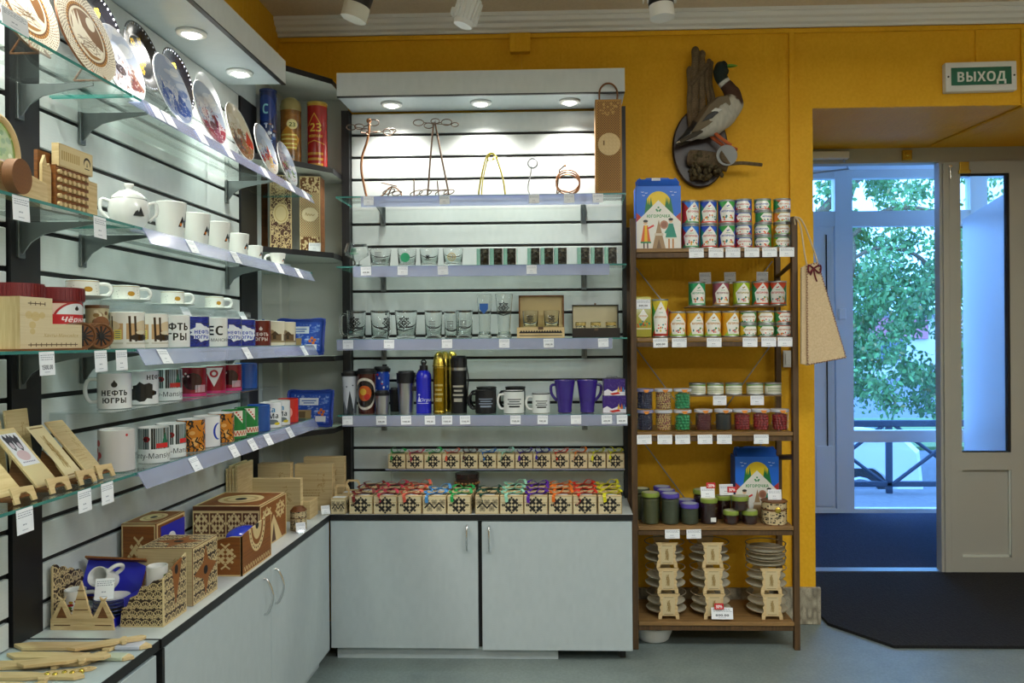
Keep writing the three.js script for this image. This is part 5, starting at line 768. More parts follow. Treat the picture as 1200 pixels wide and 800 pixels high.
{ // third shelf: beer mugs, tumblers, tall glasses, two open wooden boxes
  const y = BS[2] + E0, z = -3.42;
  tumblerGlass('glass beer mug with black emblem next to the corner shelves', [-0.899, y, z], { r: 0.041, h: 0.122, name: 'beer_mug', cat: 'mug', handle: -1, print: (r, h) => inkStar(r, h, 0.006, 0.55), group: 'emblem beer mugs' });
  tumblerGlass('glass beer mug with black emblem in the middle of three', [-0.797, y, z], { r: 0.041, h: 0.122, name: 'beer_mug', cat: 'mug', handle: 1, ry: 1.1, print: (r, h) => inkStar(r, h, 0.006, 0.55), group: 'emblem beer mugs' });
  tumblerGlass('widest glass beer mug with black emblem, flared rim', [-0.686, y, z], { r: 0.048, r0: 0.04, h: 0.122, name: 'beer_mug', cat: 'mug', print: (r, h) => inkStar(r, h, 0.006, 0.55) });
  const grey = flat(0.1, 0.11, 0.11);
  tumblerGlass('straight tumbler with fine grey text beside the flared mug', [-0.569, y, z], { r: 0.038, h: 0.12, ink: grey, print: inkLines, group: 'tumblers with grey text' });
  tumblerGlass('straight tumbler with fine grey text set back between two others', [-0.5, y, z - 0.05], { r: 0.032, h: 0.118, ink: grey, print: inkLines, group: 'tumblers with grey text' });
  tumblerGlass('straight tumbler with fine grey text beside the tall glasses', [-0.437, y, z], { r: 0.037, h: 0.12, ink: grey, print: inkLines, group: 'tumblers with grey text' });
  tumblerGlass('tall beer glass with blue shield print', [-0.35, y, z], { r: 0.034, r0: 0.03, h: 0.186, name: 'beer_glass', prof: [[0.024, 0.03], [0.026, 0.09]], ink: flat(0.03, 0.12, 0.4, 0.4), print: (r, h) => [ext([[-0.018, 0.02], [0.018, 0.02], [0.018, -0.004], [0, -0.024], [-0.018, -0.004]], 0.001).translate(0, h * 0.68, r - 0.001)] });
  tumblerGlass('tall beer glass with black emblem print', [-0.267, y, z], { r: 0.038, r0: 0.032, h: 0.188, name: 'beer_glass', prof: [[0.025, 0.03], [0.029, 0.09]], print: (r, h) => inkStar(r - 0.003, h, 0.0056, 0.68) });
  const inner = flat(0.55, 0.42, 0.2, 0.7), satin = flat(0.66, 0.52, 0.22, 0.45);
  let t = thing('open_wooden_box', 'open pale wooden box with two emblem glasses inside', 'box', [-0.111, y, -3.44]);
  mesh('tray', [b2(-0.1, 0.1, 0, 0.045, 0.045, 0.05), b2(-0.1, -0.095, 0, 0.045, -0.05, 0.045), b2(0.095, 0.1, 0, 0.045, -0.05, 0.045), b2(-0.095, 0.095, 0, 0.006, -0.05, 0.045)], M.ply, t);
  mesh('saw_tooth_band', [...Array.from({ length: 16 }, (_, k) => ext([[-0.005, 0], [0.005, 0], [0, 0.007]], 0.0006).translate(-0.082 + k * 0.011, 0.026, 0.0502)), b2(-0.09, 0.09, 0.02, 0.026, 0.05, 0.0508), b2(-0.09, 0.09, 0.009, 0.012, 0.05, 0.0508)], M.black, t);
  mesh('lining', [rb(0.188, 0.03, 0.09, 0.008, 0, 0.022, -0.003)], satin, t);
  mesh('lid', [b2(-0.098, 0.098, 0.045, 0.185, -0.072, -0.066), b2(-0.098, -0.092, 0.045, 0.185, -0.066, -0.05), b2(0.092, 0.098, 0.045, 0.185, -0.066, -0.05), b2(-0.098, 0.098, 0.179, 0.185, -0.066, -0.05)], M.plyEdge, t);
  mesh('lid_lining', [b2(-0.092, 0.092, 0.045, 0.179, -0.066, -0.06)], inner, t);
  mesh('clasp', [rb(0.022, 0.012, 0.003, 0.001, 0, 0.041, 0.0515)], M.bronze, t);
  for (const dx of [-0.045, 0.045]) tumblerGlass(dx < 0 ? 'emblem glass in the pale wooden box, next to the tall beer glass' : 'emblem glass in the pale wooden box, next to the dark box', [-0.111 + dx, y + 0.038, -3.445], { r: 0.034, h: 0.078, print: (r, h) => inkStar(r, h, 0.0036, 0.55), group: 'glasses in the pale box' });
  t = thing('open_wooden_box', 'open dark wooden box with three small gold rimmed glasses', 'box', [0.122, y, -3.44]);
  const dk = flat(0.018, 0.011, 0.008, 0.4);
  mesh('tray', [b2(-0.1, 0.1, 0, 0.04, 0.04, 0.046), b2(-0.1, -0.094, 0, 0.04, -0.05, 0.04), b2(0.094, 0.1, 0, 0.04, -0.05, 0.04), b2(-0.094, 0.094, 0, 0.006, -0.05, 0.04)], dk, t);
  mesh('lining', [rb(0.184, 0.024, 0.084, 0.006, 0, 0.02, -0.004)], flat(0.6, 0.52, 0.34, 0.7), t);
  mesh('lid', [b2(-0.1, 0.1, 0.04, 0.142, -0.075, -0.069), b2(-0.1, -0.096, 0.04, 0.142, -0.069, -0.05), b2(0.096, 0.1, 0.04, 0.142, -0.069, -0.05), b2(-0.1, 0.1, 0.138, 0.142, -0.069, -0.05)], dk, t);
  mesh('lid_lining', [b2(-0.096, 0.096, 0.04, 0.138, -0.069, -0.062)], flat(0.62, 0.55, 0.36, 0.7), t);
  mesh('clasp', [rb(0.016, 0.01, 0.003, 0.001, 0, 0.034, 0.0475), rb(0.008, 0.008, 0.006, 0.001, 0, 0.146, -0.06)], M.bronze, t);
  [-0.064, 0, 0.064].forEach((dx, k) => tumblerGlass(['small gold rimmed glass in the dark box, next to the pale box', 'middle small gold rimmed glass in the dark box', 'small gold rimmed glass in the dark box, next to the wooden rack'][k], [0.122 + dx, y + 0.0325, -3.44], { r: 0.022, h: 0.034, name: 'shot_glass', ink: flat(0.55, 0.4, 0.12, 0.35), print: (r, h) => [lathe([[r + 0.0004, h * 0.55], [r + 0.0008, h * 0.6], [r + 0.0008, h * 0.85], [r + 0.0004, h * 0.9]], 24)], group: 'glasses in the dark box' }));
}
{ // fourth shelf: thermos flasks, travel mugs, enamel mugs, purple mugs, tins
  const y = BS[3] + E0, z = -3.42;
  const travel = (label, x, zz, c, r0, r1, h, o = {}) => { const t = thing('travel_tumbler', label, 'tumbler', [x, y, zz]); const bh = h - 0.022; if (c.page) mesh('body', [wrap(r0, r1, bh, c)], pm(c, 'gloss'), t); else mesh('body', [cy(r0, r1, bh, 0, 0, 0, 32)], c, t); mesh('base', [cy(r0 * 0.98, r0, 0.004, 0, 0, 0, 28)], M.black, t); mesh('lid', [cy(r1 + 0.002, r1 + 0.003, 0.014, 0, bh, 0, 32), cy(r1 - 0.003, r1 - 0.006, 0.008, 0, bh + 0.014, 0, 32), ...(o.spout ? [rb(0.02, 0.012, 0.016, 0.003, r1 * 0.4, bh + 0.026, 0)] : [])], M.black, t); if (o.band) mesh('band', [cy(r1 + 0.0015, r1 + 0.002, 0.03, 0, bh - 0.03, 0, 32)], M.black, t); return t; };
  travel('travel tumbler with grey mountain print and black lid', -0.929, z, tumbler.peaks, 0.026, 0.034, 0.18);
  travel('travel tumbler with red folk medallion print', -0.855, z + 0.01, tumbler.folk, 0.034, 0.041, 0.19);
  travel('blue folk print tumbler standing behind the medallion tumbler', -0.81, z - 0.075, tumbler.bluefolk, 0.03, 0.036, 0.196, { spout: 1 });
  travel('short brushed steel tumbler with black lid', -0.786, z + 0.02, M.steel, 0.026, 0.029, 0.098);
  travel('short black tumbler beside the brushed steel one', -0.748, z - 0.075, M.blackMatte, 0.024, 0.027, 0.104);
  travel('black and steel travel mug with broad black collar', -0.692, z - 0.02, M.steel, 0.03, 0.038, 0.178, { band: 1 });
  let t = thing('drinking_bottle', 'bright blue metal drinking bottle with black cap and strap', 'bottle', [-0.611, y, z + 0.005]);
  mesh('body', [wrap(0.033, 0.033, 0.15, bottle.ugra), ], pm(bottle.ugra, 'gloss'), t);
  mesh('shoulder', [lathe([[0.033, 0.15], [0.031, 0.165], [0.022, 0.178], [0.016, 0.182]], 28), cy(0.031, 0.033, 0.001, 0, 0, 0, 28)], flat(0.012, 0.018, 0.48, 0.25), t);
  mesh('cap', [cy(0.018, 0.017, 0.022, 0, 0.18, 0, 20), cy(0.009, 0.007, 0.016, 0, 0.2, 0, 14), new THREE.TorusGeometry(0.01, 0.003, 8, 18).translate(0, 0.215, 0)], M.black, t);
  mesh('strap', [tube([[-0.018, 0.185, 0.004], [-0.034, 0.15, 0.018], [-0.038, 0.115, 0.028], [-0.034, 0.1, 0.034]], 0.0025, 20, 6), rb(0.018, 0.02, 0.006, 0.002, -0.036, 0.105, 0.034)], M.black, t);
  const bullet = (label, x, zz, mat, c) => { const b = thing('bullet_flask', label, 'flask', [x, y, zz], 0, 'bullet shaped flasks'); mesh('body', c ? [wrap(0.027, 0.027, 0.19, c)] : [cy(0.027, 0.027, 0.19, 0, 0, 0, 28)], c ? goldPrint(c) : mat, b); mesh('cap', [lathe([[0.027, 0.19], [0.0275, 0.2], [0.025, 0.226], [0.019, 0.248], [0.01, 0.258], [0, 0.26]], 28)], mat, b); mesh('ring', [lathe([[0.0272, 0.196], [0.029, 0.198], [0.029, 0.203], [0.0272, 0.205]], 28), lathe([[0.0272, 0.004], [0.0285, 0.006], [0.0285, 0.01], [0.0272, 0.012]], 28)], M.gold, b); return b; };
  const goldPrint = (c) => phy({ map: c.page.t, roughness: 0.25, metalness: 0.85 });
  bullet('front bullet shaped gold flask beside the blue bottle', -0.542, z + 0.02, M.gold, B_GOLD);
  bullet('gold flask right behind the front bullet flask', -0.528, z - 0.045, M.gold);
  bullet('gold flask at the back of the flask row', -0.505, z - 0.103, M.gold);
  t = thing('thermos_flask', 'tall black thermos flask with steel ring and grey print', 'thermos', [-0.462, y, z]);
  mesh('body', [wrap(0.034, 0.034, 0.18, B_BLACK)], pm(B_BLACK, 'satin'), t);
  mesh('steel_ring', [cy(0.0335, 0.0335, 0.012, 0, 0.18, 0, 30)], M.steel, t);
  mesh('cup_lid', [lathe([[0.033, 0.192], [0.034, 0.195], [0.033, 0.232], [0.029, 0.242], [0, 0.243]], 24), ...Array.from({ length: 14 }, (_, k) => bx(0.004, 0.03, 0.003, 0, 0.215, 0.0335).rotateY(k / 14 * 2 * PI))], M.black, t);
  mesh('strap', [tube([[0.033, 0.2, 0], [0.041, 0.15, 0.01], [0.038, 0.08, 0.012], [0.04, 0.03, 0.006]], 0.003, 20, 6)], M.black, t);
  const enamel = (label, x, zz, c, mat, d, h, side) => { const m = mug(label, [x, y, zz], 0.1, c, { d, h, mat, hm: mat, side, name: 'enamel_mug', kind: 'satin', group: 'enamel mugs' }); mesh('rim', [new THREE.TorusGeometry(d / 2, 0.0022, 8, 32).rotateX(PI / 2).translate(0, h - 0.001, 0)], M.black, m); return m; };
  const bEn = flat(0.012, 0.012, 0.015, 0.25);
  enamel('black enamel mug with pale print beside the thermos', -0.346, z + 0.02, B_BLK2, bEn, 0.088, 0.098, -1);
  enamel('black enamel mug standing behind the black printed one', -0.352, z - 0.075, B_BLK2, bEn, 0.085, 0.104, -1);
  enamel('large white enamel mug with black rim', -0.226, z + 0.02, B_WHITE, M.ceramic, 0.086, 0.094, -1);
  enamel('black enamel mug standing behind the large white one', -0.226, z - 0.075, B_BLK2, bEn, 0.086, 0.104, -1);
  enamel('small white enamel mug with black rim', -0.112, z + 0.02, B_WHITE, M.ceramic, 0.074, 0.082, -1);
  const purp = phy({ color: lin(0.045, 0.02, 0.24), roughness: 0.2, clearcoat: 0.7 });
  for (const [x, s, l] of [[-0.012, -1, 'purple flared mug next to the white enamel mugs'], [0.083, 1, 'purple flared mug next to the stacked tins']]) {
    t = thing('flared_mug', l, 'mug', [x, y, z + 0.015], 0, 'purple flared mugs');
    mesh('body', [lathe([[0, 0], [0.026, 0], [0.03, 0.004], [0.03, 0.02], [0.034, 0.055], [0.04, 0.1], [0.045, 0.134], [0.046, 0.137], [0.044, 0.137], [0.038, 0.1], [0.028, 0.012], [0, 0.01]], 32), ...[0.05, 0.056, 0.062].map((q) => new THREE.TorusGeometry(0.0335 + (q - 0.05) * 0.13, 0.0012, 6, 32).rotateX(PI / 2).translate(0, q, 0))], purp, t);
    mesh('handle', [tube([[s * 0.042, 0.118, 0], [s * 0.057, 0.112, 0], [s * 0.055, 0.08, 0], [s * 0.034, 0.05, 0]], 0.006, 20, 8)], purp, t);
  }
  const tin = flat(0.06, 0.02, 0.16, 0.35);
  for (const [k, l] of [[0, 'purple picture tin at the bottom of the pair'], [1, 'purple picture tin stacked on another tin']]) { t = thing('picture_tin', l, 'tin', [0.196 + (k ? -0.002 : 0), y + k * 0.0725, z + 0.015], k ? 0.05 : -0.02, 'purple picture tins'); boxOf(t, 'body', 0.098 - k * 0.008, 0.072 - k * 0.002, 0.07, { front: santa, left: santa }, tin, 'tin'); }
  t = thing('key_ring', 'little heap of metal key rings lying on the picture tins', 'key ring', [0.188, y + 0.1435, z + 0.015]);
  mesh('ring', [new THREE.TorusGeometry(0.011, 0.0014, 6, 20).rotateX(1.2).translate(-0.012, 0.006, 0), new THREE.TorusGeometry(0.01, 0.0014, 6, 20).rotateX(1.3).rotateY(0.6).translate(0.012, 0.006, 0.005)], M.silver, t);
  mesh('chain', [tube([[-0.025, 0.0025, 0.01], [-0.005, 0.003, -0.004], [0.015, 0.0025, 0.012], [0.034, 0.0025, 0]], 0.0018, 20, 6)], M.zinc, t);
}
{ // counter: gift boxes with ribbons in rows, acrylic riser with a second tier
  const y = CT + E0;
  const cols = [['427 red', '#7a2420', 'dark red'], ['455', '#c83c50', 'rose'], ['483', '#d8604a', 'coral'], ['511', '#4a90cc', 'sky blue'], ['540', '#20a050', 'bright green'], ['573', '#1c4a3a', 'dark green'], ['600', '#9ad8bc', 'mint'], ['626', '#5a20a0', 'purple'], ['655', '#e8721c', 'orange'], ['682', '#d83420', 'scarlet'], ['711', '#d8d020', 'yellow']];
  const xs = [-0.831, -0.733, -0.634, -0.535, -0.436, -0.325, -0.226, -0.13, -0.032, 0.066, 0.165];
  xs.forEach((x, i) => [0, 1, 2].forEach((r) => {
    if (r === 2 && [3, 5, 4].includes(i)) return;
    giftBox(`ornamented plywood gift box with ${cols[i][2]} ribbon, ${['front row on the counter', 'middle row on the counter', 'back row on the counter'][r]}`, [x + r * -0.001, y, -3.255 - r * 0.1], i === 3 || i === 5 ? ZIG : STAR, cols[i][1], { group: 'ribboned boxes on the counter', v: (i + r) % 4, card: r === 0 || rnd() < 0.4 });
  }));
  for (const [x, z, l] of [[-0.922, -3.25, 'small handled plywood basket box at the end of the counter'], [-0.908, -3.36, 'small handled plywood basket box behind another basket box']]) {
    const t = thing('basket_box', l, 'box', [x, y, z]);
    boxOf(t, 'body', 0.06, 0.064, 0.09, { front: ZIG, right: ZIG }, M.ply);
    mesh('paper_card', [bx(0.05, 0.001, 0.03, 0, 0.0655, 0.024)], M.white, t);
    mesh('handle', [ext(shapeOf([[-0.03, 0], [-0.03, 0.03], [-0.022, 0.045], [0.022, 0.045], [0.03, 0.03], [0.03, 0], [0.023, 0], [0.023, 0.028], [0.016, 0.037], [-0.016, 0.037], [-0.023, 0.028], [-0.023, 0]]), 0.004).translate(0, 0.064, -0.02)], M.ply, t);
  }
  let t = thing('dark_tin', 'round dark brown tin standing among the ribboned boxes', 'tin', [-0.436, y, -3.475]);
  mesh('body', [cy(0.05, 0.05, 0.1, 0, 0, 0, 32)], flat(0.03, 0.012, 0.01, 0.3), t); mesh('lid', [cy(0.052, 0.052, 0.02, 0, 0.1, 0, 32)], flat(0.02, 0.01, 0.01, 0.25), t);
  mesh('bead_band', Array.from({ length: 20 }, (_, k) => new THREE.SphereGeometry(0.006, 8, 6).translate(0, 0.08, 0.05).rotateY(k / 20 * 2 * PI)), flat(0.25, 0.12, 0.03, 0.4), t);
  t = thing('acrylic_riser', 'clear acrylic riser carrying the upper tier of ribboned boxes', 'riser', [-0.78, y, -3.49]);
  mesh('top', [b2(0, 1.02, 0.14, 0.145, -0.055, 0.062)], M.acrylic, t); for (const x of [0.0, 1.016]) mesh('side', [b2(x, x + 0.004, 0, 0.14, -0.055, -0.035)], M.acrylic, t);
  mesh('front_edge', [b2(0, 1.02, 0.14, 0.145, 0.062, 0.0635)], M.rail, t);
  const c2 = [['#1f9a48', 'green'], ['#c84060', 'pink'], ['#20a04c', 'bright green'], ['#d8583c', 'coral'], ['#4a1a14', 'dark brown'], ['#3a80c4', 'sky blue'], ['#a0d8c0', 'mint'], ['#4a1c90', 'violet'], ['#2a1ca0', 'indigo'], ['#d8381c', 'scarlet'], ['#e87818', 'orange'], ['#d8d420', 'yellow'], ['#e0dc18', 'lemon yellow']];
  c2.forEach(([c, n], k) => giftBox(`small ornamented box with ${n} ribbon on the acrylic riser`, [-0.733 + k * 0.0778, y + 0.1455, -3.472], STAR, c, { w: 0.0745, h: 0.062, d: 0.0745, group: 'ribboned boxes on the riser', v: k % 4 }));
}
{ // price tags on the rails
  const Z = BZ + 0.25 + 0.0042, row = (y, list) => list.forEach(([x, what, v]) => priceTag('white price tag on the shelf rail under the ' + what, [x, y - 0.021, Z], 0, 0, v || 0, 0.043, 0.036));
  row(BS[0], [[-0.818, 'copper wire stand'], [-0.502, 'two legged wire stand'], [-0.132, 'silver hook stand'], [0.012, 'spiral wire stand'], [0.13, 'lattice wine box']]);
  row(BS[1], [[-0.831, 'goblet', 6], [-0.678, 'green printed whisky glass'], [-0.511, 'gold ringed whisky glass'], [-0.144, 'central shot glass boxes']]);
  row(BS[2], [[-0.908, 'first beer mug'], [-0.737, 'flared beer mug'], [-0.496, 'grey text tumblers'], [-0.259, 'tall emblem beer glass'], [-0.076, 'pale wooden box', 2], [0.148, 'dark wooden box']]);
  row(BS[3], [[-0.912, 'mountain print tumbler'], [-0.771, 'short steel tumbler', 1], [-0.668, 'black travel mug', 2], [-0.569, 'blue bottle', 3], [-0.498, 'gold flasks', 2], [-0.423, 'black thermos', 2], [-0.215, 'large white enamel mug', 2], [-0.103, 'small white enamel mug', 3], [0.034, 'purple mugs'], [0.16, 'purple tins', 6], [0.222, 'key rings on the tins', 6]]);
}
// ------------------------------------------------------------------ goods on the wooden rack
function house(label, pos, ry) {
  const t = thing('gift_house', label, 'gift box', pos, ry), blue = flat(0.012, 0.12, 0.62, 0.5);
  const w = 0.186, h = 0.262, d = 0.1;
  mesh('body', [rb(w, h, d, 0.001, 0, h / 2, 0, 1)], blue, t);
  mesh('picture_front', [face(w - 0.002, h - 0.002, HOUSE).translate(0, h / 2, d / 2 + 0.0006)], pm(HOUSE, 'satin'), t);
  mesh('roof', [ext([[-d / 2, 0], [d / 2, 0], [0.012, 0.035], [-0.012, 0.035]], w * 0.9).rotateY(-PI / 2).translate(w * 0.45, h, 0)], blue, t);
  mesh('carry_handle', [ext(shapeOf([[-0.09, 0], [-0.092, 0.022], [-0.075, 0.04], [-0.06, 0.03], [-0.045, 0.04], [0.045, 0.04], [0.06, 0.03], [0.075, 0.04], [0.092, 0.022], [0.09, 0]], [[[-0.03, 0.01], [-0.03, 0.022], [0.03, 0.022], [0.03, 0.01]]]), 0.003).translate(0, h, 0.012)], blue, t);
  return t;
}
{
  const y = RS[0] + E0, z = -3.39;
  house('blue picture gift house box on the top board of the rack', [0.382, y, z - 0.02], 0);
  priceTag('white price tag on the handle of the upper gift house', [0.376, y + 0.287, z + 0.0], 0, -0.15, 0, 0.036, 0.028);
  const kinds = [['redblue', 'red and blue'], ['teal', 'teal and blue'], ['bluegreen', 'blue and green']];
  [0.518, 0.593, 0.668].forEach((x, k) => [0, 1].forEach((j) => can(`${kinds[k][1]} faceted can, ${j ? 'stacked on another can' : 'standing on the top board'} of the rack`, [x, y + j * 0.1012, z], TIN[kinds[k][0]], { ry: j && k === 0 ? 0.35 : 0, group: 'tall cans on the top board' })));
  const st = [[0.738, ['sRed', 'sRed', 'sRed', 'sRed'], 'red labelled'], [0.819, ['sBlue', 'sBlue', 'sBlue', 'sBlue'], 'blue lettered'], [0.896, ['sGrn', 'sYel', 'sYel', 'sOr'], 'yellow and orange']];
  st.forEach(([x, ks, n]) => ks.forEach((k, j) => can(`short ${n} can, ${['lowest', 'second', 'third', 'topmost'][j]} of its stack on the top board`, [x + rr(-0.002, 0.002), y + j * 0.0512, z], TIN[k], { r: 0.035, h: 0.0508, ry: rr(-0.5, 0.5), group: 'short cans on the top board' })));
}
{
  const y = RS[1] + E0, z = -3.39;
  let t = thing('snack_pouch', 'upright yellow green snack pouch on the second board', 'pouch', [0.318, y, z]);
  { const g = new RoundedBoxGeometry(0.07, 0.172, 0.034, 4, 0.012); const p = g.attributes.position; for (let i = 0; i < p.count; i++) { const v = (p.getY(i) + 0.086) / 0.172; p.setZ(i, p.getZ(i) * (1 - 0.8 * v * v)); } g.computeVertexNormals(); mesh('bag', [g.translate(0, 0.086, 0)], flat(0.4, 0.36, 0.05, 0.35), t); }
  mesh('label_print', [(() => { const g = uvCell(new THREE.PlaneGeometry(0.064, 0.164, 1, 8), pouch), p = g.attributes.position; for (let i = 0; i < p.count; i++) { const v = (p.getY(i) + 0.082) / 0.164; p.setZ(i, 0.0176 * (1 - 0.78 * (0.03 + 0.95 * v) ** 2)); } g.computeVertexNormals(); return g.translate(0, 0.086, 0); })()], pm(pouch, 'gloss'), t);
  priceTag('white price tag leaning on the yellow green pouch', [0.318, y + 0.14, z + 0.0125], 0, -0.12, 1, 0.058, 0.04);
  can('tall green and red can beside the pouch', [0.389, y, z], TIN.tall, { r: 0.0345, h: 0.16 });
  [0.461, 0.534, 0.607, 0.681].forEach((x, k) => can('amber yellow can ' + ['beside the tall green and red can', 'second from the tall can', 'third from the tall can', 'beside the short green cans'][k], [x, y, z], TIN.yellow, { h: 0.108, ry: [0, 0.3, 0, 0.35][k], group: 'amber cans on the second board' }));
  const two = [[0.754, ['sGrn', 'sGrn'], 'green and gold'], [0.827, ['sGrn', 'sYel'], 'yellow cornered'], [0.899, ['sOr', 'sOr'], 'orange']];
  two.forEach(([x, ks, n]) => ks.forEach((k, j) => can(`short ${n} can, ${j ? 'upper' : 'lower'} of a pair on the second board`, [x, y + j * 0.0542, z], TIN[k], { r: 0.035, h: 0.0538, ry: rr(-0.4, 0.4), group: 'short cans on the second board' })));
  t = thing('acrylic_riser', 'long clear riser carrying the row of five upper cans', 'riser', [0.53, y, -3.51]);
  mesh('top', [b2(-0.02, 0.385, 0.128, 0.132, -0.04, 0.075)], M.shelfWood, t); for (const x of [-0.02, 0.381]) mesh('side', [b2(x, x + 0.004, 0, 0.128, -0.04, -0.005)], M.acrylic, t);
  const up = [[0.556, 'green', 'green'], [0.658, 'mauve', 'mauve'], [0.745, 'lime', 'lime green'], [0.825, 'orange', 'orange topped'], [0.8995, 'orange', 'orange topped']];
  up.forEach(([x, k, n], i) => can(`${n} faceted can on the riser` + (i === 3 ? ' next to the lime can' : i === 4 ? ' at the end of the row' : ''), [x, y + 0.1324, -3.472], TIN[k], { h: 0.104, ry: i === 4 ? -0.25 : 0.1, group: 'cans on the upper riser' }));
  can('green faceted can set back beside the riser', [0.472, y, -3.515], TIN.green, { h: 0.104 });
  [[0.602, 'mauve'], [0.709, 'lime'], [0.848, 'orange']].forEach(([x, n]) => priceTag(`grey backed price card standing behind the ${n} can`, [x, y + 0.1324 + 0.125, -3.53], PI, 0, 0, 0.05, 0.05));
}
{
  const y = RS[2] + E0, z = -3.385;
  const mb = (r, g, b) => phy({ color: lin(r, g, b), roughness: 0.25, clearcoat: 0.6 });
  const navy = mb(0.012, 0.016, 0.075), gold = mb(0.6, 0.4, 0.16), wine = mb(0.22, 0.03, 0.05), green = mb(0.02, 0.33, 0.12), maroon = mb(0.12, 0.012, 0.02), blackb = mb(0.01, 0.014, 0.016), red = mb(0.3, 0.012, 0.018), lidBlue = phy({ color: lin(0.35, 0.36, 0.6), transmission: 0.2, thickness: 0, roughness: 0.25 });
  for (const j of [0, 1]) {
    const w = j ? 'upper' : 'lower', q = y + j * 0.0888;
    berryJar(`clear tub of navy blue berries, ${w} of a pair`, [0.322, q, z], [navy], { seed: 1, lid: lidBlue, seal: 1, group: 'stacked tubs' });
    berryJar(`clear tub of gold and pink candies, ${w} of a pair`, [0.4, q, z], [gold, wine], { seed: 5, seal: !!j, group: 'stacked tubs' });
    berryJar(`clear tub of green candies, ${w} of a pair`, [0.479, q, z], [green], { seed: 9, s: 0.0075, sq: 0.6, seal: 1, group: 'stacked tubs' });
  }
  [[0.565, [maroon], 'small dark red berries', 0.0042, 13], [0.648, [blackb], 'black berries', 0.0052, 2], [0.725, [red], 'red cranberries beside the black berries', 0.0066, 3], [0.803, [red], 'red cranberries between two like tubs', 0.0066, 4], [0.881, [red], 'red cranberries at the end of the board', 0.0066, 6]].forEach(([x, m, n, s, sd]) => berryJar('clear tub of ' + n, [x, y, z], m, { seed: sd * 31, s, h: 0.09, seal: 1, group: 'tubs of berries' }));
  const t = thing('acrylic_riser', 'riser carrying the row of five flat jars', 'riser', [0.52, y, -3.52]);
  mesh('top', [b2(0, 0.385, 0.138, 0.142, -0.04, 0.085)], M.shelfWood, t); for (const x of [0, 0.381]) mesh('side', [b2(x, x + 0.004, 0, 0.138, -0.04, -0.01)], M.acrylic, t);
  [0.556, 0.632, 0.71, 0.8, 0.876].forEach((x, k) => can(['flat jar at the green candy end of the upper row', 'second flat jar of the upper row', 'middle flat jar of the upper row', 'fourth flat jar of the upper row', 'flat jar at the bag end of the upper row'][k], [x, y + 0.1424, -3.475], silvery, { r: 0.0355, h: 0.052, name: 'flat_jar', ry: k * 0.2 - 0.4, group: 'flat jars' }));
}
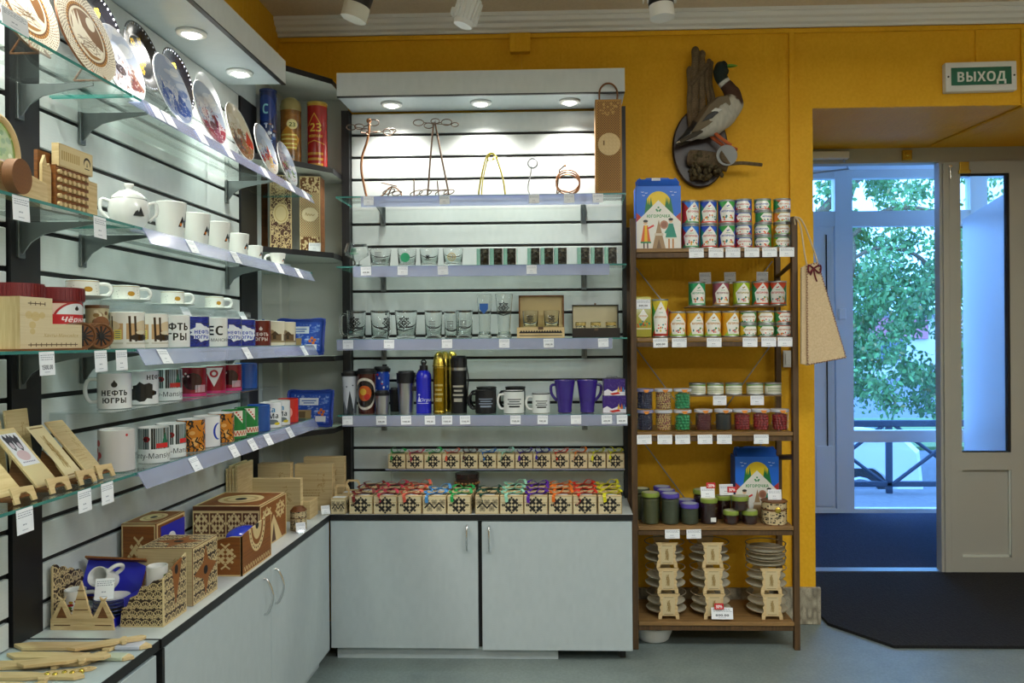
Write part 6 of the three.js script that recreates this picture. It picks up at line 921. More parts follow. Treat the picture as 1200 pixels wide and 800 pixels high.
{
  const y = RS[3] + E0, z = -3.385;
  const pickle = phy({ color: lin(0.06, 0.065, 0.022), roughness: 0.4 }), jam = phy({ color: lin(0.028, 0.006, 0.006), roughness: 0.25, clearcoat: 0.5 }), dill = phy({ color: lin(0.045, 0.055, 0.03), roughness: 0.4 });
  const gl = flat(0.25, 0.33, 0.05, 0.4), pl = flat(0.09, 0.06, 0.38, 0.35), plTop = flat(0.45, 0.5, 0.6, 0.4), glTop = flat(0.5, 0.5, 0.32, 0.4);
  glassJar('tall jar of pickled greens with lime lid', [0.343, y, z], pickle, [gl, glTop], { r: 0.038, h: 0.13 });
  glassJar('tall jar of pickles with dark lid behind the lime lidded jar', [0.315, y, z - 0.08], pickle, [flat(0.05, 0.06, 0.03, 0.5), glTop], { r: 0.034, h: 0.132 });
  glassJar('tall jar of preserves with violet lid in front', [0.425, y, z], dill, [pl, plTop], { r: 0.039, h: 0.126, group: 'violet lidded jars' });
  glassJar('tall jar of preserves with violet lid in the middle', [0.418, y, z - 0.08], dill, [pl, plTop], { r: 0.039, h: 0.126, group: 'violet lidded jars' });
  glassJar('tall jar of preserves with violet lid at the wall', [0.41, y, z - 0.16], dill, [pl, plTop], { r: 0.038, h: 0.126, group: 'violet lidded jars' });
  glassJar('short jar of preserves with violet lid in front', [0.506, y, z], dill, [pl, plTop], { r: 0.039, h: 0.084, group: 'short violet lidded jars' });
  glassJar('short jar of preserves with violet lid behind another', [0.504, y, z - 0.08], dill, [pl, plTop], { r: 0.039, h: 0.084, group: 'short violet lidded jars' });
  const j = glassJar('dark jam jar with pale green lid and small label', [0.586, y, z], jam, [gl, glTop], { r: 0.036, h: 0.106 });
  mesh('small_label', [rb(0.022, 0.018, 0.0006, 0.0002, 0.012, 0.022, 0.0352)], M.white, j);
  glassJar('tall dark jam jar behind the labelled jam jar', [0.57, y, z - 0.09], jam, [gl, glTop], { r: 0.036, h: 0.125 });
  glassJar('small jam jar under the stacked one, beside the dark jam jar', [0.676, y, z + 0.005], jam, [gl, glTop], { r: 0.033, h: 0.056, group: 'small jam jars' });
  glassJar('small jam jar under the stacked one, beside the octagonal box', [0.753, y, z + 0.005], jam, [gl, glTop], { r: 0.033, h: 0.056, group: 'small jam jars' });
  glassJar('small jam jar stacked on top of two others', [0.713, y + 0.0572, z + 0.005], jam, [gl, glTop], { r: 0.035, h: 0.058, group: 'small jam jars' });
  glassJar('jam jar behind the small jar stack, beside the labelled jam jar', [0.66, y, z - 0.085], jam, [gl, glTop], { r: 0.034, h: 0.1 });
  glassJar('jam jar behind the small jar stack, before the gift house', [0.735, y, z - 0.078], jam, [gl, glTop], { r: 0.034, h: 0.1 });
  house('blue picture gift house box behind the jam jars', [0.81, y, -3.54], 0);
  let t = thing('octagonal_box', 'octagonal wooden lattice box with gold clasp', 'box', [0.855, y, z + 0.0]);
  const oct = (r) => Array.from({ length: 8 }, (_, k) => [r * Math.cos((k + 0.5) * PI / 4), r * Math.sin((k + 0.5) * PI / 4)]);
  mesh('body', [uvCell(new THREE.CylinderGeometry(0.052, 0.052, 0.092, 8, 1, true).rotateY(PI / 8).translate(0, 0.046, 0), hexCell)], pm(hexCell, 'wood'), t);
  mesh('lid', [ext(oct(0.055), 0.005).rotateX(-PI / 2).translate(0, 0.092, 0), ext(oct(0.0535), 0.004).rotateX(-PI / 2).translate(0, 0.062, 0), ext(oct(0.053), 0.003).rotateX(-PI / 2)], M.plyEdge, t);
  mesh('clasp', [new THREE.SphereGeometry(0.013, 14, 10).scale(1, 1, 0.4).translate(0.004, 0.064, 0.05)], M.gold, t);
  const card = (l, x, yy, zz, v = 0, w = 0.058, h = 0.046) => priceTag(l, [x, yy, zz], 0, -0.2, v, w, h);
  card('white price tag standing on the labelled jam jar', 0.582, y + 0.128, z - 0.005, 0); card('white price tag standing behind the small stacked jam jar', 0.672, y + 0.127, z - 0.07, 0); card('white price tag standing on the octagonal box', 0.858, y + 0.119, z - 0.0, 0, 0.056, 0.042);
  const red = (l, x, yy, zz, c) => tag(mesh('discount_card', [uvCell(new THREE.BoxGeometry(0.038, 0.024, 0.0008), c)], pm(c, 'paper'), null, [x, yy, zz], [-0.2, 0, 0]), l, 'discount card');
  red('red minus 30% card above the labelled jam jar', 0.596, y + 0.156, z - 0.009, redCard); red('red 30% card behind the small stacked jam jar', 0.695, y + 0.128, z - 0.067, redCard2);
  red('red 30% card on the lowest board of the rack', 0.616, RS[4] + 0.062, -3.336, redCard2);
}
{ // lowest board: stacks of plywood sweet stands
  const y = RS[4] + E0;
  const panel = shapeOf([[-0.043, 0], [-0.03, 0], [-0.028, 0.014], [0.028, 0.014], [0.03, 0], [0.043, 0], [0.042, 0.02], [0.034, 0.035], [0.038, 0.05], [0.03, 0.06], [0.037, 0.075], [0.036, 0.09], [0.046, 0.104], [-0.046, 0.104], [-0.036, 0.09], [-0.037, 0.075], [-0.03, 0.06], [-0.038, 0.05], [-0.034, 0.035], [-0.042, 0.02]]);
  const stand = (label, x, k, n, g) => {
    const t = thing('tiered_stand', label, 'sweet stand', [x + k * -0.003, y + 0.001 + k * 0.1065, -3.46], 0, 'plywood sweet stands');
    mesh('carved_panel', G('sp', () => [ext(panel, 0.004, 0.0006)]), M.ply, t, [0, 0, 0.1]);
    mesh('carved_print', G('spp', () => [face(0.05, 0.076, carved).translate(0, 0.056, 0.1055)]), pm(carved, 'wood'), t);
    mesh('carved_panel', G('sp', () => []), M.ply, t, [0, 0, -0.09]);
    for (const [q, r] of [[0.018, 0.085], [0.05, 0.08]]) mesh('round_tray', G(`tr${r}`, () => [lathe([[0, 0], [r - 0.004, 0], [r, 0.006], [r - 0.0015, 0.0065], [r - 0.005, 0.002], [0, 0.002]], 36)]), trayM, t, [0, q, 0.012]);
    mesh('hoop', G('hp', () => [new THREE.TorusGeometry(0.083, 0.0022, 6, 40).rotateX(PI / 2)]), hoopM, t, [0, 0.088, 0.012]);
  };
  const trayM = flat(0.66, 0.6, 0.46, 0.6), hoopM = flat(0.3, 0.24, 0.16, 0.5);
  for (let k = 0; k < 3; k++) { stand(`plywood sweet stand, ${['lowest', 'middle', 'topmost'][k]} of the stack beside the white cabinet`, 0.413, k); stand(`plywood sweet stand, ${['lowest', 'middle', 'topmost'][k]} of the central stack`, 0.601, k); }
  for (let k = 0; k < 2; k++) stand(`plywood sweet stand, ${['lower', 'upper'][k]} of the two under the jam jars`, 0.838, k);
  for (let k = 0; k < 3; k++) { const t = thing('wire_tray_rack', `spare wire hoop tray ${['resting on the short stand stack', 'lying in the middle above the short stand stack', 'lying topmost above the short stand stack'][k]}`, 'tray', [0.835, y + 0.2135 + k * 0.0285, -3.45]); mesh('hoop', G('hp2', () => [new THREE.TorusGeometry(0.083, 0.0022, 6, 40).rotateX(PI / 2).translate(0, 0.024, 0)]), hoopM, t); mesh('round_tray', G('tr0.08', () => []), trayM, t); mesh('strut', [bar([-0.081, 0.003, 0], [-0.083, 0.026, 0], 0.002), bar([0.081, 0.003, 0], [0.083, 0.026, 0], 0.002)], hoopM, t); }
  priceTag('white price tag leaning against the central stand stack', [0.629, y + 0.032, -3.338], 0, -0.25, 1, 0.088, 0.046);
  const b = thing('plastic_basin', 'white plastic basin on the floor under the rack', 'basin', [0.36, 0.0005, -3.46]);
  mesh('bowl', [lathe([[0, 0], [0.06, 0], [0.066, 0.006], [0.088, 0.06], [0.094, 0.062], [0.094, 0.066], [0.085, 0.064], [0.062, 0.01], [0, 0.004]], 32)], M.white, b);
}
{ // tags hanging on the board fronts
  const Z = RZ + 0.0017, row = (y, list) => list.forEach(([x, what, v]) => priceTag('white price tag on the rack board under the ' + what, [x, y - 0.021, Z], 0, 0, v || 0, 0.06, 0.038));
  row(RS[0], [[0.532, 'red and blue cans'], [0.612, 'teal cans'], [0.681, 'blue and green cans'], [0.758, 'red labelled short cans'], [0.83, 'blue lettered short cans'], [0.9, 'yellow and orange short cans']].map((a) => a));
  row(RS[1], [[0.383, 'tall green and red can', 1], [0.46, 'first amber can'], [0.602, 'middle amber cans'], [0.748, 'green and gold short cans'], [0.824, 'yellow cornered short cans'], [0.89, 'orange short cans']]);
  row(RS[2] - 0.008, [[0.314, 'navy berry tubs'], [0.398, 'gold candy tubs'], [0.471, 'green candy tubs'], [0.562, 'small dark red berries'], [0.641, 'black berries'], [0.791, 'cranberry tubs']]);
  row(RS[3] - 0.01, [[0.426, 'violet lidded tall jars'], [0.514, 'short violet lidded jars']]);
  for (const [x, w] of [[0.643, 'second'], [0.8, 'fourth']]) priceTag(`white price tag on the riser under the ${w} flat jar`, [x, RS[2] + 0.122, -3.434], 0, 0, 0, 0.056, 0.04);
}
{ // felt tepee bag hanging from the rack post
  const felt = std({ map: tex(128, 128, (x, y, i) => mixc([198, 172, 134], [216, 192, 156], wallF[y * 512 + x]), true, [8, 8]), roughness: 0.95 }), dark = flat(0.14, 0.012, 0.02, 0.8);
  const t = thing('felt_bag', 'beige triangular felt bag with dark red stitching hanging on the rack', 'bag', [0.965, 1.17, -3.3], 0.12);
  const L = [[0.0, 0.0], [0.0, 0.4], [0.045, 0.41], [0.16, 0.028]];
  mesh('body', [ext(L, 0.016, 0.003)], felt, t);
  mesh('side_flap', [ext([[-0.022, 0.005], [-0.018, 0.39], [0, 0.4], [0, 0]], 0.01, 0.002)], felt, t);
  const stitch = []; for (let i = 0; i < L.length; i++) { const a = L[i], b = L[(i + 1) % 4], n = Math.round(Math.hypot(b[0] - a[0], b[1] - a[1]) / 0.0105); for (let k = 0; k < n; k++) { const q = (k + 0.5) / n, ang = Math.atan2(b[1] - a[1], b[0] - a[0]); stitch.push(new THREE.BoxGeometry(0.0075, 0.0024, 0.003).rotateZ(ang + (k % 2 ? 0.8 : -0.8)).translate(a[0] + (b[0] - a[0]) * q, a[1] + (b[1] - a[1]) * q, 0.0195)); } }
  mesh('stitching', stitch, dark, t).userData.kind = 'stuff';
  mesh('bow', [tube([[0.026, 0.388, 0.022], [0.004, 0.4, 0.026], [0.006, 0.37, 0.026], [0.026, 0.388, 0.022]], 0.0035, 20, 6), tube([[0.026, 0.388, 0.022], [0.052, 0.4, 0.026], [0.05, 0.368, 0.026], [0.026, 0.388, 0.022]], 0.0035, 20, 6), tube([[0.026, 0.388, 0.022], [0.03, 0.36, 0.024], [0.04, 0.335, 0.021]], 0.003, 14, 6), tube([[0.026, 0.388, 0.022], [0.012, 0.36, 0.024]], 0.003, 10, 6)], dark, t);
  mesh('cord', [tube([[0.004, 0.4, 0.01], [-0.006, 0.45, 0.01], [-0.02, 0.56, 0.004], [-0.032, 0.6, -0.024], [-0.028, 0.57, -0.03]], 0.0035, 30, 6), tube([[0.048, 0.41, 0.01], [0.03, 0.47, 0.01], [-0.01, 0.58, 0.0], [-0.032, 0.602, -0.022]], 0.0035, 30, 6)], felt, t);
}
// ------------------------------------------------------------------ goods on the long side display (its front looks along +x)
const HX = PI / 2;
{ // plates on the top shelf
  const y = LS[0] + E0;
  const pl = (l, x, z, tilt, r, c, o) => plate(l, [x, y, z], HX, tilt, r, c, o);
  pl('round lace cut wooden plate with a hut scene', -1.115, -1.665, 0.26, 0.108, LACE1, { flat: 1, back: M.plyEdge, kind: 'wood', name: 'lace_plate', easel: M.plyEdge });
  pl('round lace cut wooden plate with fir trees and moon', -1.09, -1.845, 0.26, 0.108, LACE2, { flat: 1, back: M.plyEdge, kind: 'wood', name: 'lace_plate', easel: M.plyEdge });
  [['winter sled scene', 'winter', -2.025, 0.1], ['pale blue tower', 'tower', -2.236, 0.1], ['dark red church', 'church', -2.468, 0.1], ['sepia carriage scene', 'sepia', -2.7, 0.1], ['red and blue town view', 'town', -2.935, 0.096], ['reindeer on a grey field', 'reindeer', -3.155, 0.09]].forEach(([n, k, z, r]) => pl('white souvenir plate with ' + n, k === 'winter' ? -1.118 : -1.09, z, 0.27, r, PLATE[k]));
  const t = thing('acrylic_riser', 'clear riser at the slatwall carrying black and gold plates', 'riser', [-1.262, y, -1.96], HX);
  mesh('top', [b2(0, 0.86, 0.1, 0.104, 0, 0.1)], M.acrylic, t); for (const x of [0, 0.856]) mesh('side', [b2(x, x + 0.004, 0, 0.1, 0, 0.03)], M.acrylic, t);
  [[-2.055, 'beside the black upright'], [-2.262, 'behind the pale blue tower plate'], [-2.47, 'behind the dark red church plate']].forEach(([z, w]) => plate('black plate with gold flowers ' + w, [-1.195, y + 0.1044, z], HX, 0.2, 0.098, PLATE.gold, { back: M.black, group: 'black and gold plates', easel: M.black }));
  plate('white plate with grey print on the rear riser', [-1.195, y + 0.1044, -2.68], HX, 0.2, 0.095, PLATE.pale);
}
{ // second shelf: picture, calendars, teapot and cups
  const y = LS[1] + E0;
  let t = thing('round_picture_stand', 'round deer photograph in a wooden ring on a plank stand', 'picture stand', [-1.13, y, -1.565], HX + 0.1);
  mesh('ring_frame', [new THREE.TorusGeometry(0.072, 0.008, 8, 40).translate(0, 0.092, 0)], M.ply, t); mesh('photograph', [face(0.136, 0.136, photoDeer).translate(0, 0.092, -0.002)].map((g) => { const c = uvCell(new THREE.CircleGeometry(0.07, 36), photoDeer); return c.translate(0, 0.092, 0.001); }), pm(photoDeer, 'gloss'), t);
  mesh('back_board', [cy(0.074, 0.074, 0.004, 0, 0, 0, 36).rotateX(PI / 2).translate(0, 0.092, -0.0035)], M.plyEdge, t);
  mesh('plank', [ext([[-0.1, 0], [0.1, 0], [0.108, 0.02], [0.1, 0.045], [0.02, 0.055], [-0.1, 0.062]], 0.03, 0.002).translate(0, 0.002, 0.012)], M.ply, t); mesh('log_disc', [cy(0.034, 0.034, 0.02, 0, 0, 0, 30).rotateX(PI / 2).translate(-0.045, 0.0345, 0.055)], M.plyEdge, t);
  t = thing('perpetual_calendar', 'wooden peg calendar with brown grid and house shaped head', 'calendar', [-1.12, y, -1.79], HX);
  mesh('grid_board', [b2(-0.075, 0.045, 0, 0.1, 0, 0.014)], M.brown, t);
  for (let r = 0; r < 5; r++) for (let k = 0; k < 7; k++) mesh('peg', G('peg', () => [cy(0.0052, 0.0052, 0.006, 0, 0, 0, 10).rotateX(PI / 2)]), M.ply, t, [-0.066 + k * 0.0165, 0.016 + r * 0.0175, 0.014]);
  mesh('head_board', [b2(-0.07, 0.055, 0.098, 0.148, 0.002, 0.018)], M.ply, t); mesh('head_print', [face(0.12, 0.044, calHead).translate(-0.008, 0.123, 0.0186)], pm(calHead, 'wood'), t);
  mesh('side_board', [b2(0.046, 0.083, 0, 0.088, 0.004, 0.012)], M.ply, t);
  mesh('fence_board', [ext([[-0.108, 0], [-0.078, 0], [-0.078, 0.085], [-0.084, 0.1], [-0.09, 0.088], [-0.098, 0.115], [-0.108, 0.095]], 0.006)], M.ply, t); mesh('rear_board', [b2(-0.108, -0.02, 0, 0.125, -0.012, -0.004)], M.brown, t);
  t = thing('teapot', 'white porcelain lidded pot with small emblem', 'teapot', [-1.135, y, -2.06], 0.7);
  mesh('body', [lathe([[0, 0], [0.03, 0], [0.034, 0.006], [0.045, 0.03], [0.05, 0.055], [0.046, 0.078], [0.04, 0.084], [0, 0.084]], 36)], M.ceramic, t);
  mesh('lid', [lathe([[0.043, 0.083], [0.04, 0.09], [0.026, 0.103], [0.01, 0.108], [0.008, 0.112], [0.012, 0.118], [0.012, 0.124], [0, 0.126]], 30)], M.ceramic, t);
  for (const s of [-1, 1]) mesh('handle', [tube([[s * 0.045, 0.075, 0], [s * 0.064, 0.078, 0], [s * 0.066, 0.05, 0], [s * 0.048, 0.03, 0]], 0.0045, 18, 8)], M.ceramic, t);
  mesh('emblem', [ext([[-0.012, 0], [-0.003, 0.018], [0.002, 0.01], [0.006, 0.024], [0.014, 0]], 0.0006).translate(0.012, 0.036, 0.0475)], M.blackMatte, t);
  [[-2.25, 0.086, 0.107, 'largest'], [-2.41, 0.08, 0.1, 'second largest'], [-2.56, 0.078, 0.096, 'middle sized'], [-2.72, 0.072, 0.08, 'fourth'], [-2.865, 0.058, 0.056, 'second smallest']].forEach(([z, d, h, n]) => mug(`white porcelain cup with mountain emblem, ${n} of the row`, [-1.12, y, z], 0.55, MUG.emblem, { d: d * 0.82, top: d, h, handle: 0, name: 'porcelain_cup', cat: 'cup', group: 'emblem cups' }));
  t = thing('saucer', 'white saucer at the end of the emblem cup row', 'saucer', [-1.115, y, -3.08]); mesh('dish', [lathe([[0, 0], [0.025, 0], [0.052, 0.008], [0.05, 0.009], [0.024, 0.002], [0, 0.002]], 32)], M.ceramic, t);
  mug('smallest white emblem cup standing on a saucer', [-1.115, y + 0.0022, -3.08], 0.55, MUG.emblem, { d: 0.042, top: 0.062, h: 0.05, name: 'porcelain_cup', cat: 'cup', ha: 0.03 });
}
{ // third shelf: printed mugs below an acrylic stand with cups and saucers
  const y = LS[2] + E0, x = -1.108;
  let t = thing('acrylic_riser', 'clear riser carrying gold rimmed cups above the printed mugs', 'riser', [-1.262, y, -1.92], HX);
  mesh('top', [b2(0, 0.93, 0.116, 0.12, 0, 0.13)], M.acrylic, t); for (const q of [0, 0.926]) mesh('side', [b2(q, q + 0.004, 0, 0.116, 0, 0.04)], M.acrylic, t); mesh('front_lip', [b2(0, 0.93, 0.1, 0.12, 0.13, 0.132)], M.acrylic, t);
  [[-1.955, 0.074, 'beside the black upright'], [-2.15, 0.07, 'over the birch scene mugs'], [-2.41, 0.066, 'over the blue map mug'], [-2.7, 0.06, 'at the far end of the riser']].forEach(([z, d, w]) => {
    const s = thing('saucer', 'white saucer on the clear riser ' + w, 'saucer', [-1.195, y + 0.1204, z], 0, 'saucers on the riser'); mesh('dish', [lathe([[0, 0], [0.03, 0], [0.062, 0.009], [0.06, 0.0105], [0.028, 0.0025], [0, 0.0025]], 32)], M.ceramic, s);
    mug('gold rimmed white cup ' + w, [-1.195, y + 0.1232, z], 0.6, MUG.cups, { d, h: 0.046, ha: 0.03, name: 'porcelain_cup', cat: 'cup', side: 1, group: 'gold rimmed cups' });
  });
  [[-2.0, 'scene', 'birch forest scene print beside the wooden goods'], [-2.122, 'scene', 'birch forest scene print beside the lettered mug'], [-2.245, 'words', 'large black lettering on white'], [-2.37, 'bluemap', 'white map on dark blue'], [-2.5, 'es', 'two large black letters on white'], [-2.612, 'bluemap', 'white patch on blue, between white and blue mugs'], [-2.728, 'bluemap', 'white patch on blue, beside the brown mug'], [-2.872, 'brown', 'white oil drop on dark red brown'], [-3.02, 'photo', 'sepia town photo beside the brown mug'], [-3.14, 'photo', 'sepia town photo at the end of the shelf']].forEach(([z, k, n], i) => mug('mug with ' + n, [x, y, z], i < 2 ? 0.35 : [0.25, 0.7, 0.5, 0.6, 0.35, 0.5, 0.3, 0.5][i - 2], MUG[k], { group: 'printed mugs on the third shelf', side: -1, handle: i === 0 ? 0 : 1, ha: 0.04, hm: M.ceramic, h: 0.092 }));
  // near end: calendar box, red lidded tins, carved rounds
  t = thing('calendar_box', 'pale L shaped plywood desk box with stitched ornament', 'box', [-1.1, y, -1.652], HX);
  const Ls = [[-0.1, 0], [0.102, 0], [0.102, 0.055], [0, 0.055], [0, 0.108], [-0.1, 0.108]];
  mesh('body', [ext(Ls, 0.045)], M.ply, t, [0, 0, -0.02]);
  { const g = new THREE.ShapeGeometry(shapeOf(Ls)), p = g.attributes.position, uv = g.attributes.uv; for (let i = 0; i < p.count; i++) uv.setXY(i, (p.getX(i) + 0.1) / 0.202, p.getY(i) / 0.108); mesh('engraved_front', [uvCell(plain(g), calFront).translate(0, 0, 0.0256)], pm(calFront, 'wood'), t); }
  mesh('base_board', [b2(-0.11, 0.11, 0, 0.004, -0.03, 0.034)], M.brown, t);
  const redLid = flat(0.16, 0.012, 0.014, 0.45);
  [[-1.715, 'beside the L shaped box'], [-1.862, 'beside the carved rounds']].forEach(([z, w]) => { const q = thing('honey_tin', 'pink round tin with red ribbed lid ' + w, 'tin', [-1.195, y, z], 0.85, 'red lidded tins'); mesh('body', [wrap(0.05, 0.05, 0.112, honey)], pm(honey, 'gloss'), q); mesh('base', [cy(0.0495, 0.0495, 0.002, 0, 0, 0, 30)], redLid, q); mesh('lid', [cy(0.053, 0.053, 0.032, 0, 0.112, 0, 40), ...Array.from({ length: 40 }, (_, k) => bx(0.004, 0.026, 0.002, 0, 0.128, 0.0532).rotateY(k / 40 * 2 * PI))], redLid, q); });
  [[-1.8, 0, 'beside the L shaped box'], [-1.872, 1, 'beside the birch mugs']].forEach(([z, k, w]) => { const q = thing('carved_round', 'brown carved wooden round box standing on edge ' + w, 'box', [-1.112, y, z], 1.05, 'carved round boxes'); mesh('drum', [cy(0.031, 0.031, 0.04, 0, 0, 0, 36).rotateX(PI / 2).translate(0, 0.031, -0.02)], M.brown, q); mesh('rim', [new THREE.TorusGeometry(0.028, 0.003, 8, 36).translate(0, 0.031, 0.02)], M.plyEdge, q); mesh('carving', [...Array.from({ length: 12 }, (_, j) => bx(0.003, 0.02, 0.002, 0, 0.013, 0.021).rotateZ(j / 12 * 2 * PI)), cy(0.006, 0.006, 0.003, 0, 0, 0, 12).rotateX(PI / 2).translate(0, 0, 0.02)].map((g) => g.translate(0, 0.031, 0)), M.black, q); });
  t = thing('souvenir_bottle', 'birch bark bottle with round brown seal under the riser', 'bottle', [-1.165, y, -1.965], 0.7); mesh('body', [wrap(0.026, 0.026, 0.1, bootPrint)], pm(bootPrint, 'satin'), t); mesh('cap', [cy(0.027, 0.027, 0.008, 0, 0.1, 0, 24), cy(0.026, 0.026, 0.001, 0, 0, 0, 24)], M.plyEdge, t); mesh('seal', [cy(0.018, 0.018, 0.004, 0, 0, 0, 24).rotateX(PI / 2).translate(0.004, 0.062, 0.0265)], M.brown, t);
}
{ // lowest shelf and its riser
  const y = LS[3] + E0;
  let t = thing('acrylic_riser', 'clear riser carrying the oil drop mug and red mugs', 'riser', [-1.262, y, -1.925], HX);
  mesh('top', [b2(0, 1.13, 0.146, 0.15, 0, 0.155)], M.acrylic, t); for (const q of [0, 1.126]) mesh('side', [b2(q, q + 0.004, 0, 0.146, 0, 0.04)], M.acrylic, t);
  [[-2.04, 'neft', 'white mug with black oil drop and lettering'], [-2.178, 'map', 'white mug with a black map silhouette'], [-2.315, 'barcode', 'white mug with barcode stripes and city name on the riser'], [-2.475, 'red', 'dark red mug beside the barcode mug on the riser'], [-2.617, 'reddia', 'dark red mug with a white triangle'], [-2.748, 'red', 'dark red mug beside the plain blue mug'], [-2.89, 'blue', 'plain blue mug at the end of the riser']].forEach(([z, k, n], i) => mug(n, [-1.165, y + 0.1504, z], [0.5, 0.45, 0.3, 0.4, 0.5, 0.4, 0.5][i], MUG[k], { group: 'mugs on the low riser', side: -1, mat: k === 'blue' ? flat(0.012, 0.08, 0.32, 0.2) : inWhite, h: 0.092 }));
  mug('frosted glass mug with red berries beside the plywood stands', [-1.13, y, -1.985], 0.5, MUG.frost, { d: 0.084, h: 0.104, kind: 'satin', handle: 0 });
  const orange = flat(0.5, 0.24, 0.05, 0.25), grn = flat(0.03, 0.24, 0.06, 0.25), blu = flat(0.012, 0.09, 0.4, 0.25);
  [[-2.125, 'barcode', 'white barcode mug with city name on the lowest shelf, first of two'], [-2.218, 'barcode', 'white barcode mug with city name on the lowest shelf, second of two'], [-2.338, 'tiger', 'orange tiger stripe mug beside the barcode mugs'], [-2.44, 'white', 'white mug with a blue crescent between two tiger mugs'], [-2.545, 'tiger', 'orange tiger stripe mug beside the green mugs'], [-2.645, 'green', 'green ornament mug beside the tiger mug', grn], [-2.75, 'green', 'green ornament mug beside the blue mug', grn], [-2.86, 'blue', 'plain blue mug on the lowest shelf', blu], [-2.975, 'hm', 'white mug with blue letters beside the blue mug'], [-3.068, 'hm', 'white mug with blue letters beside the red mug'], [-3.165, 'redplain', 'red mug at the end of the lowest shelf', flat(0.5, 0.03, 0.02, 0.25)]].forEach(([z, k, n, m], i) => mug(n, [-1.108, y, z], [0.3, 0.75, 0.4, 0.4, 0.5, 0.45, 0.45, 0.4, 0.5, 0.5, 0.4][i], MUG[k], { group: 'mugs on the lowest shelf', side: -1, handle: i > 1 ? 1 : 0, mat: m || inWhite, h: 0.094 }));
  // plywood phone stands
  const stand = (label, z, x, w, outline, print, lean = 0.72) => {
    const q = thing('phone_stand', label, 'phone stand', [x, y, z], HX - 0.05);
    const bk = new THREE.Group(); bk.name = 'back_rest'; q.add(bk); bk.rotation.x = -lean; bk.position.set(0, 0.012, -0.012);
    mesh('plank', [ext(outline || [[-w / 2, 0], [w / 2, 0], [w / 2, 0.16], [-w / 2, 0.16]], 0.004)], M.ply, bk);
    if (print) mesh('print', [face(w - 0.006, 0.15, print).translate(0, 0.08, 0.0046)], pm(print, 'wood'), bk);
    mesh('foot', [ext(shapeOf([[-w / 2, 0], [-w * 0.28, 0], [-w * 0.26, 0.012], [-w * 0.12, 0.02], [w * 0.12, 0.02], [w * 0.26, 0.012], [w * 0.28, 0], [w / 2, 0], [w / 2, 0.03], [-w / 2, 0.034]]), 0.004).rotateX(-0.35).translate(0, 0.0015, 0.016)], M.ply, q);
    mesh('ledge', [b2(-w / 2 - 0.004, w / 2 + 0.004, 0.012, 0.016, -0.012, 0.014)], M.plyEdge, q);
    mesh('prop', [ext([[0, 0], [-0.1, 0], [-0.085, 0.075]], 0.004).rotateY(-HX).translate(0.002, 0.0005, -0.006)], M.plyEdge, q);
    return q;
  };
  stand('plain plywood phone stand next to the two wolves', -1.578, -1.1, 0.062);
  stand('plywood phone stand with a photo of two wolves', -1.69, -1.1, 0.066, null, wolves);
  stand('plywood phone stand cut as a carved figure', -1.788, -1.1, 0.06, [[-0.03, 0], [0.03, 0], [0.028, 0.02], [0.02, 0.05], [0.012, 0.075], [0.02, 0.09], [0.012, 0.105], [0.02, 0.125], [0.012, 0.148], [0.0, 0.156], [-0.014, 0.15], [-0.02, 0.13], [-0.012, 0.11], [-0.024, 0.09], [-0.014, 0.075], [-0.026, 0.04]], carved);
  stand('plywood phone stand with engraved bird, beside the frosted mug', -1.866, -1.102, 0.06, null, ENG[0]);
  [[-1.7, 0.15, ENG[1], 'engraved plywood plank leaning at the black upright behind the wolves'], [-1.79, 0.17, ENG[2], 'engraved plywood plank leaning at the black upright behind the carved figure']].forEach(([z, h, c, l]) => { const q = thing('plywood_plank', l, 'plank', [-1.232, y + 0.0006, z], HX); q.rotation.order = 'YXZ'; q.rotation.x = -0.12; boxOf(q, 'board', 0.075, h, 0.005, { front: c }, M.ply); });
}
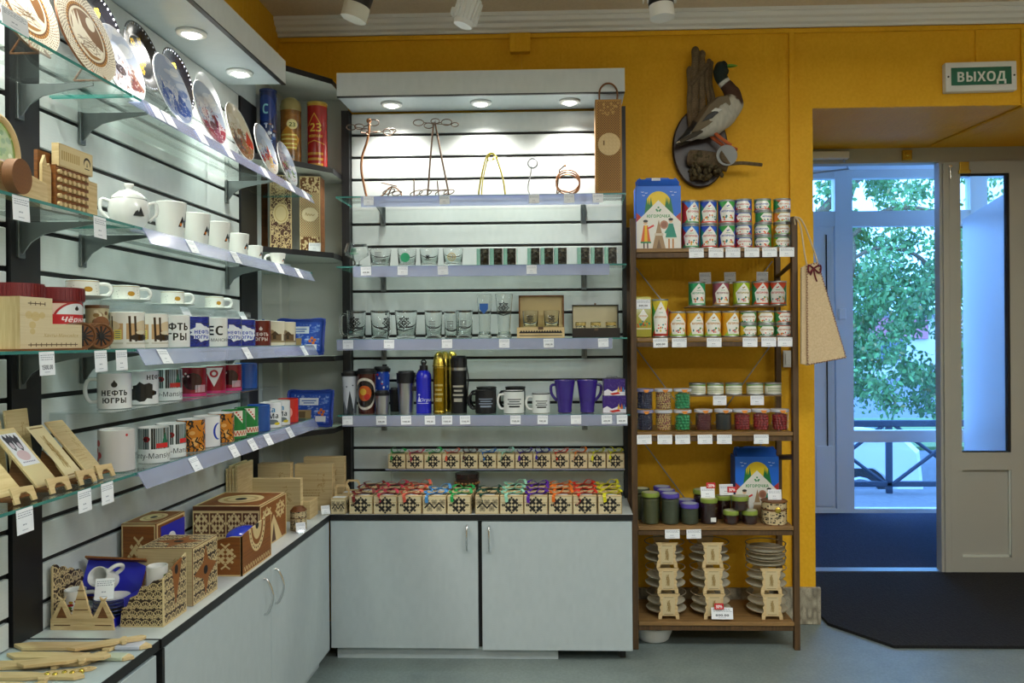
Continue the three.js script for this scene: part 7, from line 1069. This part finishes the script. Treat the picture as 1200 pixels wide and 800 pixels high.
{ // corner shelves: gift tubes, wine boxes, picture trays
  const tb = (l, x, z, r, h, c, lidM, dome) => { const t = thing('gift_tube', l, 'gift tube', [x, 2.0124, z]); mesh('tube', [wrap(r, r, h, c)], pm(c, 'gloss'), t); mesh('lid', dome ? [lathe([[r + 0.001, h - 0.02], [r + 0.0012, h], [r * 0.9, h + 0.022], [r * 0.5, h + 0.036], [0, h + 0.04]], 30)] : [cy(r + 0.0008, r + 0.0008, 0.008, 0, h, 0, 30)], lidM, t); mesh('base', [cy(r + 0.0005, r + 0.0005, 0.004, 0, 0, 0, 30)], lidM, t); };
  tb('red and gold gift tube with the number 23', -1.075, -3.46, 0.043, 0.285, TUBE.red, flat(0.5, 0.36, 0.08, 0.3, 0.8)); tb('brown gift tube with domed khaki lid', -1.17, -3.4, 0.043, 0.262, TUBE.brown, flat(0.3, 0.24, 0.08, 0.45), 1); tb('dark blue gift tube with pale letter', -1.224, -3.285, 0.034, 0.29, TUBE.blue, flat(0.02, 0.04, 0.16, 0.35));
  [[-1.09, -3.43, 0.1, net, 'pale diamond lattice wine box on the corner shelf'], [-1.212, -3.39, 0.35, lacey, 'pale lace cut wine box beside the corner mirror']].forEach(([x, z, ry, c, l]) => { const t = thing('wine_box', l, 'wine box', [x, 1.6524, z], ry); boxOf(t, 'body', 0.088, 0.325, 0.088, { front: c }, M.plyEdge); });
  priceTag('white price tag leaning on the diamond lattice wine box', [-1.062, 1.675, -3.372], 0.1, -0.1, 0, 0.05, 0.036);
  [[1.2185, -1.14, -3.4, 'blue printed metal tray standing on the corner shelf behind the sepia mugs', 0.21], [0.9125, -1.1, -3.4, 'blue printed metal tray standing behind the lowest shelf', 0.2]].forEach(([y, x, z, l, w]) => { const t = thing('picture_tray', l, 'tray', [x, y, z]); t.rotation.x = -0.2; mesh('dish', [rb(w, 0.158, 0.006, 0.0028, 0, 0.0805, 0)], flat(0.02, 0.06, 0.4, 0.3), t); mesh('picture', [face(w - 0.012, 0.146, tray).translate(0, 0.0805, 0.0036)], pm(tray, 'gloss'), t); mesh('rim', [tube([[-w / 2 + 0.006, 0.006, 0.003], [w / 2 - 0.006, 0.006, 0.003], [w / 2 - 0.006, 0.155, 0.003], [-w / 2 + 0.006, 0.155, 0.003]].flatMap(([a, b, c], i, all) => { const n = all[(i + 1) % 4]; return [0, 0.33, 0.66].map((q) => [a + (n[0] - a) * q, b + (n[1] - b) * q, c]); }), 0.004, 60, 6, true)], flat(0.02, 0.06, 0.4, 0.3), t); });
}
{ // counter: carved boxes, tea set, plywood goods
  const y = CT + E0, blue = flat(0.02, 0.022, 0.42, 0.4);
  // tea set case with tepee front
  let t = thing('tea_set_case', 'open tea set case with tepee cut outs and blue lining', 'tea set case', [-1.178, y, -2.005]);
  const tri = (cx, b, h) => [[cx - b, 0.028], [cx - b * 0.62, h * 0.36], [cx - b * 0.7, h * 0.36], [cx - b * 0.42, h * 0.58], [cx - b * 0.46, h * 0.58], [cx, h], [cx + b * 0.46, h * 0.58], [cx + b * 0.42, h * 0.58], [cx + b * 0.7, h * 0.36], [cx + b * 0.62, h * 0.36], [cx + b, 0.028]];
  mesh('front_panel', [ext([[-0.075, 0], [0.082, 0], [0.078, 0.028], [-0.075, 0.028]], 0.004).translate(0, 0, 0.09)], M.ply, t);
  mesh('tepee', [ext(tri(0.002, 0.032, 0.118), 0.006).translate(0, 0, 0.09)], M.ply, t);
  for (const x of [-0.046, 0.055]) { mesh('small_tepee', [ext([[x - 0.026, 0.028], [x - 0.004, 0.07], [x - 0.009, 0.08], [x, 0.074], [x + 0.009, 0.08], [x + 0.004, 0.07], [x + 0.026, 0.028]], 0.0055).translate(0, 0, 0.0902)], M.ply, t); mesh('tepee_door', [ext([[x - 0.013, 0.03], [x, 0.058], [x + 0.013, 0.03]], 0.0008).translate(0, 0, 0.0958)], M.plyEdge, t); }
  mesh('roof_lines', [0.05, 0.075, 0.096].map((h) => bx(0.052 * (1 - h / 0.14), 0.002, 0.0008, 0.002, h, 0.0964)).concat([bx(0.04, 0.002, 0.0008, -0.046, 0.012, 0.0946), bx(0.04, 0.002, 0.0008, 0.055, 0.012, 0.0946)]), M.plyEdge, t);
  mesh('scalloped_side', [ext(shapeOf(Array.from({ length: 40 }, (_, k) => { const q = k / 39; return [q < 1 ? -0.085 + 0.125 * q : 0.04, 0.1 + 0.05 * (1 - q) + 0.008 * Math.abs(Math.sin(q * 4 * PI))]; }).concat([[0.04, 0], [-0.085, 0]])), 0.004).rotateY(HX).translate(-0.079, 0, 0)], pm(fret, 'wood'), t);
  { const g = t.children.at(-1).geometry, p = g.attributes.position, uv = g.attributes.uv; for (let i = 0; i < p.count; i++) uv.setXY(i, fret.u0 + (fret.u1 - fret.u0) * (p.getZ(i) + 0.085) / 0.17, fret.v0 + (fret.v1 - fret.v0) * p.getY(i) / 0.16); }
  mesh('lining', [b2(-0.075, 0.072, 0.0, 0.02, -0.03, 0.089)], blue, t);
  mesh('lid', [b2(-0.078, 0.07, 0, 0.105, -0.003, 0), b2(-0.078, 0.07, 0.1, 0.105, 0, 0.03), b2(-0.078, 0.07, 0, 0.005, 0, 0.03)], M.brown, t, [0, 0.03, -0.03], [-0.5, 0.2, 0]);
  mesh('lid_lining', [b2(-0.076, 0.068, 0.005, 0.1, 0, 0.006)], blue, t, [0, 0.03, -0.03], [-0.5, 0.2, 0]);
  const cup = (l, x, yy, z, rx, ry) => { const q = mug(l, [x, yy, z], ry, MUG.leafcup, { d: 0.05, h: 0.062, ha: 0.03, side: 1, name: 'tea_cup', cat: 'cup' }); q.rotation.set(rx, ry, 0.0); return q; };
  cup('leaf print tea cup lying in the lid of the tea set case', -1.172, y + 0.085, -2.025, 1.1, 0.7); cup('leaf print tea cup beside the tea case lid edge', -1.225, y + 0.0215, -1.965, 0, 0.3);
  for (let k = 0; k < 5; k++) { const s = thing('saucer', `blue rimmed white saucer, ${['bottom', 'second', 'third', 'fourth', 'top'][k]} of the stack in the tea case`, 'saucer', [-1.135, y + 0.0208 + k * 0.0088, -1.97], 0, 'stacked saucers'); mesh('dish', [lathe([[0, 0], [0.02, 0], [0.042, 0.0065], [0.041, 0.0082], [0.02, 0.002], [0, 0.002]], 32)], M.ceramic, s); mesh('blue_rim', [new THREE.TorusGeometry(0.0415, 0.0011, 6, 36).rotateX(HX).translate(0, 0.0074, 0)], flat(0.02, 0.04, 0.2, 0.3), s); }
  priceTag('white price tag leaning on the stacked saucers', [-1.142, y + 0.088, -1.95], 0.2, -0.3, 0, 0.044, 0.05);
  // open fretwork box beside it
  t = thing('fretwork_box', 'open lace fretwork box with stained triangle on its side', 'box', [-1.032, y, -1.995]);
  const stepTop = [[-0.062, 0], [0.045, 0], [0.045, 0.118], [0.02, 0.112], [0.008, 0.1], [-0.01, 0.098], [-0.02, 0.078], [-0.036, 0.072], [-0.046, 0.05], [-0.058, 0.045]];
  const uvPlan = (g, c, x0, x1, y1) => { const p = g.attributes.position, uv = g.attributes.uv; for (let i = 0; i < p.count; i++) uv.setXY(i, c.u0 + (c.u1 - c.u0) * Math.min(1, Math.max(0, (p.getX(i) - x0) / (x1 - x0))), c.v0 + (c.v1 - c.v0) * Math.min(1, Math.max(0, p.getY(i) / y1))); return g; };
  mesh('lace_front', [uvPlan(ext(stepTop, 0.004), fret, -0.062, 0.045, 0.12).translate(0, 0, 0.058)], pm(fret, 'wood'), t);
  mesh('triangle_side', [uvPlan(ext([[-0.058, 0], [0.058, 0], [0.058, 0.15], [0.02, 0.14], [-0.058, 0.118]], 0.004), fretTri, -0.058, 0.058, 0.15).rotateY(HX).translate(0.041, 0, 0)], pm(fretTri, 'wood'), t);
  mesh('lining', [b2(-0.055, 0.04, 0.002, 0.07, -0.055, 0.057)], blue, t);
  cup('leaf print tea cup tucked into the lace fretwork box', -1.035, y + 0.0715, -1.998, 0, 2.2);
  const cbox = (l, x, z, w, h, d, cells, ry = 0) => { const q = thing('carved_box', l, 'box', [x, y, z], ry); boxOf(q, 'body', w, h, d, cells, M.plyEdge); return q; };
  cbox('closed plywood box with lace lid and stained star', -1.06, -2.16, 0.148, 0.152, 0.148, { front: ENG[2], right: fretStar, top: fretStar });
  t = cbox('tall stained box with burnt star and blue lined opening', -1.205, -2.31, 0.1, 0.185, 0.17, { front: starOne, right: starOne, top: lidOval });
  mesh('blue_opening', [b2(0.0512, 0.0516, 0.06, 0.17, -0.08, 0.06)], blue, t); mesh('cup_print', [cy(0.025, 0.025, 0.001, 0, 0, 0, 20).rotateZ(HX).translate(0.053, 0.12, 0)], M.ceramic, t);
  t = cbox('large carved box with star frieze and oval lid medallion', -1.13, -2.755, 0.225, 0.15, 0.25, { front: starRow, right: houseSide, top: lidOval }); mesh('foot_rail', [b2(-0.115, 0.115, 0, 0.012, 0.123, 0.13)], M.brown, t);
  t = thing('carved_tray_box', 'open stained tray box with half round ornament', 'box', [-1.015, y, -2.475]);
  mesh('front_board', [uvPlan(ext([[-0.05, 0], [0.05, 0], [0.05, 0.118], [0.02, 0.118], [-0.02, 0.108], [-0.05, 0.088]], 0.004), starOne, -0.05, 0.05, 0.12).translate(0, 0, 0.116)], pm(starOne, 'wood'), t);
  mesh('ornament_side', [uvPlan(ext([[-0.12, 0], [0.116, 0], [0.116, 0.14], [-0.12, 0.118]], 0.004), halfRound, -0.12, 0.116, 0.14).rotateY(HX).translate(0.046, 0, 0)], pm(halfRound, 'wood'), t);
  mesh('rear_side', [b2(-0.05, -0.046, 0, 0.08, -0.12, 0.116)], M.brown, t); mesh('lining', [b2(-0.046, 0.046, 0.002, 0.085, -0.116, 0.116)], blue, t); mesh('plastic_wrap', [new THREE.SphereGeometry(0.035, 16, 10).scale(1.1, 0.55, 2.2).translate(0, 0.1, 0.0)], flat(0.03, 0.05, 0.5, 0.15), t);
  // plywood goods in the corner
  const pb = (l, x, z, w, h, d, c, ry = 0) => { const q = thing('plywood_box', l, 'box', [x, y, z], ry); boxOf(q, 'body', w, h, d, { front: c }, M.ply); return q; };
  pb('flat plywood box with engraved wheat ear', -1.135, -3.09, 0.21, 0.165, 0.03, ENG[0]); pb('plywood box with engraved lines of text next to the gift box counter', -1.045, -3.3, 0.155, 0.19, 0.045, ENG[1], 0.05); pb('taller plywood box behind the engraved text box', -1.03, -3.39, 0.17, 0.205, 0.04, ENG[2], 0.05); pb('plywood box at the foot of the corner mirror', -1.19, -3.25, 0.13, 0.2, 0.05, ENG[2], 0.1); pb('low plywood box lying before the engraved text box', -1.035, -3.16, 0.06, 0.07, 0.1, ENG[1]);
  for (let k = 0; k < 4; k++) tag(mesh('plywood_sheet', [rb(0.009, 0.225 + (k % 2) * 0.012, 0.15, 0.001, 0, 0.1125 + (k % 2) * 0.006, 0)], M.ply, null, [-1.257 + k * 0.0115, y, -3.01], [0, 0, 0]), `plywood sheet, ${['nearest the slatwall', 'second from the slatwall', 'third from the slatwall', 'outermost'][k]} of the upright stack`, 'plywood sheet', 'upright plywood sheets');
  t = thing('hexagonal_box', 'small hexagonal lattice box beside the large carved box', 'box', [-0.995, y, -2.945]); mesh('body', [uvCell(new THREE.CylinderGeometry(0.03, 0.03, 0.07, 6, 1, true).translate(0, 0.035, 0), hexCell)], pm(hexCell, 'wood'), t); mesh('lid', [cy(0.032, 0.018, 0.016, 0, 0.07, 0, 6), cy(0.03, 0.03, 0.001, 0, 0, 0, 6)], M.brown, t);
  [[-2.9, 'large carved box'], [-3.2, 'low plywood box']].forEach(([z, w]) => { const q = thing('price_stand', 'little folded price card standing by the ' + w, 'price stand', [-0.972, y, z], 0.5); mesh('card', [uvCell(new THREE.BoxGeometry(0.034, 0.034, 0.0008), PRICE[0]).translate(0, 0.0175, 0.009)], pm(PRICE[0], 'paper'), q, null, [-0.35, 0, 0]); mesh('foot', [ext([[-0.012, 0], [0.012, 0], [0, 0.022]], 0.02).rotateY(HX).translate(-0.01, 0, 0)], M.acrylic, q); });
  // toy knives and swords on the near counter
  const yk = CT - 0.0016, knife = (l, x, z, ry, L, w, lift, deco, tilt = 0) => { const q = thing('wooden_knife', l, 'toy knife', [x, yk + lift, z], ry); q.rotation.z = tilt; const h = w / 2, blade = [[0, -h], [L * 0.5, -h], [L * 0.62, -h * 0.6], [L * 0.66, -h * 1.5], [L * 0.71, -h * 1.5], [L * 0.72, -h * 0.7], [L * 0.94, -h * 0.8], [L, 0], [L * 0.94, h * 0.8], [L * 0.72, h * 0.7], [L * 0.71, h * 1.5], [L * 0.66, h * 1.5], [L * 0.62, h * 0.6], [L * 0.5, h], [0, h], [-L * 0.12, h * 0.3]]; mesh('blade', [ext(blade, 0.006, 0.001).rotateX(-HX).translate(0, 0.001, 0)], M.ply, q); if (deco) mesh('grip_wrap', [rb(L * 0.2, 0.0095, w * 0.95, 0.003, L * 0.83, 0.0045, 0)], deco, q); return q; };
  const silv = flat(0.55, 0.56, 0.66, 0.45), gre = flat(0.5, 0.55, 0.42, 0.7);
  knife('toy sword of pale wood with a silver grip, farthest back on the near counter', -1.235, -1.8, 0.02, 0.285, 0.034, 0.001, silv); knife('toy dagger laid crosswise over the silver gripped sword', -1.1, -1.765, 0.5, 0.14, 0.024, 0.0115, null); knife('toy knife with pale green cord grip', -1.215, -1.745, -0.02, 0.26, 0.03, 0.001, gre); knife('toy knife with ragged carved blade at the black upright', -1.235, -1.69, 0.12, 0.2, 0.034, 0.001, null); knife('toy knife lying over the ragged blade', -1.15, -1.675, 0.3, 0.16, 0.03, 0.0115, null); knife('toy sword of pale wood lying along the front of the pile', -1.245, -1.635, 0.02, 0.24, 0.028, 0.001, null); knife('toy sword of pale wood at the near end of the pile', -1.24, -1.59, -0.03, 0.25, 0.03, 0.001, null);
  t = thing('key_chain', 'carved wooden key chain with two holes on the toy knives', 'key chain', [-1.06, yk + 0.0012, -1.668], 0.3); mesh('body', [ext(shapeOf([[-0.04, -0.008], [0.03, -0.01], [0.05, -0.006], [0.056, 0.004], [0.04, 0.012], [0.015, 0.006], [-0.04, 0.008]], [circ(0.042, 0.002, 0.004, 10), circ(0.016, -0.002, 0.003, 10)]), 0.004).rotateX(-HX)], M.ply, t); mesh('beads', [0, 1, 2, 3, 4].map((k) => new THREE.SphereGeometry(0.006, 10, 8).translate(-0.03 + k * 0.016, 0.006, 0.02 + (k % 2) * 0.006)), M.gold, t).userData.kind = 'stuff';
}
{ // price tags
  const slope = -0.5, far = (i, list) => list.forEach(([z, what, v]) => priceTag('white price tag on the side shelf rail under the ' + what, [LX + LD + 0.0172, LS[i] - 0.021, z], HX, slope, v || 0, 0.05, 0.042));
  far(0, [[-2.03, 'winter sled plate'], [-2.09, 'easel of the winter plate'], [-2.283, 'tower plate'], [-2.468, 'church plate'], [-2.769, 'sepia plate'], [-3.025, 'town plate'], [-3.2, 'reindeer plate']]);
  far(1, [[-2.22, 'largest emblem cup'], [-2.513, 'middle emblem cups'], [-2.9, 'small emblem cup'], [-3.112, 'saucer']]);
  far(2, [[-2.06, 'birch scene mugs'], [-2.6, 'blue map mugs'], [-3.17, 'sepia mugs']]);
  far(3, [[-2.228, 'barcode mugs'], [-2.49, 'tiger mugs'], [-2.64, 'green mugs'], [-2.78, 'plain blue mug'], [-3.0, 'blue lettered mugs']]);
  const near = (i, list) => list.forEach(([z, what, v]) => priceTag('white price tag hanging from the glass edge under the ' + what, [LX + LD + 0.0012, LS[i] - 0.022 - 0.004, z], HX, -0.04, v || 0, 0.048, 0.048));
  priceTag('large white price card on the glass edge before the hut scene lace plate', [LX + LD + 0.002, LS[0] + 0.012, -1.52], HX, -0.1, 0, 0.075, 0.036); near(1, [[-1.535, 'round deer picture'], [-1.8, 'peg calendar']]); near(2, [[-1.61, 'L shaped box', 4], [-1.8, 'carved rounds'], [-1.885, 'first birch scene mug']]); near(3, [[-1.54, 'wolf phone stand'], [-1.735, 'figure phone stand'], [-1.822, 'bird phone stand']]);
  priceTag('slanted white price tag on the lip of the clear cup riser', [-1.127, LS[2] + 0.1, -2.36], HX, -0.5, 0, 0.05, 0.045); priceTag('slanted white price tag at the far end of the clear cup riser', [-1.127, LS[2] + 0.1, -2.78], HX, -0.5, 0, 0.05, 0.045);
}
// ------------------------------------------------------------------ mounted mallard on a driftwood plaque
{
  const p = thing('wall_plaque', 'dark oval wall plaque with upright driftwood', 'plaque', [0.6, 2.13, ZB]);
  mesh('board', [(() => { const g = ext(circ(0, 0, 0.117, 44, 0.172), 0.018, 0.006); return g.translate(0, 0, 0.006); })()], M.plaque, p);
  const f = seeded(8);
  for (const [x, r, y0, y1, dx] of [[-0.026, 0.018, 0.06, 0.425, 0.004], [0.002, 0.016, 0.06, 0.41, 0.006], [0.028, 0.013, 0.07, 0.375, 0.01], [0.046, 0.009, 0.1, 0.37, 0.004], [-0.044, 0.012, 0.08, 0.345, -0.004]]) mesh('driftwood', [(() => { const g = tube([[x, y0, 0.045], [x + dx + rr(-0.006, 0.006, f), y0 + (y1 - y0) * 0.35, 0.05], [x + rr(-0.006, 0.006, f), y0 + (y1 - y0) * 0.7, 0.046], [x + dx, y1, 0.045]], r, 22, 9), q = g.attributes.position; for (let i = 0; i < q.count; i++) { const s = 1 + 0.16 * Math.sin(q.getX(i) * 400 + q.getY(i) * 37); q.setX(i, x + (q.getX(i) - x) * s); } g.computeVertexNormals(); return g; })(), new THREE.SphereGeometry(r * 0.98, 10, 8).scale(1, 1.2, 1).translate(x + dx, y1, 0.045)], M.bark, p);
  mesh('driftwood', [tube([[-0.045, 0.27, 0.06], [-0.02, 0.3, 0.066], [0.02, 0.345, 0.06], [0.036, 0.372, 0.055]], 0.01, 18, 8)], M.bark, p);
  mesh('perch', [tube([[-0.05, -0.05, 0.05], [0.0, -0.06, 0.075], [0.06, -0.075, 0.09], [0.11, -0.09, 0.1]], 0.036, 20, 12), cy(0.037, 0.037, 0.012, 0, 0, 0, 24).rotateX(1.35).rotateY(0.35).translate(0.096, -0.066, 0.13), tube([[0.11, -0.09, 0.1], [0.17, -0.088, 0.105], [0.255, -0.096, 0.1]], 0.008, 18, 8)], M.bark, p);
  mesh('cut_end', [cy(0.045, 0.045, 0.004, 0, 0, 0, 24).rotateX(HX).translate(0.094, -0.062, 0.142)], flat(0.32, 0.33, 0.33, 0.85), p);
  const moss = []; for (let k = 0; k < 130; k++) moss.push(new THREE.IcosahedronGeometry(rr(0.006, 0.014, f), 0).scale(1, rr(0.6, 1.6, f), 1).translate(rr(-0.05, 0.09, f), rr(-0.13, -0.02, f) - 0.02, rr(0.03, 0.11, f)));
  mesh('moss', moss, std({ color: lin(0.1, 0.075, 0.035), roughness: 1 }), p).userData.kind = 'stuff';
  // the bird: one swept body, tail to head; colours follow the plumage
  const t = thing('mounted_mallard', 'stuffed mallard drake with green head perched on the plaque', 'mallard', [0.6, 2.13, ZB + 0.1]);
  const S = [[-0.118, 0.006, 0.003, 0.008], [-0.09, 0.022, 0.012, 0.022], [-0.05, 0.044, 0.03, 0.034], [-0.01, 0.068, 0.05, 0.05], [0.035, 0.098, 0.066, 0.06], [0.085, 0.138, 0.068, 0.06], [0.122, 0.176, 0.056, 0.05], [0.128, 0.21, 0.038, 0.036], [0.113, 0.24, 0.029, 0.028], [0.094, 0.265, 0.026, 0.025], [0.08, 0.29, 0.028, 0.026], [0.079, 0.312, 0.033, 0.03], [0.087, 0.332, 0.032, 0.028], [0.098, 0.343, 0.02, 0.019], [0.106, 0.346, 0.006, 0.006]];
  const cv = new THREE.CatmullRomCurve3(S.map(([a, b]) => new THREE.Vector3(a, b, 0))), N = 84, R = 28, P = [], C = [], U = [], I = [];
  const rad = (u, k) => { const q = u * (S.length - 1), i = Math.min(S.length - 2, Math.floor(q)), w = q - i, sm = w * w * (3 - 2 * w); return S[i][k] + (S[i + 1][k] - S[i][k]) * sm; };
  const grey = [0.46, 0.44, 0.38], brownC = [0.06, 0.022, 0.012], head = [0.006, 0.016, 0.012], whiteC = [0.62, 0.62, 0.58], blackC = [0.01, 0.01, 0.012], back = [0.14, 0.1, 0.06];
  for (let i = 0; i <= N; i++) {
    const u = i / N, c = cv.getPoint(u), d = cv.getTangent(u), nx = -d.y, ny = d.x;
    for (let j = 0; j <= R; j++) {
      const a = j / R * 2 * PI, r1 = rad(u, 2), r2 = rad(u, 3), up = Math.cos(a), jit = 1 + 0.012 * Math.sin(i * 2.1 + j * 1.7) + 0.01 * Math.sin(j * 5 + i * 0.9);
      P.push(c.x + nx * up * r1 * jit, c.y + ny * up * r1 * jit, Math.sin(a) * r2 * jit); U.push(u * 3, j / R);
      const k = f() * 0.25 + 0.87;
      let col = u > 0.655 ? head : u > 0.625 ? whiteC : u > 0.465 + 0.03 * Math.sin(a * 2) ? brownC : u < 0.12 ? (up > -0.2 ? blackC : whiteC) : u < 0.2 && up > 0.2 ? blackC : up > 0.35 ? back : grey;
      C.push(col[0] * k, col[1] * k, col[2] * k);
    }
  }
  for (let i = 0; i < N; i++) for (let j = 0; j < R; j++) { const a = i * (R + 1) + j, b = a + R + 1; I.push(a, b, a + 1, b, b + 1, a + 1); }
  const g = new THREE.BufferGeometry(); g.setAttribute('position', new THREE.Float32BufferAttribute(P, 3)); g.setAttribute('color', new THREE.Float32BufferAttribute(C, 3)); g.setAttribute('uv', new THREE.Float32BufferAttribute(U, 2)); g.setIndex(I); g.computeVertexNormals();
  mesh('body', g, std({ vertexColors: true, roughness: 0.75, side: THREE.DoubleSide }), t);
  mesh('bill', [(() => { const s = new THREE.SphereGeometry(0.012, 18, 12).scale(2.2, 0.55, 1), q = s.attributes.position; for (let i = 0; i < q.count; i++) { const w = (q.getX(i) + 0.026) / 0.052; q.setY(i, q.getY(i) * (1.5 - 0.9 * w)); } s.computeVertexNormals(); return s.translate(0.126, 0.338, 0); })()], flat(0.12, 0.3, 0.02, 0.4), t);
  for (const s of [1, -1]) mesh('eye', [new THREE.SphereGeometry(0.004, 10, 8).translate(0.096, 0.338, s * 0.0225)], M.black, t);
  const wing = (pts, th) => ext(shapeOf(pts), th, 0.003), wz = 0.052;
  for (const s of [1, -1]) {
    const w = mesh('wing', [wing([[0.098, 0.19], [0.06, 0.186], [0.02, 0.15], [-0.025, 0.085], [-0.055, 0.04], [-0.03, 0.045], [0.03, 0.08], [0.075, 0.118], [0.108, 0.155]], 0.008).translate(0, 0, s > 0 ? wz - 0.006 : -wz - 0.002)], flat(0.17, 0.13, 0.08, 0.8), t);
    mesh('speculum', [wing([[0.052, 0.132], [0.012, 0.108], [-0.012, 0.082], [0.03, 0.098], [0.054, 0.118]], 0.003).translate(0, 0, s > 0 ? wz + 0.004 : -wz - 0.007)], M.black, w);
    mesh('white_bar', [wing([[0.07, 0.132], [0.044, 0.136], [0.03, 0.126], [0.056, 0.124]], 0.003).translate(0, 0, s > 0 ? wz + 0.005 : -wz - 0.008)], flat(0.7, 0.7, 0.66, 0.8), w);
    mesh('flight_feathers', [wing([[0.0, 0.078], [-0.06, 0.03], [-0.105, 0.008], [-0.1, 0.0], [-0.04, 0.024], [0.02, 0.06]], 0.004).translate(0, 0, s > 0 ? wz - 0.016 : -wz + 0.012)], flat(0.06, 0.045, 0.03, 0.8), w);
  }
  for (const [x, z] of [[0.046, 0.014], [0.03, -0.02]]) { const l = mesh('leg', [tube([[x, 0.046, z], [x + 0.03, 0.016, z + 0.008], [x + 0.07, -0.016, z + 0.014]], 0.008, 14, 8)], flat(0.55, 0.11, 0.02, 0.6), t); mesh('foot', [ext([[0, -0.006], [0.035, -0.02], [0.04, 0], [0.035, 0.02], [0, 0.006]], 0.005, 0.001).rotateX(-HX).rotateZ(-0.5).translate(x + 0.06, -0.02, z + 0.014)], flat(0.55, 0.11, 0.02, 0.6), l); }
}
renderer.render(scene, camera);
